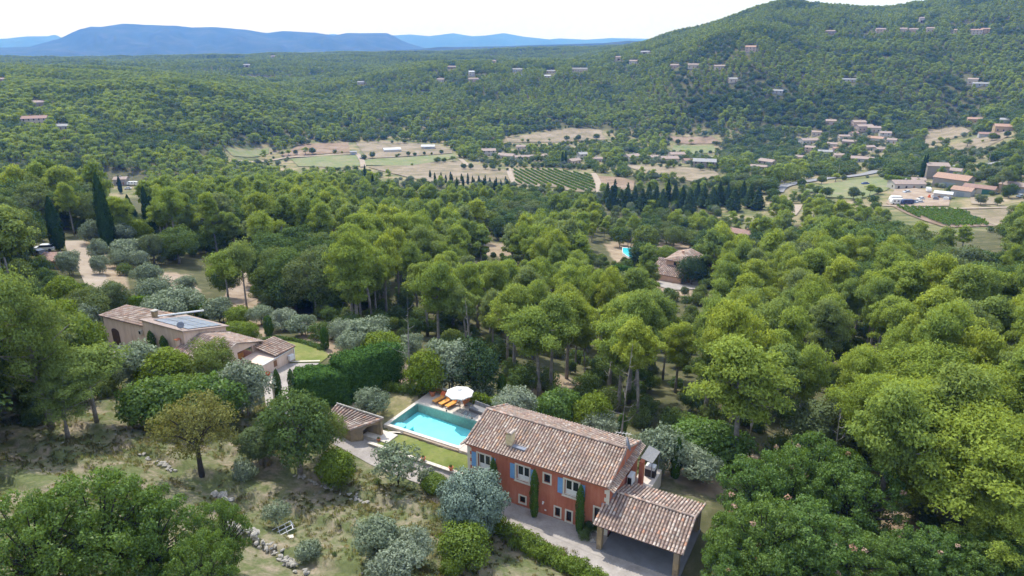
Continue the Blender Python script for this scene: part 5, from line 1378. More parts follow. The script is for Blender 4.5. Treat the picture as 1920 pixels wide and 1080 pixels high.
# ------------------------------------------------------------------ pool house
ph = empty('pool_house', (0, 0, 0), 0, 'small open stone pool house with old tiled lean to roof', 'pool house')
PA, PB, PC, PD = at_z(608, 788, 2.1), at_z(657, 807, 2.1), at_z(719, 786, 2.75), at_z(632, 758.5, 2.95)
tile_quad('roof_tiles', PA, PB, PC, PD, ph, M['tiles_old'], spacing=.27, tl=.36)
PA, PB, PC, PD = (Vector(p) for p in (PA, PB, PC, PD))
ridge_tiles(PD + Vector((0, 0, .1)), PC + Vector((0, 0, .1)), ph, M['stone'], r=.12); ridge_tiles(PB + Vector((0, 0, .1)), PC + Vector((0, 0, .1)), ph, M['tiles_old'], r=.09)
def slab(a, b, z0, zt0, zt1, th, name, mat, parent):
    a, b = Vector((a[0], a[1], 0)), Vector((b[0], b[1], 0)); d = (b - a).normalized(); nn = Vector((-d.y, d.x, 0)) * th
    vs = []
    for q, zt_ in ((a, zt0), (b, zt1)):
        for o_ in (Vector((0, 0, 0)), nn): vs += [(q.x + o_.x, q.y + o_.y, z0), (q.x + o_.x, q.y + o_.y, zt_)]
    mb = MB(); mb.add(vs, [(0, 4, 5, 1), (2, 3, 7, 6), (0, 1, 3, 2), (4, 6, 7, 5), (1, 5, 7, 3), (0, 2, 6, 4)]); return mb.build(name, mat, parent)
ins = lambda p, f=.04: p.lerp((PA + PB + PC + PD) / 4, f)
a_, b_, cc_, d_2 = ins(PA), ins(PB), ins(PC), ins(PD)
slab(a_, b_, .2, a_.z - .1, b_.z - .1, .35, 'front_wall', M['stone_w'], ph)
m1 = b_.lerp(cc_, .38); slab(b_, m1, .2, b_.z - .1, m1.z - .12, .35, 'side_wall', M['stone_w'], ph)
m2 = b_.lerp(cc_, .86); slab(m2, cc_, .2, m2.z - .12, cc_.z - .12, .45, 'pillar', M['stone_w'], ph)
slab(b_, cc_, b_.z - .3, b_.z - .12, cc_.z - .12, .3, 'lintel', M['stone_w'], ph) if False else None
mb = MB(); vs = []
nn_ = Vector((-(cc_ - b_).y, (cc_ - b_).x, 0)).normalized() * .34
for q, zl in ((m1, -.62), (m1.lerp(m2, .3), -.34), (m1.lerp(m2, .7), -.34), (m2, -.5)):
    for o_ in (Vector((0, 0, 0)), nn_): vs += [(q.x + o_.x, q.y + o_.y, q.z + zl), (q.x + o_.x, q.y + o_.y, q.z - .12)]
for i in range(3):
    b0 = i * 4; mb.add(vs[b0:b0 + 8], [(0, 4, 5, 1), (2, 3, 7, 6), (1, 5, 7, 3), (0, 2, 6, 4)])
mb.build('arch', M['stone_w'], ph)
slab(d_2, a_, .2, d_2.z - .12, a_.z - .1, .35, 'end_wall', M['stone_w'], ph); slab(cc_, d_2, .2, cc_.z - .12, d_2.z - .12, .3, 'rear_wall', M['stone_w'], ph)
fe = m1.lerp(m2, .5); pf = to_local(fe.x, fe.y)
hbox('pool_house_step', pf[0] - 1.0, pf[0] + 2.3, pf[1] - .2, pf[1] + 1.6, .2, .93, M['coping'], 'bright pale stone platform under the pool house arch', 'platform')
# gate pier and rear bits near the neighbour
mbp = MB(); mbp.box(-.3, .3, -.3, .3, 0, 2.1); mbp.box(-.4, .4, -.4, .4, 2.1, 2.25); p_ = at(518, 748); gp = mbp.build('gate_pier', M['cream'], None, loc=(p_[0], p_[1], p_[2]), rot=(0, 0, .3)); tag(gp, 'pale square gate pier with white cap beside slim cypresses', 'gate pier')

# ------------------------------------------------------------------ the pink neighbour house
pk = empty('pink_house', (-42.0, 80.2, 0), math.atan2(-.464, .885), 'long pale pink house with solar panels and low tiled wings', 'house')
# local: x along the long wall (towards the camera right), y away
def mono(x0, x1, y0, y1, zf, zb_, name, mat):           # walls under a single pitch
    mb = MB(); vs = [(x0, y0, -.6), (x1, y0, -.6), (x1, y1, -.6), (x0, y1, -.6), (x0, y0, zf), (x1, y0, zf), (x1, y1, zb_), (x0, y1, zb_)]
    mb.add(vs, [(0,3,2,1),(4,5,6,7),(0,1,5,4),(1,2,6,5),(2,3,7,6),(3,0,4,7)]); return mb.build(name, mat, pk)
w0 = WALLS['pink']
mono(-8.1, 0, 0, 6.4, 5.6, 3.95, 'main_wall', M['render_pink'])
mb = MB(); vs = [(-8.4, -.25, 5.75), (.3, -.25, 5.75), (.3, 6.8, 3.92), (-8.4, 6.8, 3.92)]; vs += [(a, b, c - .14) for a, b, c in vs]
mb.add(vs, [(0,1,2,3),(7,6,5,4),(0,4,5,1),(1,5,6,2),(2,6,7,3),(3,7,4,0)]); mb.build('main_roof', M['roof_pink'], pk)
for i in range(4):
    for j in range(3):
        xa, ya = -7.0 + i * 1.72, .9 + j * 1.72; zf = lambda y: 5.75 - 1.83 * (y + .25) / 7.05 + .10
        mb = MB(); vs = [(xa, ya, zf(ya)), (xa + 1.64, ya, zf(ya)), (xa + 1.64, ya + 1.62, zf(ya + 1.62)), (xa, ya + 1.62, zf(ya + 1.62))]; vs += [(a, b, c - .05) for a, b, c in vs]
        mb.add(vs, [(0,1,2,3),(7,6,5,4),(0,4,5,1),(1,5,6,2),(2,6,7,3),(3,7,4,0)])
        if i == 0 and j == 0:
            m_, nt_2, out_ = newmat('solar_cells'); bs = N(nt_2, 'ShaderNodeBsdfPrincipled'); bs.inputs['Base Color'].default_value = (.20, .225, .27, 1); bs.inputs['Roughness'].default_value = .22; bs.inputs['Specular IOR Level'].default_value = .9
            nt_2.links.new(bs.outputs[0], out_.inputs[0]); M['solar'] = m_
        mb.build('solar_panel', M['solar'], pk)
mono(-17.3, -8.1, .3, 4.0, 4.38, 4.42, 'left_wing_wall', M['render_pink'])
tile_quad('left_wing_tiles', (-17.6, 0.0, 4.45), (-8.1, 0.0, 4.65), (-8.1, 5.0, 4.72), (-17.6, 4.2, 4.58), pk, M['tiles'], spacing=.36, tl=.5, r=.13)
for (xa, xb, za, zb_, nm) in ((-15.9, -14.2, .2, 2.9, 'arched_porch'), (-10.6, -8.6, 0.0, 1.1, 'low_arch')):
    mb = MB(); pr = [(xa, za), (xb, za)] + [((xa + xb) / 2 + math.cos(t) * (xb - xa) / 2, zb_ - (xb - xa) * .28 + math.sin(t) * (xb - xa) * .28) for t in np.linspace(0, math.pi, 9)]
    n_ = len(pr); y_ = .28; mb.add([(x, y_, z) for x, z in pr] + [(x, y_ - .01, z) for x, z in pr], [tuple(range(n_, 2 * n_))]); mb.build(nm, M['wood_d'], pk)
for (x, z, w, h_) in ((-9.0, 3.6, .5, .6), (-1.2, 2.0, .7, 1.2)):
    mb = MB(); mb.box(x - w / 2, x + w / 2, -.06, .02 if x > -8.1 else .32, z - h_ / 2, z + h_ / 2); q = mb.build('window', M['cream'], pk); g_ = MB(); g_.box(x - w / 2 + .08, x + w / 2 - .08, -.08, -.05, z - h_ / 2 + .08, z + h_ / 2 - .08); g_.build('pane', M['glass'], q)
tile_quad('right_wing_tiles', (-.6, -1.9, 3.1), (6.9, -1.9, 3.1), (6.9, 2.2, 4.45), (-.6, 2.2, 4.45), pk, M['tiles_old'], spacing=.36, tl=.5, r=.13)
tile_quad('right_wing_tiles', (6.9, 6.4, 3.1), (0.05, 6.4, 3.1), (0.05, 2.2, 4.45), (6.9, 2.2, 4.45), pk, M['tiles'], spacing=.36, tl=.5, r=.13)
wall_holes('right_wing_wall', -.3, 6.6, -.6, 3.05, [], -1.5, -1.2, M['render_pink'], pk)
wall_holes('right_wing_gable', -1.2, 6.0, -.6, 3.0, [(2.4, 4.8, 1.6, 3.0)], 6.3, 6.6, M['render_pink'], pk, 'y')
mb = MB(); pr = [(-1.2, 3.0), (6.0, 3.0), (2.2, 4.35)]; mb.add([(6.3, y, z) for y, z in pr] + [(6.6, y, z) for y, z in pr], [(2, 1, 0), (3, 4, 5), (0, 1, 4, 3), (1, 2, 5, 4), (2, 0, 3, 5)]); mb.build('gable', M['render_pink'], pk)
mb = MB(); mb.box(1, 6.2, -1, 5.8, 1.4, 1.5); mb.build('porch_floor', M['terracotta'], pk)
mb = MB(); mb.box(3.8, 5.5, 2.5, 4.2, 1.5, 2.2); mb.build('porch_furniture', M['orange'], pk)
mono(6.6, 10.4, 2.8, 8.2, 1.9, 2.3, 'low_wing_wall', M['render_pink'])
tile_quad('low_wing_tiles', (10.6, 5.0, 2.35), (10.6, 8.4, 2.35), (6.6, 8.4, 2.9), (6.6, 5.0, 2.9), pk, M['tiles'], spacing=.36, tl=.5, r=.13)
mb = MB(); mb.tube([(10.45, 2.6, 1.9), (10.45, 8.2, 2.15)], .07, 6); mb.tube([(10.5, 8.15, .2), (10.5, 8.15, 2.15)], .06, 6); mb.build('gutter', M['white'], pk)
mb = MB(); mb.box(10.41, 10.47, 4.6, 5.1, .9, 1.7); mb.build('window', M['wood'], pk)
mb = MB(); mb.box(-8.9, -8.3, 2.0, 2.6, 4.5, 6.0); c1_ = mb.build('chimney', M['stone_w'], pk); mb = MB(); mb.box(-9.0, -8.2, 1.9, 2.7, 6.0, 6.1); mb.build('cap', M['stone'], c1_)
mb = MB(); mb.box(-1.0, -.6, -.6, -.2, 3.0, 4.4); c2_ = mb.build('chimney', M['render_pink'], pk); mb = MB(); mb.box(-1.1, -.5, -.7, -.1, 4.4, 4.5); mb.build('cap', M['terracotta'], c2_)
mb = MB(); mb.tube([(-7.9, 2.2, 5.4), (-4.6, 6.9, 5.2)], .12, 6); mb.build('white_duct', M['white'], pk)
pd = empty('roof_dish', (0, 0, 0), 0, 'small grey satellite dish at the corner of the solar roof', 'satellite dish'); c_l = pk.matrix_basis
pd.location = tuple((Matrix.Translation((-42.0, 80.2, 0)) @ Matrix.Rotation(math.atan2(-.464, .885), 4, 'Z') @ Vector((-.7, .3, 5.6))))
mb = MB(); mb.tube([(0, 0, 0), (0, 0, .5)], .03, 5); mb.build('mast', M['zinc'], pd); mb = MB(); mb.lathe([(.03, 0), (.3, .05), (.45, .14), (.43, .15), (0.02, .02)], seg=14); mb.build('dish', M['zinc'], pd, True, (0, 0, .6), (R(70), 0, R(30)))
for q in ((510, 668, 'white air conditioning box on the pink house low wing'),):
    mb = MB(); mb.box(-.4, .4, -.2, .2, 0, .7); o = mb.build('air_conditioner', M['plastic'], None, loc=tuple((Matrix.Translation((-42.0, 80.2, 0)) @ Matrix.Rotation(math.atan2(-.464, .885), 4, 'Z') @ Vector((10.75, 7.3, .9)))), rot=(0, 0, 1.1)); tag(o, q[2], 'air conditioner')
drape('neighbour_lawn', [(500,652),(520,638),(560,643),(610,660),(618,668),(600,682),(530,682),(515,675)], M['lawn'], .10, 1.2)
drape('neighbour_drive', [(515,682),(598,682),(585,700),(555,716),(545,760),(500,770),(495,735),(490,705)], M['gravel'], .12, 1.2)
pth = at(195, 668); drape('neighbour_yard', [(165,650),(205,640),(235,655),(225,680),(170,690)], M['gravel'], .12, 1.2)
kb = ribbon('neighbour_kerb', [(516,682),(560,681),(600,680)], .35, M['coping'], .3)
for i, (a, b) in enumerate(((455,705),)):
    p_ = at(500, 705); e = empty('garden_chair', (p_[0], p_[1], p_[2]), .8, 'red folded garden chairs by the pink house low wing', 'chair')
    mb = MB(); mb.box(-.4, .4, -.3, .3, .1, .5); mb.box(-.4, .4, .3, .38, .5, 1.0); mb.build('seat', M['rust'], e)

# ------------------------------------------------------------------ orange villa in the middle distance
vo = at_z(1275.5, 535, -27.8); va = R(-35)
vl = empty('orange_villa', (vo[0], vo[1], vo[2]), va, 'two storey orange villa with low garage wing in the pine wood', 'house')
def vbox(name, x0, x1, y0, y1, z0, z1, mat): mb = MB(); mb.box(x0, x1, y0, y1, z0, z1); return mb.build(name, mat, vl)
vbox('main_wall', -7.0, .3, 5.2, 15.3, -4, 5.6, WALLS['orange']); vbox('wing_wall', -7.3, 0, 0, 4.6, -3, 2.3, WALLS['orange']); vbox('side_wing_wall', -10.2, -5.2, 2.2, 8.2, -4, 3.0, WALLS['orange'])
def vroof(A, B, C, D, mat=None): tile_quad('roof_tiles', A, B, C, D, vl, mat or M['tiles_old'], spacing=.55, tl=.8, r=.2)
vroof((-7.5, 15.8, 5.6), (-7.5, 4.7, 5.6), (-3.3, 6.8, 7.0), (-3.3, 15.8, 7.0), M['tiles']); vroof((.8, 4.7, 5.6), (.8, 15.8, 5.6), (-3.3, 15.8, 7.0), (-3.3, 6.8, 7.0)); vroof((-7.5, 4.7, 5.6), (.8, 4.7, 5.6), (-3.2, 6.8, 7.0), (-3.4, 6.8, 7.0), M['tiles'])
vroof((-7.7, -.4, 2.3), (.4, -.4, 2.3), (.4, 5.1, 3.9), (-7.7, 5.1, 3.9)); vroof((-10.6, 1.8, 3.0), (-5.0, 1.8, 3.0), (-5.0, 8.4, 4.8), (-10.6, 8.4, 4.8))
vbox('chimney', -3.9, -3.3, 9.5, 10.1, 6.5, 7.9, WALLS['orange'])
for y in (.5, 2.6): vbox('garage_door', -.02, .06, y, y + 1.7, .1, 2.0, M['door_grey'])
for y in (6.6, 8.3): vbox('window', .28, .36, y, y + .8, 4.2, 5.3, M['glass'])
vbox('window', -4.6, -3.7, 5.14, 5.22, 4.2, 5.2, M['glass'])
drape('villa_yard', [(1226,535),(1262,545),(1330,541),(1345,533),(1310,527),(1285,533),(1262,533),(1240,525)], M['gravel'], .25, 3)
tp_ = empty('distant_pool', (0, 0, 0), 0, 'small turquoise pool shining between far trees', 'swimming pool')
q1 = [at(a, b) for a, b in ((1167,473),(1182,475),(1186,487),(1178,484),(1168,479))]; zz_ = max(p[2] for p in q1) + .4
mb = MB(); mb.add([(p[0], p[1], zz_) for p in q1][::-1], [tuple(range(5))]); 
M['pool_far'] = simple('bright_pool_water', (.05,.55,.66), .1)
o = mb.build('water', M['pool_far'], tp_)
if o.data.polygons[0].normal.z < 0: o.data.flip_normals()
cx_, cy_ = sum(p[0] for p in q1) / 5, sum(p[1] for p in q1) / 5
mb = MB(); n_ = 5
for s0, s1, z0_, z1_ in ((1.0, 1.10, zz_ + .05, zz_ + .05), (1.10, 1.11, zz_ + .05, zz_ - 1.5)):
    vs = [(cx_ + (p[0] - cx_) * s, cy_ + (p[1] - cy_) * s, z) for s, z in ((s0, z0_), (s1, z1_)) for p in q1]; mb.add(vs, [(i, (i + 1) % 5, 5 + (i + 1) % 5, 5 + i) for i in range(5)])
mb.build('coping', M['white'], tp_)

# ------------------------------------------------------------------ fields, roads, tracks
F_ = lambda n_, p_, m_, st=12, off=.5: drape(n_, p_, M[m_], off, st)
F_('green_field', [(421,277),(504,277),(504,289),(436,293)], 'field_green'); F_('fallow_field', [(526,291),(566,271),(653,268),(657,287),(538,297)], 'brown')
F_('pasture', [(546,299),(670,292),(676,312),(639,316),(560,313)], 'field_green', off=.55); F_('stubble_field', [(667,268),(723,265),(816,272),(848,281),(848,288),(690,298),(683,290)], 'tan')
F_('strip_field', [(684,300),(850,289),(858,297),(766,312),(681,311)], 'field_green', off=.6); F_('dry_field', [(690,314),(860,302),(955,322),(955,345),(800,342)], 'tan', off=.55)
F_('upper_stubble_field', [(948,258),(1068,241),(1127,244),(1131,255),(1141,262),(1057,267),(953,268)], 'tan'); F_('east_stubble_field', [(1254,255),(1335,256),(1355,269),(1268,269)], 'brown')
F_('terrace_pasture', [(1262,273),(1338,273),(1344,286),(1262,290)], 'field_green'); F_('bare_plot', [(1121,330),(1164,334),(1190,340),(1187,358),(1123,362)], 'brown', 10)
F_('villa_meadow', [(1169,309),(1338,321),(1349,328),(1310,343),(1212,328)], 'tan', 10, .45)
F_('paddock', [(1737,243),(1788,236),(1819,246),(1810,253),(1734,274)], 'tan'); F_('lower_paddock', [(1782,274),(1830,259),(1889,242),(1890,256),(1841,281),(1796,282)], 'tan')
F_('roadside_meadow', [(1501,354),(1582,340),(1650,333),(1684,344),(1661,358),(1613,374),(1549,370)], 'field_green', 8, .35); F_('farm_yard', [(1661,381),(1684,347),(1731,357),(1782,369),(1779,387),(1670,388)], 'earth', 7, .4)
F_('barn_field', [(1819,370),(1869,371),(1869,384),(1821,384)], 'tan', 8, .3); F_('lane_meadow', [(1800,395),(1920,390),(1960,430),(1866,424)], 'tan', 8, .3)
F_('vineyard_ground', [(956,317),(1040,317),(1112,327),(1121,355),(1114,362),(1074,360),(1040,352),(990,350),(964,345)], 'tan', 8, .5)
F_('lower_vineyard_ground', [(1672,387),(1802,394),(1866,425),(1774,428),(1700,402)], 'brown', 6, .35)
ribbon('farm_track', [(440,302),(529,298),(600,293),(659,290),(671,291),(679,303),(681,314)], 4.5, M['track'], .75); ribbon('vineyard_track', [(953,316),(958,332),(966,347)], 4, M['track'], .7)
ribbon('vineyard_end_track', [(1112,326),(1120,340),(1124,362)], 4, M['track'], .7); ribbon('white_lane', [(864,300),(871,306),(876,312)], 4, M['track'], .8)
ribbon('main_road', [(1456,362),(1462,354),(1476,348),(1507,342),(1554,335),(1582,333),(1619,328),(1646,321)], 7.5, M['asphalt'], .6, sub=8)
ribbon('hill_road', [(1700,322),(1740,318),(1774,313),(1802,312),(1852,309),(1885,304),(1930,300)], 7, M['asphalt'], .7, sub=8)
ribbon('farm_lane', [(1655,386),(1720,390),(1774,392),(1850,391),(1930,388)], 3.2, M['track'], .4); ribbon('forest_lane', [(1497,385),(1492,395),(1484,405)], 4, M['track'], .5)
ribbon('wood_road', [(1150,372),(1175,375),(1200,376)], 6, M['asphalt'], .5)
ribbon('dirt_track', [(140,452),(146,470),(160,492),(174,515),(186,540),(196,566)], 4.2, M['track'], .12, sub=8); drape('sandy_clearing', [(300,512),(352,518),(372,546),(352,584),(330,560),(305,535)], M['earth'], .1, 1.6)
drape('orange_clearing', [(440,507),(482,507),(484,560),(450,575),(420,560)], M['earth'], .1, 1.8)
def vineyard(label0, poly, a, b, spacing, size=.55, per=26):
    pg = wpoly(poly); A_, B_ = at(*a)[:2], at(*b)[:2]; d = (B_ - A_) / np.linalg.norm(B_ - A_); nn = np.array([-d[1], d[0]]); c = np.mean(pg, 0)
    rg = np.random.default_rng(5); num = 0
    for k in range(-40, 41):
        t = np.arange(-150, 150, 1.1); xs = c[0] + nn[0] * k * spacing + d[0] * t; ys = c[1] + nn[1] * k * spacing + d[1] * t; ins_ = in_poly(xs, ys, pg)
        if ins_.sum() < 4: continue
        xs, ys = xs[ins_], ys[ins_]; zs = H(xs, ys) + .5; pf_ = [(x, y, z + .75, .5, .7, per) for x, y, z in zip(xs, ys, zs)]
        V, F, NN = leaves(rg, pf_, size, (0, 0, -1e4), jit=.6, zmin=-.8, soft=.4); num += 1
        o = link('vine_row', mesh_np('vine_row', V, F, M['vine'], normals=NN)); tag(o, ordinal(num) + ' green vine row of the ' + label0 + ', counted from the left', 'vine row', 'vine rows of the ' + label0)
vineyard('middle valley vineyard', [(962,319),(1040,319),(1108,329),(1117,354),(1110,359),(1074,358),(1040,350),(992,348),(968,345)], (995,318.6), (1057,348), 4.3)
vineyard('vineyard below the farmyard', [(1677,389),(1800,396),(1860,425),(1774,427),(1703,401)], (1720,392), (1800,424), 2.6, .5, 22)

# ------------------------------------------------------------------ vehicles
def car(px, py, rz, col, label, name='parked_car', long=4.3, est=False):
    p = at(px, py); e = empty(name, (p[0], p[1], p[2] + .08), rz, label, 'car'); L = long / 2; W_ = .88
    m_ = M.get('car' + str(col)) or simple('car_paint', col, .25, var=.02, spec=.6); M['car' + str(col)] = m_
    mb = MB(); pr = [(-L, .35), (-L, .78), (-L + .1, .88), (-L + 1.1, .95), (L - .1, .92), (L, .75), (L, .35)]
    vs = [(x, -W_, z) for x, z in pr] + [(x, W_, z) for x, z in pr]; n_ = len(pr)
    mb.add(vs, [tuple(range(n_))[::-1], tuple(range(n_, 2 * n_))] + [(i, (i + 1) % n_, n_ + (i + 1) % n_, n_ + i) for i in range(n_)]); mb.build('body', m_, e)
    mb = MB(); x0, x1 = -L + .95, L - (.15 if est else .7); mb.add([(x0, -W_ + .04, .94), (x1, -W_ + .04, .94), (x1, W_ - .04, .94), (x0, W_ - .04, .94), (x0 + .6, -W_ + .2, 1.42), (x1 - .3, -W_ + .2, 1.42), (x1 - .3, W_ - .2, 1.42), (x0 + .6, W_ - .2, 1.42)], [(0,1,5,4),(1,2,6,5),(2,3,7,6),(3,0,4,7)]); mb.build('windows', M['glass'], e)
    mb = MB(); mb.box(x0 + .55, x1 - .25, -W_ + .17, W_ - .17, 1.421, 1.47); mb.build('roof', m_, e)
    for sx in (-L + .8, L - .8):
        for sy in (-1, 1):
            mb = MB(); mb.lathe([(.1, -.1), (.32, -.1), (.32, .1), (.1, .1)], seg=12); w = mb.build('wheel', M['black'], e, False, (sx, sy * (W_ - .08), .32), (R(90), 0, 0))
    return e
car(85, 470, R(8), (.75,.76,.78), 'white estate car parked beside the leaning cypress', est=True, long=4.4); car(76, 480, R(-30), (.03,.045,.08), 'dark blue car parked behind the white estate')
def van(px, py, rz, col, label, name, L, W_, Hh):
    p = at(px, py); e = empty(name, (p[0], p[1], p[2] + .45), rz, label, 'van' if 'van' in name and 'cara' not in name else 'caravan')
    m_ = M.get('van' + str(col)) or simple('van_paint', col, .35, var=.03); M['van' + str(col)] = m_
    mb = MB(); pr = [(-L / 2, .4), (-L / 2 - .1, 1.2), (-L / 2 + .45, Hh - .1), (-L / 2 + 1, Hh), (L / 2 - .3, Hh), (L / 2, Hh - .3), (L / 2, .4)]; n_ = len(pr)
    vs = [(x, -W_ / 2, z) for x, z in pr] + [(x, W_ / 2, z) for x, z in pr]; mb.add(vs, [tuple(range(n_))[::-1], tuple(range(n_, 2 * n_))] + [(i, (i + 1) % n_, n_ + (i + 1) % n_, n_ + i) for i in range(n_)]); mb.build('body', m_, e)
    for k in range(3): mb = MB(); mb.box(-L * .32 + k * L * .3, -L * .32 + k * L * .3 + .9, -W_ / 2 - .02, -W_ / 2 + .01, 1.35, 1.95); mb.build('window', M['glass'], e)
    for sx in (-L * .3, L * .3): mb = MB(); mb.lathe([(.1, -.1), (.35, -.1), (.35, .1), (.1, .1)], seg=12); mb.build('wheel', M['black'], e, False, (sx, -W_ / 2 + .1, .35), (R(90), 0, 0))
van(1678, 379, R(-4), (.76,.76,.74), 'white motorhome, rear one of the two in the yard', 'motorhome', 5.8, 2.2, 2.7); van(1680, 384, R(-4), (.78,.78,.77), 'white motorhome, front one beside the dark blue van', 'motorhome', 5.8, 2.2, 2.7)
van(1700, 384, R(2), (.035,.06,.14), 'long dark blue van next to the white motorhomes', 'parked_van', 5.8, 2.1, 2.3); van(1740, 361, R(70), (.75,.75,.75), 'small white box van standing alone in the farm yard', 'parked_van', 4.5, 2.0, 2.3)
car(1726, 375, R(20), (.72,.74,.76), 'white pickup in the middle of the cluttered yard'); car(1723, 381, R(10), (.7,.72,.74), 'white car in front of the white pickup'); car(1714, 381, R(80), (.10,.16,.25), 'blue grey car between dark van and white car')
car(1700, 362, R(15), (.6,.65,.7), 'silver car in front of the white bungalow'); car(1622, 346, R(0), (.06,.10,.28), 'dark blue car on the dry roadside meadow'); car(1545, 338.5, R(25), (.8,.8,.8), 'white car driving on the bend of the main road', 'driving_car')
car(240, 355, R(10), (.75,.76,.78), 'white car beside the small stone house at left'); van(249, 348, R(0), (.78,.78,.77), 'white caravan behind the small stone house', 'caravan', 6.5, 2.3, 2.4); car(1912, 370, R(30), (.35,.45,.55), 'blue car beside the right edge house')
car(1030, 245, R(0), (.12,.2,.45), 'blue vehicle at the end of the upper stubble field'); 
rg_ = random.Random(4)
for k in range(7):                                     # clutter of the yard
    a = (1742 + k * 6.3, 372 + rg_.uniform(-2, 4)); p = at(*a); mb = MB(); mb.box(-1.2, 1.2, -.6, .6, 0, rg_.uniform(.5, 1.2)); mb.box(-.5, .9, -.3, .4, .5, 1.5)
    o = mb.build('scrap_heap', [M['rust'], M['plastic'], M['zinc'], M['wood']][k % 4], None, loc=(p[0], p[1], p[2] + .3), rot=(0, .1, rg_.random() * 3)); tag(o, ordinal(k + 1) + ' heap of mixed scrap from the left in the farm yard', 'scrap', 'scrap heaps in the farm yard')
def pole(px, py, h, label, white=False):
    p = at(px, py); e = empty('utility_pole', (p[0], p[1], p[2]), 0, label, 'pole'); mb = MB(); mb.tube([(0, 0, -.3), (0, 0, h)], [.16, .1], 7); mb.build('post', M['stone'] if not white else M['white'], e); mb = MB(); mb.box(-.7, .7, -.05, .05, h - .6, h - .45); mb.build('crossarm', M['zinc'], e)
pole(1571, 332, 9, 'grey concrete pole at the road bend'); pole(1853, 308, 9, 'pale pole beside the hill road'); pole(1765, 248, 9, 'thin pole in the upper paddock'); pole(1625, 300, 10, 'pale pole in the village trees'); pole(1727, 322, 8, 'pole beside the two dark cypresses')
for k, (a, b) in enumerate(((1472,351),(1484,348.5),(1497,346),(1546,337))):
    p = at(a, b); mb = MB(); mb.tube([(0, 0, 0), (0, 0, 1.5)], .16, 6); o = mb.build('road_marker', M['white'], None, loc=(p[0], p[1], p[2] + .5)); tag(o, ordinal(k + 1) + ' white marker post from the left on the road bend', 'post', 'white posts along the road bend')

# ------------------------------------------------------------------ hedges
def hedge(name, pts_, h, w, mat, label, n, size, pr=.5, jit=.6, world=False, soft=.4, flat=True):
    pw = [np.array(p) for p in (pts_ if world else [at(*q)[:2] for q in pts_])]; rg = np.random.default_rng(len(pts_) + int(h * 10)); pf_ = []
    for a, b in zip(pw[:-1], pw[1:]):
        L = np.linalg.norm(b - a); d = (b - a) / L; nn = np.array([-d[1], d[0]]); st = pr * 1.0
        for t in np.arange(0, L, st):
            for u in np.arange(-w / 2 + pr * .7, w / 2 - pr * .6, pr * 1.1) if w > 2 * pr else (0,):
                zz2 = np.arange(pr * .6, h - pr * .3, pr * 1.1)
                for z in zz2:
                    core = abs(u) < w / 2 - pr * 1.4 and z < zz2[-1] - .01
                    if core: continue
                    q = a + d * t + nn * u; j = rg.normal(size=3) * pr * (.12 if flat else .38)
                    pf_.append((q[0] + j[0], q[1] + j[1], gz(q[0], q[1]) + z + j[2], pr * rg.uniform(.85, 1.2), pr * rg.uniform(.8, 1.1), 1))
    for i in range(len(pf_)): pf_[i] = (*pf_[i][:5], n / len(pf_))
    c = np.mean(pw, 0); V, F, NN = leaves(rg, pf_, size, (c[0], c[1], gz(*c)), jit=jit, zmin=-.6, soft=soft)
    V = V - np.array([c[0], c[1], gz(*c)])
    e = empty(name, (c[0], c[1], gz(*c)), 0, label, 'hedge'); link('foliage', mesh_np(name, V, F, M[mat], normals=NN), e)
    mb = MB(); 
    for t in np.linspace(0, 1, max(3, int(len(pf_) ** .5 / 2))):
        k_ = t * (len(pw) - 1); i0 = min(int(k_), len(pw) - 2); q = pw[i0] + (pw[i0 + 1] - pw[i0]) * (k_ - i0) - c; zg = gz(*(q + c)) - gz(*c); mb.tube([(q[0], q[1], zg - .2), (q[0] + .1, q[1], zg + h * .6)], [.06, .02], 5)
    mb.build('stems', M['bark_dark'], e)
hedge('cypress_hedge', [(566,754),(650,746)], 4.3, 3.4, 'hedge', 'tall feathery green cypress hedge, nearer block left of the pool house', 34000, .18, .5, .5, False, .35, True)
hedge('cypress_hedge', [(640,745),(742,712)], 4.9, 3.6, 'hedge', 'tall dark cypress hedge, farther block beside the worn lawn', 38000, .18, .5, .5, False, .35, True)
hedge('low_hedge', [hp(-18.2,11.2), hp(-15.2,11.9), hp(-13.6,13.4)], 1.0, 1.2, 'laurel', 'low light green hedge at the foot of the tall cypress hedge', 5000, .13, .4, .8, True, .4, False)
hedge('clipped_hedge', [(180,592),(240,585),(286,580)], 2.4, 2.2, 'box', 'bright flat topped clipped hedge behind the pink house', 16000, .16, .45, .5)
hedge('vine_hedge', [hp(-7.0,13.7), hp(-4.0,13.5), hp(-1.2,13.0)], 1.7, 1.1, 'laurel', 'bright leafy hedge behind the grey sofa', 8000, .16, .42, .9, True, .4, False)
hedge('drive_hedge', [hp(2.4,-2.9), hp(6,-3.6), hp(9.5,-4.1), hp(13.5,-4.8), hp(17.5,-6.0)], 1.3, 1.5, 'laurel', 'speckled green hedge running beside the gravel drive', 26000, .12, .42, .9, True, .4, False)
hedge('dark_hedge', [(1152,512),(1186,518)], 2.6, 3, 'hedge', 'small dark square hedge left of the orange villa', 5000, .3, .6)
hedge('yard_hedge', [(1662,337),(1690,342),(1722,346)], 3.2, 3, 'laurel', 'long green hedge above the white bungalow', 6000, .45, .9, .8)
hedge('road_hedge', [(1662,326),(1690,325),(1700,322)], 3, 3, 'hedge', 'dark clipped hedge by the road junction', 3500, .45, .9)
hedge('lavender_border', [(496,640),(520,636),(560,642),(590,650),(606,657)], .7, .9, 'shrub', 'low clipped border of grey cushions round the neighbour lawn', 4500, .15, .35)

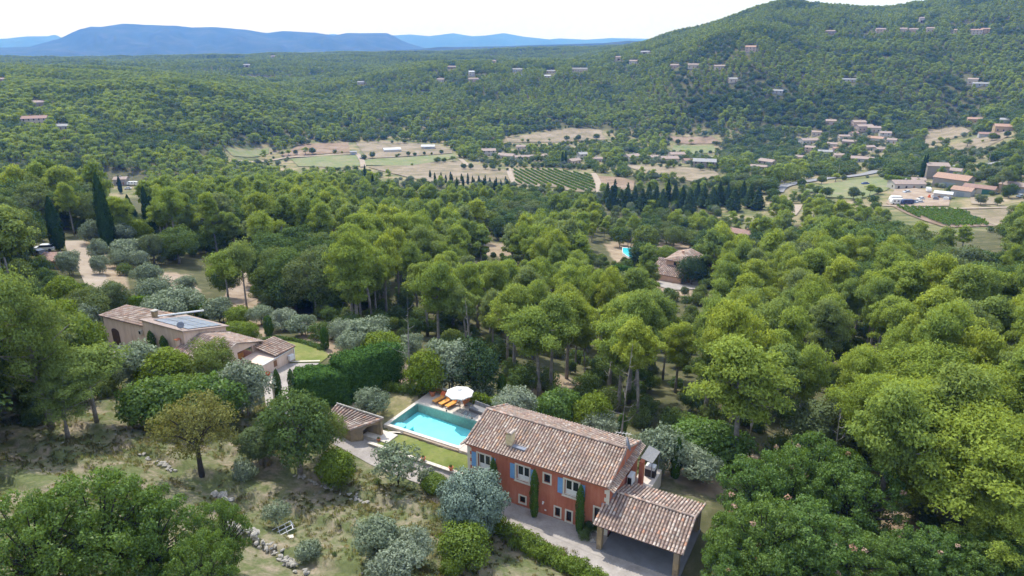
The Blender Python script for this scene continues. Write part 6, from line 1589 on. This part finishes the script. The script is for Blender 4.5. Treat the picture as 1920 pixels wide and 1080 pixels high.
# ------------------------------------------------------------------ garden trees: (proto, pixel x of crown top, pixel y of crown top, height m, width m, label)
GT_ = [
 ('pine_left', 22,512,16,10.5,'huge old pine with leaning grey trunk at the left edge'),('pine_left', 95,690,7.5,7,'low spreading pine bough mass beside the huge old pine'),
 ('oak_fg', 150,893,8.6,9.2,'young oak with pale green leaves filling the lower left corner'),('oak_fg', 262,918,7.4,6.4,'young oak at right of the lower left corner oak'),('oak_fg', 40,915,8,8,'young oak at the very left edge bottom'),
 ('oak_fg', 395,940,6.6,5.2,'young green oak at bottom beside the stone terrace wall'),('oak_fg', 360,1000,6,5.4,'young oak cut by the bottom edge below the terrace wall'),
 ('walnut', 352,742,8.2,7.8,'yellowing walnut tree on the dry left slope'),('oak', 545,738,8.6,7,'bright green oak standing left of the pool house'),('oak', 600,770,5.2,4.5,'smaller green tree between bright oak and driveway'),
 ('oak', 480,800,4.2,4.6,'leafy green bush left of the bright oak'),('laurel', 626,838,4.1,3.6,'dense yellow green laurel bush above the gravel drive'),('sparse_olive', 742,832,4.7,4.8,'thin open olive tree leaning over the driveway'),
 ('cedar', 884,884,6.6,5.8,'blue grey cypress tree in front of the red house'),('laurel', 868,985,3.3,4.3,'round glossy yellow green bush at the bottom centre'),('laurel', 845,1046,1.6,1.8,'small glossy bush below the round yellow green bush'),
 ('olive', 706,982,3.4,3.4,'silvery olive shrub at left of the bottom olive clump'),('olive', 765,990,3.2,3.2,'silvery olive shrub touching the round yellow green bush'),('olive', 735,1025,3.0,3.6,'lowest silvery olive shrub at the bottom edge'),
 ('sparse_olive', 515,940,2.6,2.4,'tiny thin olive sapling above the white iron frame'),('grey_shrub', 575,1018,1.2,2.0,'low green shrub right of the white iron frame'),('grey_shrub', 455,865,1.8,2.2,'grey shrub right of the walnut tree'),
 ('grey_shrub', 800,880,1.5,1.8,'round shrub at the drive edge, left one'),('laurel', 815,890,1.7,2.6,'speckled round shrub at the drive edge beside the blue cypress'),
 ('shrub', 1096,992,1.0,1.1,'round grey green cushion bush by the stone pillar'),('holm', 1108,975,1.2,1.3,'dark cushion bush behind the round grey one'),
 ('olive', 450,686,6.0,5.6,'large silvery olive tree in front of the pink house'),('olive', 252,650,6.0,5.4,'grey green olive left of the pink house front'),('olive', 520,780,3.2,2.6,'small olive beside the gate pier'),
 ('oak', 385,640,6.8,6.5,'round green tree hiding the pink house lower wing'),('laurel', 300,655,5.6,6,'yellow green tree left of the round tree by the pink house'),('laurel', 330,700,5,6,'yellow green shrubbery below the pink house'),
 ('fig', 285,715,5,7,'fresh green spreading tree below the yellow green shrubbery'),('fig', 395,710,5.2,7,'fresh green spreading tree above the walnut tree'),('laurel', 130,590,7.5,6.5,'dark yellow green tree left of the pink house'),
 ('pine', 60,560,11,8,'bright pine left above the pink house yard'),('umbrella', 150,655,8,8,'pale green pine with soft flat boughs over the left slope'),('laurel', 20,600,7,6,'bushy green tree at the left edge'),
 ('laurel', 90,560,8,7,'olive green tree behind the dark yellow green tree'),('olive', 150,575,5,5,'grey olive beside the clipped hedge'),
 ('cypress', 84,365,19,3.0,'leaning looking dark cypress beside the white car'),('cypress', 153,347,13,2.5,'dark cypress left of the tall pair'),('cypress', 174,322,24,3.3,'tallest dark cypress of the left group'),
 ('cypress', 183,372,15,2.5,'slim dark cypress hugging the tallest cypress'),('cypress', 240,364,10,2.4,'short dark cypress between the tall groups'),('cypress', 249,385,7,2.0,'short dark cypress right of the short one'),
 ('cypress', 262,348,17,2.6,'left dark cypress of the right tall pair'),('cypress', 274,366,15,3.6,'broad dark cypress of the right tall pair'),('cypress', 222,328,12,2.4,'dark cypress near the small stone house'),
 ('olive', 165,415,6,5.5,'grey olive under the tall cypresses, left one'),('olive', 180,450,5,4,'small grey olive on the dirt track verge'),('olive', 183,480,4,3.4,'little olive in the middle of the dirt track slope'),
 ('olive', 125,472,5,4.5,'olive between white car and dirt track'),('olive', 222,420,5.5,6,'grey olive right of the tallest cypresses'),('laurel', 252,408,7,6.5,'bright green round tree between the tall cypresses'),
 ('olive', 240,450,5,8,'low spreading olive in the sandy orchard'),('olive', 270,495,5,5,'silvery olive on the sandy bank, upper one'),('olive', 285,520,5.5,6,'silvery olive on the sandy bank, lower one'),('shrub', 232,495,2.5,3,'small bright shrub in the sandy orchard'),
 ('olive', 320,540,5,7,'grey olive behind the pink house chimney'),('olive', 290,560,5,6,'grey olive above the clipped hedge end'),('oak', 325,425,9,10,'bushy olive green oak behind the sandy clearing'),('laurel', 390,420,8,8,'bushy yellow green oak right of the bushy oak'),
 ('oak', 280,440,7,6,'ragged green oak at the sandy orchard edge'),('umbrella', 405,475,12,8,'flat topped pine above the orange clearing, left one'),('umbrella', 462,455,14,7,'flat topped pine above the orange clearing, right one'),
 ('oak', 418,492,7.5,6.5,'green oak leaning over the orange clearing'),('oak', 505,500,8,8,'dense oak right of the orange clearing'),('holm', 540,520,7,7,'dark oak behind the olive row'),('olive', 345,520,3.5,4,'little olive in the sandy clearing'),('shrub', 205,530,2.4,3.2,'green shrub low on the dirt track bank'),('olive', 215,470,4,4,'small olive on the upper track bank'),('olive', 255,470,4,4.4,'grey olive amid the sandy orchard'),('shrub', 305,548,2.6,3.4,'bushy shrub above the clipped hedge'),('oak', 200,530,6,6,'green oak left below the dirt track'),('oak', 150,540,7,7,'round green oak under the parked cars'),('laurel', 110,520,6,6,'yellow green oak below the ochre shed'),('fig', 362,553,4,4,'lush green banana like shrub by the sandy clearing'),('olive', 408,560,4.2,5,'round silver olive right of the solar roof'),('slim', 380,568,3.0,1.3,'clipped dark cypress behind the solar roof'),
 ('laurel', 445,572,3.4,4.2,'round green bush right of the silver olive'),('laurel', 440,600,3.0,3.8,'round green bush behind the tiled wing, left one'),('laurel', 462,604,3.0,3.4,'round green bush behind the tiled wing, right one'),
 ('slim', 500,590,3.4,1.3,'dark slim cypress at the top of the neighbour lawn'),('slim', 606,612,3.4,1.1,'dark slim cypress at the right end of the neighbour lawn'),('slim', 281,607,4.6,1.0,'slim cypress against the pink wall, left one'),('slim', 304,619,4.4,1.0,'slim cypress against the pink wall, right one'),
 ('slim', 516,690,5,.8,'slim cypress beside the gate pier, left one'),('slim', 543,690,5,.8,'slim cypress beside the gate pier, right one'),
 ('olive', 488,573,3.4,4.2,'grey olive in the olive row, leftmost'),('olive', 530,582,3.4,4.4,'grey olive in the olive row, second'),('olive', 565,592,3.2,4.0,'grey olive in the olive row, third'),('shrub', 596,606,2.6,3.4,'green grey shrub in the olive row'),
 ('olive', 642,600,3.6,4.2,'grey olive at the right end of the olive row'),('olive', 690,598,5.2,6,'large rounded olive right of the olive row'),('laurel', 715,618,5,5.6,'yellow green round bush beside the large rounded olive'),('olive', 660,622,3.6,4.2,'grey olive above the tall hedge'),
 ('olive', 732,648,4,4.6,'silvery olive behind the tall hedge right end'),('olive', 770,628,3.6,3.6,'small ball shaped olive behind the hedge'),('laurel', 797,657,5.6,5.0,'dark yellow green conical bush left of the parasol'),('olive', 838,645,6.4,5.8,'tall grey olive left of the parasol'),
 ('holm', 888,640,7.6,6.4,'dark bluish evergreen tree above the parasol'),('olive', 695,728,3.6,3.6,'small olive tree on the worn lawn by the tall hedge'),('olive', 968,735,4,4.4,'grey shrubs behind the slim cypress at the pool'),('grey_shrub', 905,720,2.8,3,'grey green shrub beside the parasol right edge'),
 ('slim', 939,698,4.2,1.1,'slim cypress behind the pool terrace'),('slim', 925,855,5.0,.72,'slim cypress at the red wall between first and second window'),('slim', 1002,876,5.2,.72,'tall slim cypress at the red wall between the middle windows'),('slim', 1090,905,5.1,.72,'tall slim cypress at the red wall under the third window'),
 ('slim', 1265,817,4.6,1.0,'slim cypress in the garden behind the carport'),('slim', 1168,772,3.8,1.0,'small slim cypress behind the main roof'),('fig', 1048,735,5,6,'fig tree behind the middle of the main roof'),('laurel', 1118,732,6,4.4,'bright green young tree behind the main roof'),('shrub', 1010,745,2.6,1.8,'narrow green shrub behind the ridge'),
 ('olive', 1125,775,3.6,4,'silvery olive behind the main roof right of the fig'),('olive', 1235,803,5,5,'grey olive right of the satellite dish'),('fig', 1300,800,5.6,8.5,'wide fresh green fig tree in the rear garden'),('olive', 1300,840,4.2,4.6,'silver olive with dark stems under the fig tree'),('shrub', 1222,862,1.8,2.2,'green shrub right of the rear terrace'),
 ('oak_fg', 1432,850,8.2,7.6,'leafy green oak beside the carport roof'),('oak_fg', 1490,838,8.6,8.0,'leafy oak right of the carport oak'),('oak_fg', 1550,815,9,9,'tall leafy oak in the middle of the lower right thicket'),('oak_fg', 1385,965,6.2,5.4,'leafy oak overlapping the carport roof front'),
 ('oak_fg', 1440,940,8,8.5,'leafy oak at lower right with dried brown sprigs'),('oak_fg', 1530,940,8,8.5,'leafy oak at bottom right of centre'),('oak_fg', 1620,860,8.5,8.5,'leafy oak under the golden green pines'),('oak_fg', 1600,985,6.5,7,'leafy oak at the bottom edge right side'),('oak_fg', 1372,1035,5,5.2,'leafy oak at the bottom edge beside the forecourt'),('oak_fg', 1490,1020,6,7,'leafy oak lowest in the right thicket'),('oak_fg', 1755,990,5.5,6,'leafy oak under the big right pine trunk'),
 ('oak_fg', 1700,1005,4.5,5.5,'low oak at bottom right before the big pine trunk'),('oak_fg', 1830,1000,4.5,6,'low oak under the nearest golden green pine'),('oak_fg', 1905,985,5,6,'low oak in the lower right corner'),('oak_fg', 1790,1045,3.5,5,'low oak at the bottom edge far right'),('pine_fg', 1880,930,7,7,'small golden green pine low at the right edge'),('pine_fg', 1790,745,13,15,'huge golden green pine, nearest at the right'),('pine_fg', 1880,800,12,12,'huge golden green pine cut by the right edge'),('pine_fg', 1745,655,13,13,'big golden green pine with domed crown'),('pine_fg', 1650,705,12,9.5,'golden green pine at the left of the right group'),('pine_fg', 1850,690,13,12,'big golden green pine behind the nearest one'),
 ('pine', 1405,640,15,10,'tall pine with forked pale trunk in the wood behind the fig'),('pine', 1000,590,15,10,'broad crowned pine right of the parasol'),('plum', 1342,478,6,7,'purple leaved plum tree right of the orange villa'),('holm', 1300,480,9,9,'dark oak at the right wall of the orange villa'),
 ('oak', 1010,415,13,11,'big rounded grey green oak in the central clearing'),('oak', 1045,425,11,9,'second rounded oak beside the clearing'),('holm', 1205,455,9,8,'dark tree between small pool and orange villa'),('pine', 1215,485,9,7,'bright young pine left of the orange villa'),('laurel', 1252,462,6,9,'bright green shrubs behind the orange villa'),
 ('cypress_mid', 1154,335,14,3,'dark column cypress right of the bare plot'),('cypress_mid', 1255,335,14,3,'dark column cypress in the conifer belt'),('cypress_mid', 1736,290,15,2.6,'left one of two dark cypresses by the hill road'),('cypress_mid', 1741,288,15,2.6,'right one of two dark cypresses by the hill road'),('cypress_mid', 1055,283,12,2.2,'slim cypress beside the low cream house, left'),('cypress_mid', 1061,281,12,2.2,'slim cypress beside the low cream house, right'),
 ('cypress_mid', 683,308,11,2,'lone slim cypress below the farm track'),('cypress_mid', 698,326,9,2,'slim cypress in the pine tops at centre left'),
]
CX = [(1140,12),(1148,13),(1166,11),(1178,14),(1192,12),(1206,13),(1218,14),(1232,12),(1244,13),(1268,12),(1282,14),(1296,13),(1310,12),(1322,13),(1338,12),(1352,14),(1366,12),(1380,13),(1396,12),(1410,13),(1424,12)]
for i, (x_, h_) in enumerate(CX):
    GT_.append(('conifer_mid', x_, 342 + (i % 3) * 6 - (i > 12) * 4, h_, 5.5 + (i % 3), 'dark pointed conifer in the belt right of the vineyard'))
for i in range(22):
    GT_.append(('cypress_mid', 806 + i * 6.9 + (i % 3) * 2, 318 + (i * 7 % 5) * 2.2 + i * .6, 6 + (i * 5 % 4), 1.7, 'thin young cypress in the row left of the vineyard'))
groups = {'dark pointed conifer in the belt right of the vineyard': 'conifers in the belt right of the vineyard', 'thin young cypress in the row left of the vineyard': 'young cypresses left of the vineyard'}
ANCH = {'slim cypress at the red wall between first and second window': (3.75, -.35), 'tall slim cypress at the red wall between the middle windows': (7.95, -.35), 'tall slim cypress at the red wall under the third window': (12.35, -.3)}
cnt_ = {}
_px, _py = np.array([.885, -.464]), np.array([.464, .885])
BASE_ = {'slim cypress behind the pool terrace': (941,757), 'slim cypress in the garden behind the carport': (1265,897), 'silver olive with dark stems under the fig tree': (1302,898), 'wide fresh green fig tree in the rear garden': (1330,868), 'leaning looking dark cypress beside the white car': (112,470), 'tallest dark cypress of the left group': (206,463), 'slim dark cypress hugging the tallest cypress': (203,468),
 'dark cypress left of the tall pair': (168,412), 'left dark cypress of the right tall pair': (283,438), 'broad dark cypress of the right tall pair': (293,444), 'short dark cypress between the tall groups': (246,412),
 'short dark cypress right of the short one': (254,416), 'dark cypress near the small stone house': (227,362), 'flat topped pine above the orange clearing, left one': (432,580), 'flat topped pine above the orange clearing, right one': (463,578),
 'big rounded grey green oak in the central clearing': (1005,478), 'second rounded oak beside the clearing': (1045,480), 'broad crowned pine right of the parasol': (1011,746)}
PKA = {'slim cypress against the pink wall, left one': (-5.8, -.7), 'slim cypress against the pink wall, right one': (-3.3, -.7)}
for k_, px_, py_, h_, w_, lab in GT_:
    if k_ == 'cypress_mid' and px_ == 1154: pass
    if lab in ANCH:
        q = h2w(*ANCH[lab]); x_, y_, z_ = q[0], q[1], gz(*q)
    elif lab in PKA:
        q = np.array([-42.0, 80.2]) + _px * PKA[lab][0] + _py * PKA[lab][1]; x_, y_, z_ = q[0], q[1], gz(*q)
    elif lab in BASE_:
        x_, y_, z_ = at(*BASE_[lab]); hh_ = np.linspace(1, 40, 400); h_ = float(hh_[np.argmin(np.abs(proj(x_, y_, z_ + hh_)[1] - py_))])
    else: x_, y_, z_ = at(px_, py_, h_)
    cnt_[lab] = cnt_.get(lab, 0) + 1
    plant(k_, x_, y_, z_ - .08, h_, w_, lab + (', ' + ordinal(cnt_[lab]) + ' from the left' if lab in groups else ''), groups.get(lab))

# ------------------------------------------------------------------ terrace walls, rocks, iron frame, grass
rock = []
for s in range(4):
    bm_ = MB(); rg = np.random.default_rng(s); bm_.lathe([(.28, -.2), (.5, -.08), (.46, .14), (.22, .24)], seg=7)
    bm_.v = [(v[0] * (1 + rg.normal() * .14), v[1] * .75 * (1 + rg.normal() * .14), v[2] * (1 + rg.normal() * .15)) for v in bm_.v]; rock.append(bm_.me('stone', M['stone']))
def stone_wall(pts_, label, n, size=.42, rows=2):
    pw = [at(*q)[:2] for q in pts_]; c = np.mean(pw, 0); e = empty('dry_stone_wall', (c[0], c[1], gz(*c)), 0, label, 'wall'); rg = random.Random(n)
    L = [np.linalg.norm(b - a) for a, b in zip(pw[:-1], pw[1:])]; tot = sum(L)
    for i in range(n):
        t = rg.random() * tot; k = 0
        while k < len(L) - 1 and t > L[k]: t -= L[k]; k += 1
        q = pw[k] + (pw[k + 1] - pw[k]) * (t / L[k]) + np.array([rg.gauss(0, .16), rg.gauss(0, .16)]); s = size * rg.uniform(.6, 1.35)
        o = link('stone', rock[i % 4], e, (q[0] - c[0], q[1] - c[1], gz(*q) - gz(*c) + .1 + (i % rows) * .24), (rg.uniform(-.4, .4), rg.uniform(-.4, .4), rg.random() * 6)); o.scale = (s * 1.2, s, s)
stone_wall([(418,985),(440,996),(470,1003),(484,1014)], 'tumbled dry stone terrace wall left of the iron frame', 60, .42, 3)
stone_wall([(486,1020),(512,1036),(540,1060),(575,1078)], 'broken dry stone wall running down to the bottom edge', 42, .36, 2)
stone_wall([(555,893),(590,905),(640,926),(690,944)], 'low line of stones under the yellow green laurel bush', 50, .32, 1)
stone_wall([(262,850),(300,870),(335,888)], 'faint line of stones left of the walnut tree', 26, .35, 1)
stone_wall([(1105,1003),(1113,1012),(1118,1020)], 'small rocks round the foot of the carport pillar', 14, .4, 1)
stone_wall([(395,925),(415,930),(432,938)], 'heap of grey cut stones below the walnut tree', 12, .7, 1)
stone_wall([(690,735),(760,728),(800,735)], 'grey rocks behind the pot at the terrace corner', 16, .6, 1)
p = at(531, 998); fr = empty('iron_frame', (p[0], p[1], p[2] + .1), R(28), 'whitewashed iron frame lying on the dry meadow', 'metal frame')
for y in (-.55, 0, .55): mb = MB(); mb.tube([(-.85, y, 0), (.75, y, .38)], .035, 5); mb.build('rail', M['steel_white'], fr)
mb = MB(); mb.tube([(.75, -.55, .38), (.75, .55, .38)], .035, 5); mb.tube([(.75, -.55, .38), (.95, -.2, .05)], .03, 5); mb.tube([(.75, .55, .38), (.95, .2, .05)], .03, 5); mb.build('end_bar', M['steel_white'], fr)
for s in (-.3, .25): mb = MB(); mb.tube([(s, -.6, .1), (s, .6, .24)], .02, 5); mb.build('brace', M['steel_white'], fr)
mb = MB(); mb.box(-.22, .22, -.18, .18, 0, .12); p = at(545, 1008); o = mb.build('stone_block', M['cream'], None, loc=(p[0], p[1], p[2]), rot=(.1, .1, .5)); tag(o, 'pale square stone block beside the iron frame', 'stone')
def sprigs(seed):
    rg = np.random.default_rng(seed); pf_ = []
    for k in range(2):
        a = rg.random() * 6.28; r = rg.uniform(.9, 1.1); el = rg.uniform(.1, 1.2); pf_.append((math.cos(a) * math.cos(el) * 4.3 * r, math.sin(a) * math.cos(el) * 4.3 * r, 5.4 + math.sin(el) * 3.2 * r, .26, .2, 26))
    V, F, NN = leaves(rg, pf_, .15, (0, 0, 5), jit=.9, soft=.3); return mesh_np('dry_sprigs', V, F, M['dry'], normals=NN)
M['dry'] = foliage('dried_brown_leaves', [(.42,.24,.16), (.48,.36,.27)], .3, (1.1,.95,.8), .3, 0)
SPR = [sprigs(1), sprigs(2), sprigs(3)]
for i, o in enumerate([o for o in COL.objects if o.name.startswith('oak_tree') and 'oak' in o.get('label', '') and o.location.x > 8 and o.location.y < 62 and 'leafy' in o.get('label', '')]): link('dry_sprigs', SPR[i % 3], o)
# dead pale trunk
p = at(1400, 845); e = empty('bare_pine', (p[0], p[1], p[2]), 0, 'pale half bare pine trunk with crooked limbs behind the fig tree', 'pine'); mb = MB()
mb.tube([(0, 0, -.3), (.2, 0, 4), (.5, .2, 8), (1.2, .2, 12)], [.26, .2, .15, .06], 7); mb.tube([(.3, 0, 6), (-1.2, .2, 8), (-1.8, .3, 9.6)], [.08, .05, .02], 5); mb.tube([(.5, .1, 7.5), (1.8, 0, 9), (3.0, .2, 11)], [.1, .06, .02], 5); mb.tube([(.2, 0, 4.6), (1.3, .1, 5.2)], [.06, .02], 4); mb.build('trunk', M['stone'], e)
o = link('crown', PR['pine'][2].crown, e, (1.0, 0, 0)); o.scale = (1.1, 1.1, 1.05)
# grass tufts
def tuft_mesh(seed, n=26, h=.20):
    rg = np.random.default_rng(seed); a = rg.random(n) * 6.28; r = rg.random(n) * .22; b = np.stack([np.cos(a) * r, np.sin(a) * r, np.zeros(n)], 1)
    t = b * (1 + rg.random((n, 1)) * 1.2) + np.array([0, 0, 1]) * (h * (.5 + rg.random((n, 1)))); s = np.stack([-np.sin(a), np.cos(a), np.zeros(n)], 1) * .035
    V = np.stack([b - s, b + s, t], 1).reshape(-1, 3); NN = np.tile(np.array([0, 0, 1.0]), (len(V), 1)) + .4 * np.repeat(np.stack([np.cos(a), np.sin(a), a * 0], 1), 3, 0); NN /= np.linalg.norm(NN, axis=1)[:, None]
    return mesh_np('tuft', V, np.arange(len(V)).reshape(-1, 3), M['grass'], normals=NN)
def grass():
    tf = [tuft_mesh(1), tuft_mesh(2, 34, .13), tuft_mesh(3, 20, .26), PR['shrub'][0].joined, rock[0]]
    n_ = 60000; a = RNG.uniform(R(-44), R(20), n_); r = np.sqrt(RNG.uniform(28 ** 2, 100 ** 2, n_)); U, W = r * np.sin(a), r * np.cos(a); lx, ly = to_local(U, W)
    dens = vnoise(U / 5, W / 5, 41) + .6 * vnoise(U / 1.6, W / 1.6, 42)
    k = (ly < -2.6 - (lx > 14) * 3 + np.where(lx < -15, 1 + (-15 - lx) * .25, 0)) & (lx < 15) & (dens > RNG.random(n_) * .9 - .32)
    U, W, dens = U[k], W[k], dens[k]; m_ = len(U); q = RNG.random(m_)
    idx = np.where(q < .4, 0, np.where(q < .75, 1, np.where(q < .972, 2, np.where(q < .975, 3, 4)))); s = RNG.uniform(.45, 1.15, m_); s = np.where(idx == 3, s * .22, np.where(idx == 4, s * .22, s))
    scatter_mesh('meadow_grass', np.stack([U, W, H(U, W)], 1), np.stack([s, s, s], 1), np.stack([s * 0, s * 0, RNG.random(m_) * 6.28], 1), idx, tf, label='dry and green grass tufts on the terraced slope', cat='grass')
grass()

def valley_scrub():
    n_ = 16000; a = RNG.uniform(R(-22), R(40), n_); r = np.sqrt(RNG.uniform(280 ** 2, 880 ** 2, n_)); U, W = r * np.sin(a), r * np.cos(a); z = H(U, W); px, py, d = proj(U, W, z)
    fld = np.zeros(n_, bool)
    for o in [o for o in COL.objects if o.get('kind') == 'structure' and any(w in o.name for w in ('field', 'pasture', 'paddock', 'meadow', 'yard', 'vineyard', 'road', 'lane', 'track', 'plot'))]:
        c = np.empty(len(o.data.vertices) * 3); o.data.vertices.foreach_get('co', c); c = c.reshape(-1, 3)
        x0, x1, y0, y1 = c[:, 0].min() - 1, c[:, 0].max() + 1, c[:, 1].min() - 1, c[:, 1].max() + 1
        k = (U > x0) & (U < x1) & (W > y0) & (W < y1)
        for i in np.where(k)[0]:
            if ((c[:, 0] - U[i]) ** 2 + (c[:, 1] - W[i]) ** 2).min() < (10.5 if 'field' in o.name or 'pasture' in o.name or 'paddock' in o.name else 6) ** 2: fld[i] = True
    for o in [o for o in COL.objects if o.get('category') in ('house', 'shed', 'barn', 'car', 'van', 'caravan')]:
        fld |= (U - o.location.x) ** 2 + (W - o.location.y) ** 2 < (9 if o.get('category') in ('house', 'shed', 'barn') else 4) ** 2
    dens = vnoise(U / 22, W / 22, 61) + .6 * vnoise(U / 7, W / 7, 62)
    k = (py > 228) & (py < 440) & ~fld & (dens > RNG.random(n_) * .8 - .35); U, W, z = U[k], W[k], z[k]; m_ = len(U)
    pr = [p.joined for p in PR['shrub']] + [p.joined for p in PR['grey_shrub']] + [p.joined for p in PR['oak_far']] + [PR['olive'][0].joined, PR['pine_far'][0].joined]
    q = RNG.random(m_); idx = np.where(q < .35, 0, np.where(q < .5, 2, np.where(q < .8, 4 + RNG.integers(0, 3, m_), np.where(q < .92, 7, 8))))
    s = RNG.uniform(.7, 1.5, m_); s = np.where((idx >= 4) & (idx < 7), s * .42, np.where(idx == 8, s * .5, np.where(idx == 7, s * .75, s)))
    scatter_mesh('valley_scrub', np.stack([U, W, z], 1), np.stack([s, s, s], 1), np.stack([s * 0, s * 0, RNG.random(m_) * 6.28], 1), idx, pr, label='bushes and small trees between the valley fields', cat='scrub')
valley_scrub()

def dead_pine(px, py, h, label, seed):
    x_, y_, z_ = at(px, py, h); e = empty('dead_pine', (x_, y_, z_), 0, label, 'dead tree'); rg = random.Random(seed); mb = MB(); lx_, ly_ = rg.uniform(-.8, .8), rg.uniform(-.8, .8)
    tp = lambda t: (lx_ * t * t, ly_ * t * t, h * t)
    mb.tube([tp(t) for t in (0, .3, .6, 1)], [.14, .10, .07, .02], 6); mb.build('trunk', M['bark_grey'], e)
    for k in range(9):
        t = .35 + .6 * k / 9; a = k * 2.4 + rg.random(); L = (1.1 - t) * h * rg.uniform(.12, .32); q = tp(t); mb = MB(); m_ = (q[0] + math.cos(a) * L * .5, q[1] + math.sin(a) * L * .5, q[2] + L * .15); en = (q[0] + math.cos(a + .2) * L, q[1] + math.sin(a + .2) * L, q[2] + L * .55)
        mb.tube([q, m_, en], [.03, .02, .008], 4, cap=False); mb.tube([m_, (m_[0] + L * .3, m_[1] - L * .1, m_[2] + L * .4)], [.015, .006], 4, cap=False); mb.build('branch', M['bark_grey'], e)
for k, (a, b, h_, lab) in enumerate(((652,462,13,'pale dead pine with crooked branch left of the bright stand'),(880,560,12,'thin dead pine above the parasol'),(1175,650,13,'bare grey pine between two bright crowns'),(1585,765,11,'bleached dead pine in front of the golden green pines'),(1060,455,11,'small dead tree right of the central clearing'),(760,560,12,'bare grey stem behind the olive row'))):
    dead_pine(a, b, h_, lab, k)

LINES = [[(530,292),(655,288)],[(566,272),(650,268)],[(686,299),(846,288)],[(680,268),(812,271)],[(848,282),(900,296)],[(953,258),(1060,241)],[(955,268),(1140,263)],[(1254,256),(1335,256)],[(1256,271),(1352,271)],[(1262,290),(1344,288)],[(1738,243),(1818,237)],[(1736,276),(1808,256)],[(1786,282),(1886,258)],[(1172,309),(1336,321)],[(1502,352),(1580,339)],[(1600,374),(1660,362)],[(1500,356),(1548,372)],[(760,314),(850,303)],[(870,318),(952,321)],[(1820,386),(1870,386)]]
fe_ = []
rg_ = random.Random(11)
for ln in LINES:
    (a0, b0), (a1, b1) = ln; n_ = max(3, int(abs(a1 - a0) / 13))
    for k in range(n_ + 1):
        if rg_.random() < .3: continue
        f = k / n_ + rg_.uniform(-.03, .03); fe_.append((a0 + (a1 - a0) * f, b0 + (b1 - b0) * f + rg_.uniform(-.8, .8), rg_.choice(['oak_mid', 'oak_mid', 'oak_mid', 'pine_mid']), rg_.uniform(2.6, 7.5)))
fe_.sort()
for n_, (a, b, k_, h_) in enumerate(fe_):
    q = at(a, b); e = plant(k_, q[0], q[1], q[2] - .1, h_, h_ * rg_.uniform(.85, 1.15), 'small field edge tree in the valley, ' + (ordinal(n_ + 1) + ' from the left' if n_ < len(fe_) // 2 else ordinal(len(fe_) - n_) + ' from the right'), 'small trees along the valley field edges')
    e.name = 'field_tree'; e['category'] = 'tree'

# ------------------------------------------------------------------ air
hb = MB(); hb.box(-22000, 22000, -13500, 22000, -130, 460)
hm = bpy.data.materials.new('haze_air'); hm.use_nodes = True; hn = hm.node_tree; hn.nodes.clear()
ho = hn.nodes.new('ShaderNodeOutputMaterial'); hv = hn.nodes.new('ShaderNodeVolumePrincipled')
hv.inputs['Color'].default_value = (.085, .29, 1.0, 1); hv.inputs['Absorption Color'].default_value = (1, 1, 1, 1)
hv.inputs['Density'].default_value = 0.00014; hv.inputs['Anisotropy'].default_value = 0.0
hn.links.new(hv.outputs[0], ho.inputs['Volume'])
haze = hb.build('haze', hm); tag(haze, 'thin blue air over the whole valley', 'haze', kind='stuff')
